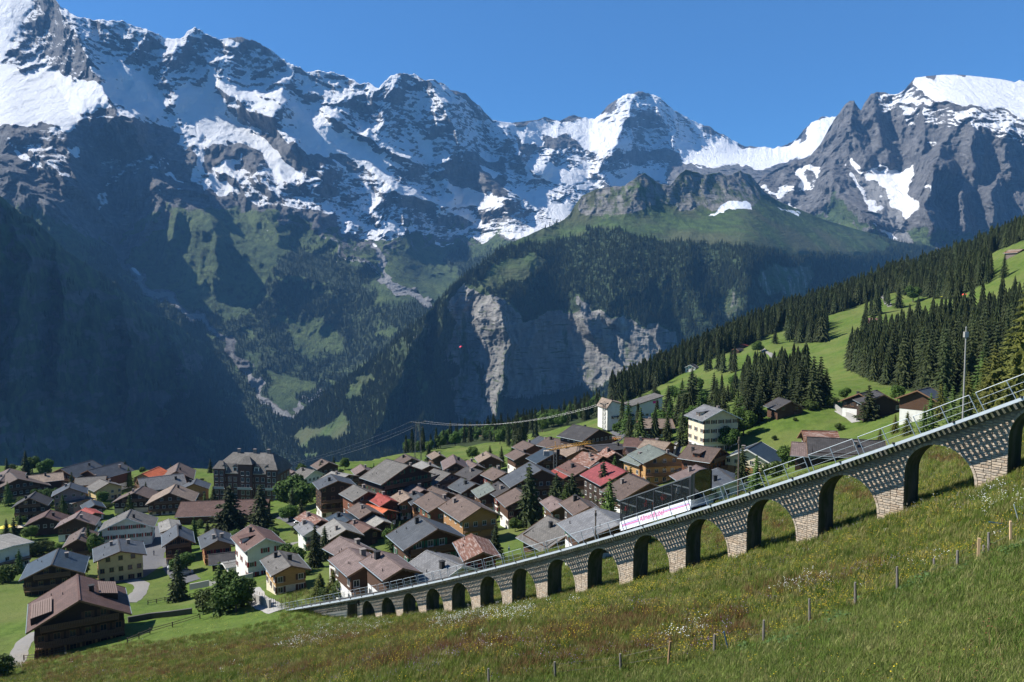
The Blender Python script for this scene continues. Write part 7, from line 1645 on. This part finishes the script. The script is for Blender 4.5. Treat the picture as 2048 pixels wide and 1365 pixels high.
def build_fence():
    old = simple_mat('weathered_post', (.19, .17, .15), .9, 0, .35); new = simple_mat('fresh_post', (.62, .42, .24), .8, 0, .15)
    P = [(978,1372,36,0),(1111,1362,40,0),(1242,1347,42,0),(1336,1336,57,2),(1428,1312,46,0),(1527,1288,50,1),(1620,1254,58,0),(1711,1216,54,0),(1795,1186,55,0),(1915,1140,40,0),(1956,1126,52,3),(1978,1112,48,0),(2022,1091,50,3),(1868,1140,24,0),(1967,1112,22,0)]
    r = random.Random(8); first = hit(*P[0][:2], 0, y0=20)
    root = empty('pasture_fence', first, 'line of rough weathered wooden posts with thin wire crossing the meadow in the foreground', 'fence'); tops = []
    brown = simple_mat('brown_post', (.30, .19, .10), .9, 0, .3)
    for i, (u, v, hp, kind) in enumerate(P):
        q = hit(u, v, 0, y0=20) if i < 13 else hit(u, v, 0, y0=22); h = hp*q.y/FPX; rr = .055 if kind != 3 else .05
        lean = Vector((r.uniform(-.06, .06), r.uniform(-.05, .05), 1)); mb = MB(); a = q-first; t = a+lean*h
        if kind == 3: mb.bar(a-Vector((0, 0, .3)), t, .10, .07)
        else: mb.tube(a-Vector((0, 0, .3)), a+lean*h*.5, rr*1.1, rr, 8); mb.tube(a+lean*h*.5, t, rr, rr*.8, 8)
        me = mb.mesh('post', new if kind == 3 else brown if kind == 2 else old); link('post', me, root)
        if i < 13: tops.append((a, lean, h))
    for f in (.45, .85):
        for (a, l, h), (b, l2, h2) in zip(tops[1:-1], tops[2:]): mb = MB(); mb.tube(a+l*h*f, b+l2*h2*f, .004, n=4, cap=False); mb.build('wire', M['railsteel'], root)
    q = hit(1458, 1300, 0, y0=20); mb = MB(); mb.bar((0, 0, -.1), (-.22, 0, .75), .04); o = mb.build('blue_stake', simple_mat('blue_plastic', (.02, .16, .36), .5), None, loc=q); tag(o, 'leaning blue plastic stake beside the weathered fence posts', 'stake')
    q = hit(2010, 1060, 0, y0=26); mb = MB(); mb.bar((-.7, 0, .35), (.25, .1, .18), .03); o = mb.build('blue_stake', M['blue_plastic'], None, loc=q); tag(o, 'blue plastic stake lying in the grass below the right-hand arch', 'stake')
    q = hit(2040, 1048, 0, y0=26); mb = MB(); mb.tube((0, 0, -.1), (-.3, 0, .85), .02, n=6); o = mb.build('metal_stake', M['galv'], None, loc=q); tag(o, 'thin grey metal stake leaning in the grass at the right edge', 'stake')
def chalet_dormers():
    root = [o for o in C.objects if o.parent is None and str(o.get('label', '')).startswith('large chalet with a wide')][0]; rf = [o for o in root.children if o.name.startswith('roof')][0]
    co = [v.co for v in rf.data.vertices]; W = max(c.x for c in co)-min(c.x for c in co); L = max(c.y for c in co)-min(c.y for c in co); h = max(c.z for c in co); zE = min(c.z for c in co)+.2; tp = (h-zE)/(W/2)
    wd = M['wall_dark']; slat = simple_mat('slat_roof', (.17, .12, .10), .8, 0, .25); wm = window_mesh(1.05, 1.15, 'frame_wood', None)
    for s, xa, xb, y0, y1 in ((-1, .92, .52, -L*.36, L*.10), (1, .78, .40, -L*.10, L*.30)):
        x0, x1 = s*xa*W/2, s*xb*W/2; z0, z1 = h-abs(x0)*tp, h-abs(x1)*tp; ht = 1.25
        a, b = min(x0, x1), max(x0, x1)
        mb = MB(); mb.hexa([(a, y0, z0-.5), (b, y0, z0-.5), (b, y1, z0-.5), (a, y1, z0-.5)]+([(a, y0, z0+ht), (b, y0, z1+.35), (b, y1, z1+.35), (a, y1, z0+ht)] if s < 0 else [(a, y0, z1+.35), (b, y0, z0+ht), (b, y1, z0+ht), (a, y1, z1+.35)])); d = mb.build('dormer', wd, rf)
        n = 9
        for i in range(n):      # boards of the dormer roof, laid up the slope one above the other
            t0, t1 = i/n, (i+.82)/n; xs = [x0-s*-.5*0+(x1-x0)*t for t in (t0, t1)]; zs = [z0+ht+.06+(z1+.35-z0-ht)*t for t in (t0, t1)]
            p, q = (0, 1) if xs[0] < xs[1] else (1, 0)
            mb = MB(); mb.hexa([(xs[p], y0-.4, zs[p]), (xs[q], y0-.4, zs[q]), (xs[q], y1+.4, zs[q]), (xs[p], y1+.4, zs[p]), (xs[p], y0-.4, zs[p]+.09), (xs[q], y0-.4, zs[q]+.09), (xs[q], y1+.4, zs[q]+.09), (xs[p], y1+.4, zs[p]+.09)]); mb.build('roof_board', slat, d)
        for i in range(3): link('window', wm, d, (x0+s*.004, y0+1.1+i*(y1-y0-2.2)/2, z0-.05), (0, 0, s*PI/2))
def build_parachute():
    p = Vector(at(922, 694, 1500).tolist()); red = simple_mat('red_nylon', (.75, .05, .09), .6, 0, .1)
    root = empty('parachute', p, 'small red parachute gliding in front of the shaded cliff', 'parachute', None, 1.1); vs, fs = [], []; n = 9; m = 4
    for j in range(m+1):
        for i in range(n+1):
            a = (i/n-.5)*2.3; c = (j/m-.5)*3.4; arch = 4.2*math.sin(a), 4.2*math.cos(a)-2.8
            vs.append((arch[0], c, arch[1]+.35*(1-(2*j/m-1)**2)+.12*(i % 2)))
    for j in range(m):
        for i in range(n): q = j*(n+1)+i; fs.append((q, q+1, q+n+2, q+n+1))
    me = bpy.data.meshes.new('canopy'); me.from_pydata(vs, [], fs); me.materials.append(red); me.update(); o = link('canopy', me, root); sm = o.modifiers.new('t', 'SOLIDIFY'); sm.thickness = .25
    for i in (0, 3, 6, 9):
        for j in (0, 4): mb = MB(); v = vs[j*(n+1)+i]; mb.tube(v, (0, 0, -5.2), .02, n=4); mb.build('line', M['chimney_black'], root)
    mats = [simple_mat('dark_suit', (.03, .03, .04)), simple_mat('dark_suit', (.03, .03, .04)), simple_mat('skin_tone', (.45, .28, .2)), M['chimney_black']]
    me = person_mesh('person', 50, mats); o = link('person', me, None, p+Vector((0, 0, -6.7))); tag(o, 'person in a dark suit hanging below the red parachute', 'person')
def build_cars():
    cols = [('white', (.55, .56, .57)), ('silver', (.30, .31, .33)), ('dark blue', (.03, .05, .10)), ('red', (.30, .03, .03)), ('white', (.55, .56, .57))]
    spots = [(352, 1140, 'parked on the side lane behind the pointed spruce', .4), (368, 1152, 'parked at the end of the side lane', .5), (588, 1041, 'parked on the street below the grand hotel', 1.3), (1226, 884, 'parked beside the station road', .9), (600, 1048, 'parked lower on the street below the grand hotel', 1.2)]
    for (cn, c), (u, v, wh, rz) in zip(cols, spots):
        p = hit(u, v, 0, y0=150); root = empty('parked_car', (p.x, p.y, float(gz2(p.x, p.y))+.12), cn+' car '+wh, 'car', 'cars parked in the village', rz); m = simple_mat('car_'+cn.replace(' ', '_'), c, .25, .3, .03)
        S_ = [(-2.1, .35), (-2.1, .85), (-1.95, .98), (-1.2, 1.02), (-.75, 1.45), (.9, 1.48), (1.65, 1.02), (2.15, .9), (2.2, .4)]; w = .86; mb = MB(); n = len(S_); vs = [(x, -w*(.86 if z > 1.1 else 1), z) for x, z in S_]+[(x, w*(.86 if z > 1.1 else 1), z) for x, z in S_]
        mb.add(vs, [tuple(range(n)), tuple(range(2*n-1, n-1, -1))]+[((i+1) % n, i, n+i, n+(i+1) % n) for i in range(n)]); mb.build('body', m, root)
        for s in (-1, 1): mb = MB(); mb.hexa([(-1.0, s*.80, 1.04), (1.4, s*.80, 1.04), (1.4, s*.84, 1.04), (-1.0, s*.84, 1.04), (-.7, s*.745, 1.40), (.85, s*.745, 1.40), (.85, s*.77, 1.40), (-.7, s*.77, 1.40)]); mb.build('side_window', M['pane'], root)
        for x0, x1, z0, z1 in ((.95, 1.62, 1.45, 1.06), (-.80, -1.17, 1.43, 1.06)): mb = MB(); mb.add([(x0+.02*(1 if x0 > 0 else -1), -.70, z0), (x1+.02*(1 if x0 > 0 else -1), -.78, z1), (x1+.02*(1 if x0 > 0 else -1), .78, z1), (x0+.02*(1 if x0 > 0 else -1), .70, z0)], [(0, 1, 2, 3)]); mb.build('windscreen', M['pane'], root)
        for x in (-1.35, 1.35):
            for y in (-.80, .80): mb = MB(); mb.tube((x, y-.1, .32), (x, y+.1, .32), .32, n=14); mb.build('wheel', M['chimney_black'], root)
def build_small():
    build_cars()
    pv = simple_mat('gravel', (.20, .19, .175), .95, 0, .2); asp = simple_mat('lane_asphalt', (.095, .095, .10), .9, 0, .2); conc = simple_mat('grey_concrete', (.30, .29, .27), .9)
    path('village_lane', [(318,1052),(314,1085),(306,1110),(300,1135),(262,1158),(205,1166)], 6.5, asp, 150)
    path('lane', [(300,1130),(330,1118),(345,1130),(360,1150),(380,1165)], 5, asp, 150); path('gravel_drive', [(262,1162),(285,1168),(280,1184),(257,1206)], 3.4, pv, 150)
    path('gravel_track', [(78,1262),(52,1280),(40,1300),(24,1338)], 3.0, pv, 90); path('gravel_path', [(60,1190),(110,1180),(160,1178),(205,1172)], 3.0, pv, 140)
    path('hill_path', [(1524,699),(1540,708),(1556,722),(1572,734),(1588,746)], 3.0, pv, 300, .3); path('upper_hill_path', [(1790,582),(1768,587),(1763,594),(1772,604),(1785,612)], 3.4, pv, 350, .3)
    path('garden_path', [(568,1096),(590,1085),(620,1082),(640,1090),(652,1102)], 2.6, pv, 150); path('street', [(560,1030),(590,1040),(608,1050)], 6, asp, 200)
    path('station_road', [(1190,905),(1215,888),(1235,880),(1240,868),(1228,850)], 6, asp, 150); path('slope_road', [(1338,925),(1348,905),(1356,888),(1372,876)], 4.5, asp, 140)
    path('track_bed', [(498,1180),(515,1200),(535,1212),(560,1222)], 4.0, conc, 110); path('meadow_path', [(1676,822),(1700,835),(1712,845)], 2.5, conc, 190)
    low_wall('retaining_wall', [(256,1246),(300,1238),(340,1234),(384,1228)], 1.1, .4, simple_mat('dark_wall_stone', (.09, .085, .08)), 'long dark low wall on the lawn right of the large brown chalet', 100)
    low_wall('retaining_wall', [(380,1180),(420,1172),(460,1170),(506,1158)], 1.4, .4, conc, 'pale concrete wall in front of the honey-coloured chalet and garage', 130)
    low_wall('concrete_wall', [(496,1186),(512,1205),(540,1218)], 1.6, .35, conc, 'sloping concrete wall beside the lower end of the funicular track', 100)
    low_wall('concrete_wall', [(1345,925),(1352,900),(1368,880)], 1.8, .4, conc, 'grey wall along the steep road left of the russet chalet', 140)
    low_wall('stone_wall', [(1668,815),(1690,832),(1714,842)], 1.4, .5, conc, 'pale stone wall below the shuttered chalet on the right slope', 190)
    wd = simple_mat('fence_wood', (.12, .09, .065))
    for nm, pts, lab in (('garden_fence', [(296,1210),(330,1203),(380,1196),(420,1188)], 'low dark wooden fence on the lawn behind the pointed spruce'), ('garden_fence', [(255,1288),(300,1268),(345,1255),(400,1238)], 'wooden rail fence running uphill right of the large brown chalet'), ('garden_fence', [(48,1322),(70,1320),(100,1312),(130,1306)], 'little fence in front of the large brown chalet')):
        P = [hit(u, v, 0, y0=90) for u, v in pts]; root = empty(nm, P[0], lab, 'fence'); Q = []
        for a, b in zip(P[:-1], P[1:]):
            n = max(1, int((b-a).length/2.6)); Q += [a.lerp(b, i/n) for i in range(n)]
        Q.append(P[-1]); Q = [Vector((q.x, q.y, gz(q.x, q.y)))-P[0] for q in Q]
        for q in Q: mb = MB(); mb.box(q.x-.07, q.x+.07, q.y-.07, q.y+.07, q.z-.3, q.z+1.0); mb.build('post', wd, root)
        for a, b in zip(Q[:-1], Q[1:]):
            for z in (.45, .85): mb = MB(); mb.bar(a+Vector((0, 0, z)), b+Vector((0, 0, z)), .05, .10); mb.build('rail', wd, root)
    # posts with mesh along the lower track
    P = [hit(u, v, 0, y0=100) for u, v in ((500,1188),(530,1206),(556,1216),(600,1200))]
    root = empty('track_fence', P[0], 'row of thin posts beside the lower end of the funicular track', 'fence')
    for a, b in zip(P[:-1], P[1:]):
        for i in range(6): q = a.lerp(b, i/6)-P[0]; q.z = gz(q.x+P[0].x, q.y+P[0].y)-P[0].z; mb = MB(); mb.tube(q, q+Vector((0, 0, 1.5)), .04, n=6); mb.build('post', wd, root)
    pole('flag_mast', 1925, 656, 850, k_D(1925, -2.35), .055, .035, simple_mat('pale_mast', (.30, .29, .26), .5), 'tall slim pale metal mast behind the viaduct railing on the right', zbase=zd(k_of_u(1925, -2.35))-.3)
    pole('wooden_pole', 1476, 876, 1000, 84, .11, .08, simple_mat('pole_wood', (.13, .10, .08)), 'dark wooden pole rising behind the viaduct railing in front of the blue-roofed chalet')
    pole('wooden_pole', 1191, 1022, 1075, 92, .10, .08, M['pole_wood'], 'short dark wooden pole just left of the funicular car')
    pole('lamp_post', 1018, 1092, 1140, 104, .05, .035, M['post'], 'thin lamp post behind the railing by the rusty barn')
    # parasols
    py = M['parasol_yellow']; pc = simple_mat('parasol_cream', (.66, .55, .38))
    for i, (u, v, m, lab) in enumerate(((8, 1068, py, 'leftmost yellow parasol on the restaurant terrace'), (20, 1066, py, 'second yellow parasol from the left on the terrace'), (31, 1065, py, 'yellow parasol next to the cream one on the terrace'), (42, 1066, pc, 'cream parasol at the right end of the terrace'))):
        p = hit(u, v, 0, y0=180); root = empty('parasol', p, lab, 'parasol', 'parasols on the restaurant terrace'); mb = MB(); mb.tube((0, 0, 0), (0, 0, 2.5), .04, n=6); mb.build('pole', M['post'], root)
        mb = MB(); n = 8; vs = [(math.cos(2*PI*j/n)*1.8, math.sin(2*PI*j/n)*1.8, 2.2) for j in range(n)]; mb.add(vs+[(0, 0, 2.9), (0, 0, 2.35)], [(j, (j+1) % n, n) for j in range(n)]+[((j+1) % n, j, n+1) for j in range(n)]); mb.build('canopy', m, root)
    for i, (u, v, nm, c, lab) in enumerate(((1891, 596, 'yellow', (.6, .55, .05), 'yellow paraglider canopy spread out on the upper meadow'), (1905, 594, 'white', (.75, .78, .78), 'white paraglider canopy spread out on the upper meadow'), (1930, 592, 'red', (.6, .08, .05), 'red paraglider canopy at the right of the spread out canopies'))):
        p = hit(u, v, 0, y0=350); vs, fs = [], []
        for j in range(5):
            for i_ in range(9): x = (i_/8-.5)*7; y = (j/4-.5)*2.4; z = .25+.5*math.sin(j/4*PI)+.3*math.sin(i_*1.7+i); vs.append((x, y+.5*math.sin(i_*.7), z))
        for j in range(4):
            for i_ in range(8): q = j*9+i_; fs.append((q, q+1, q+10, q+9))
        me = bpy.data.meshes.new('paraglider'); me.from_pydata(vs, [], fs); me.materials.append(simple_mat('nylon_'+nm, c)); me.update(); o = link('paraglider_canopy', me, None, p+Vector((0, 0, .3))); o.modifiers.new('t', 'SOLIDIFY').thickness = .12; tag(o, lab, 'paraglider')
    mats = [simple_mat('coat_dark', (.04, .05, .08)), simple_mat('coat_dark', (.04, .05, .08)), simple_mat('skin_tone', (.45, .28, .2)), M['chimney_black']]
    for i, (u, v, lab) in enumerate(((308, 1112, 'person in dark clothes walking up the village lane beside the yellow house'), (48, 1182, 'person in dark clothes standing on the path at the left edge'))):
        p = hit(u, v, 0, y0=140); me = person_mesh('person', 60+i, mats); o = link('person', me, None, Vector((p.x, p.y, float(gz2(p.x, p.y))+.08))); o.rotation_euler = (0, 0, 2.6+i); tag(o, lab, 'person')
# ================================================================ meadow grass and flowers
def mats_meadow():
    def gm(nm, a, b, c=None, tr_=0.35, fleck=None):
        n = NT(nm); p = n.geo(); oi = n.n('ObjectInfo').outputs['Random']
        col = n.mix(n.rng(n.noise(p, 0.25, 5, .65), .35, .65), (*a, 1), (*b, 1))
        if c: col = n.mix(n.rng(n.math('FRACT', n.math('MULTIPLY', oi, 5.1)), .62, .8), col, (*c, 1))
        hs = n.n('HueSaturation'); n.put(col, hs.inputs['Color']); n.put(n.rng(oi, 0, 1, .7, 1.3, 'LINEAR'), hs.inputs['Value']); n.base(hs.outputs[0]).rough(.8); n.b.inputs['Specular IOR Level'].default_value = .1
        t = n.n('BsdfTranslucent'); n.put(hs.outputs[0], t.inputs[0]); ms = n.n('MixShader'); ms.inputs[0].default_value = tr_; out = n.t.nodes['Material Output']
        n.t.links.new(n.b.outputs[0], ms.inputs[1]); n.t.links.new(t.outputs[0], ms.inputs[2]); n.t.links.new(ms.outputs[0], out.inputs[0]); M[nm] = n.m
    gm('grass_blades', (.085, .130, .020), (.165, .205, .042), (.27, .245, .095)); gm('lush_blades', (.10, .155, .028), (.175, .225, .052), (.25, .25, .095)); gm('sorrel', (.155, .075, .038), (.21, .13, .06), (.14, .15, .045))
    for nm, c in (('buttercup', (.72, .52, .02)), ('white_bloom', (.74, .76, .70)), ('violet_bloom', (.28, .20, .42))): n = NT(nm); n.base((*c, 1)).rough(.6); M[nm] = n.m
def tuft(name, mat, n, h, spread, w, seed, bloom=None, nb=0, bs=.03):
    r = random.Random(seed); mb = MB()
    for i in range(n):
        a = r.random()*6.28; q = spread*math.sqrt(r.random()); x, y = math.cos(a)*q, math.sin(a)*q; a2 = r.random()*6.28; l = h*r.uniform(.5, 1.1); b = l*r.uniform(.15, .55); dx, dy = math.cos(a2), math.sin(a2)
        mb.add([(x-dy*w, y+dx*w, -.05), (x+dy*w, y-dx*w, -.05), (x+dx*b*.4-dy*w*.7, y+dy*b*.4+dx*w*.7, l*.6), (x+dx*b*.4+dy*w*.7, y+dy*b*.4-dx*w*.7, l*.6), (x+dx*b, y+dy*b, l)], [(0, 1, 3, 2), (2, 3, 4)], 0)
    for i in range(nb):
        a = r.random()*6.28; q = spread*r.random()*1.3; x, y = math.cos(a)*q, math.sin(a)*q; z = h*r.uniform(.8, 1.25); s = bs*r.uniform(.7, 1.3)
        mb.add([(x-s, y, z), (x, y-s, z), (x+s, y, z), (x, y+s, z), (x, y, z+s*.5)], [(0, 1, 4), (1, 2, 4), (2, 3, 4), (3, 0, 4), (3, 2, 1, 0)], 1)
    return mb.mesh(name, [mat, bloom] if bloom else mat)
def build_meadow():
    mats_meadow(); rg = np.random.default_rng(31)
    fence = lambda u: np.interp(u, [900,978,1336,1527,1711,1915,2022,2100], [1375,1365,1335,1285,1215,1135,1090,1060])
    def samp(n, ya, yb):
        s = rg.uniform(-.72, .72, n); y = np.exp(rg.uniform(math.log(ya), math.log(yb), n)); x = s*y
        z = gz2(x, y); p = np.stack([x, y, z], -1); U, V = proj(p); k = (U > -60) & (U < 2110) & (V < 1440); return p[k], U[k], V[k]
    srcs = {}
    def src(nm, me, u, v):
        p = hit(u, v, 0, y0=14); o = link(nm, me, None, p); o['kind'] = 'stuff'; return o
    A = src('grass_clump', tuft('grass_clump', M['grass_blades'], 22, .34, .26, .010, 1), 1250, 1360)
    B = src('lush_grass_clump', tuft('lush_grass_clump', M['lush_blades'], 34, .32, .24, .008, 2), 1500, 1350)
    R_ = src('sorrel_clump', tuft('sorrel_clump', M['sorrel'], 16, .46, .24, .009, 3), 1100, 1330)
    Y = src('buttercup_clump', tuft('buttercup_clump', M['grass_blades'], 5, .40, .2, .006, 4, M['buttercup'], 4, .015), 1400, 1280)
    Wf = src('white_flower_clump', tuft('white_flower_clump', M['grass_blades'], 5, .5, .2, .006, 5, M['white_bloom'], 5, .026), 1800, 1000)
    Vf = src('violet_flower_clump', tuft('violet_flower_clump', M['grass_blades'], 5, .4, .2, .006, 6, M['violet_bloom'], 4, .018), 1600, 1200)
    def sc(nm, p, a, b, s_, seed): scatter(nm, p, np.interp(p[:, 1], [20, 60, 150], [a, (a+b)/2, b])*rg.uniform(.6, 1.35, len(p)), s_, seed, tilt=True)
    p, U, V = samp(150000, 13, 170)
    # keep clear of houses and hedges: only the meadow on the near side, plus the strip beyond the arches
    k = p[:, 1] < np.where(U < 300, 128, np.where(U < 560, 125, 150)); p, U, V = p[k], U[k], V[k]
    lush = V > fence(U)+4+fbm(U/30, V/30, 2, 3)*20
    lush &= U > 900
    red = np.zeros(len(p)); x, y = p[:, 0], p[:, 1]; wu = U+fbm(x/9, y/9, 2.2, 4)*26; wv = V+fbm(x/9, y/9, 8.2, 4)*14
    for pl, w in RED: d, _, _ = seg_dist(wu, wv, pl); red = np.maximum(red, 1-smooth(w*.1, w*1.9, d))
    red = red*np.clip(.45+1.1*fbm(x/4, y/4, 4.1, 5), 0, 1); isred = (rg.random(len(p)) < red*1.15+.02) & ~lush
    sc('meadow_grass', p[~lush & ~isred], .75, 1.5, A, 1); sc('lush_grass', p[lush], .8, 1.3, B, 2); sc('meadow_sorrel', p[isred], .7, 1.35, R_, 3)
    p, U, V = samp(34000, 15, 140); x, y = p[:, 0], p[:, 1]; n1 = fbm(x/6, y/6, 14, 5); l = (V > fence(U)) & (U > 900)
    yz = (1-smooth(60, 330, np.abs(V-np.interp(U, [300, 900, 1400, 2048], [1370, 1345, 1250, 1080]))))
    k = (n1 > -.05) & (rg.random(len(p)) < .22+.55*yz) & (~l | (rg.random(len(p)) < .06)); sc('buttercups', p[k], .8, 1.25, Y, 4)
    p, U, V = samp(16000, 20, 140); x, y = p[:, 0], p[:, 1]; n1 = fbm(x/7, y/7, 24, 5)
    wz = np.zeros(len(p))
    for pl, w in (([(600,1280),(680,1265),(760,1252)], 14), ([(560,1295),(600,1290)], 8), ([(870,1250),(960,1235),(1050,1232)], 12), ([(1960,1020),(2000,1000),(2030,1005)], 16), ([(1700,960),(1760,975)], 10), ([(1600,980),(1650,1000)], 8), ([(1560,1190),(1640,1170)], 12), ([(1330,1290),(1400,1270)], 10), ([(1610,1180),(1650,1175)], 9)): d, _, _ = seg_dist(U, V, pl); wz = np.maximum(wz, 1-smooth(w*.4, w*2, d))
    k = ((n1 > .2) & (rg.random(len(p)) < .10)) | (rg.random(len(p)) < wz*.9); k &= ~((V > fence(U)) & (U > 900)); sc('white_flowers', p[k], .8, 1.2, Wf, 5)
    p, U, V = samp(9000, 20, 110); x, y = p[:, 0], p[:, 1]; k = (fbm(x/6, y/6, 34, 5) > .12) & ~((V > fence(U)) & (U > 900)); sc('violet_flowers', p[k], .7, 1.1, Vf, 6)

    # leafy weeds along the fence foot, seed stalks in the close grass
    def weed():
        r = random.Random(9); mb = MB()
        for i in range(16):
            a = r.random()*6.28; l = r.uniform(.18, .34); w = l*.32; z = r.uniform(.05, .3); dx, dy = math.cos(a), math.sin(a)
            mb.add([(0, 0, z*.5), (dx*l*.5-dy*w, dy*l*.5+dx*w, z+.06), (dx*l, dy*l, z), (dx*l*.5+dy*w, dy*l*.5-dx*w, z+.06)], [(0, 3, 1), (1, 3, 2)])
        return mb.mesh('weed_clump', M['weed'])
    n = NT('weed'); n.base((.055, .105, .024, 1)).rough(.7); M['weed'] = n.m
    Wd = src('weed_clump', weed(), 1850, 1165); p, U, V = samp(60000, 15, 45); f = fence(U); k = (np.abs(V-f-6) < 16) & (U > 1480) & (fbm(p[:, 0]/1.2, p[:, 1]/1.2, 3, 3) > .12); sc('fence_weeds', p[k][:420], .55, .8, Wd, 7)
    n = NT('dry_stalk'); n.base((.20, .13, .06, 1)).rough(.8); M['stalk'] = n.m
    Sk = src('seed_stalk_clump', tuft('seed_stalk_clump', M['stalk'], 4, .95, .12, .006, 10, M['sorrel'], 5, .025), 1700, 1300); p, U, V = samp(5000, 13, 60); k = rg.random(len(p)) < .18; sc('seed_stalks', p[k], .7, .9, Sk, 8)
near_terrain(); RANGE = build_range(); MASSIF = build_massif(); SPURS = build_spur(); WALLS = build_wall(); build_valley()
build_viaduct(); car = build_car(); build_people(car); build_hotel(); build_station(); build_village(); chalet_dormers(); build_lifts(); build_crane(); build_fence(); build_parachute(); build_small()
SRC, LSRC = build_trees(); build_gardens()
far_woods(SPURS, 'far_spur_forest', SRC, 42000, 21, (15, 25), 0.5)
far_woods(SPURS, 'far_spur_forest', SRC, 9000, 41, (8, 15), 0.5)
far_woods(RANGE, 'far_valley_forest', SRC, 24000, 22, (15, 26), 0.6, vmin=480)
far_woods(WALLS, 'far_wall_forest', SRC, 3000, 23, (15, 26), 0.5)
build_meadow()
# ================================================================ air
def build_haze():
    mb = MB(); mb.box(-12000, 12000, -400, 11200, -1300, 3900)
    m = bpy.data.materials.new('air'); m.use_nodes = True; t = m.node_tree; t.nodes.clear()
    o = t.nodes.new('ShaderNodeOutputMaterial'); v = t.nodes.new('ShaderNodeVolumePrincipled')
    v.inputs['Color'].default_value = (0.20, 0.50, 1.0, 1); v.inputs['Density'].default_value = HAZE; v.inputs['Anisotropy'].default_value = 0.0
    t.links.new(v.outputs[0], o.inputs['Volume'])
    ob = mb.build('haze', m); tag(ob, kind='stuff'); return ob
HAZE = 3.3e-5
build_haze()
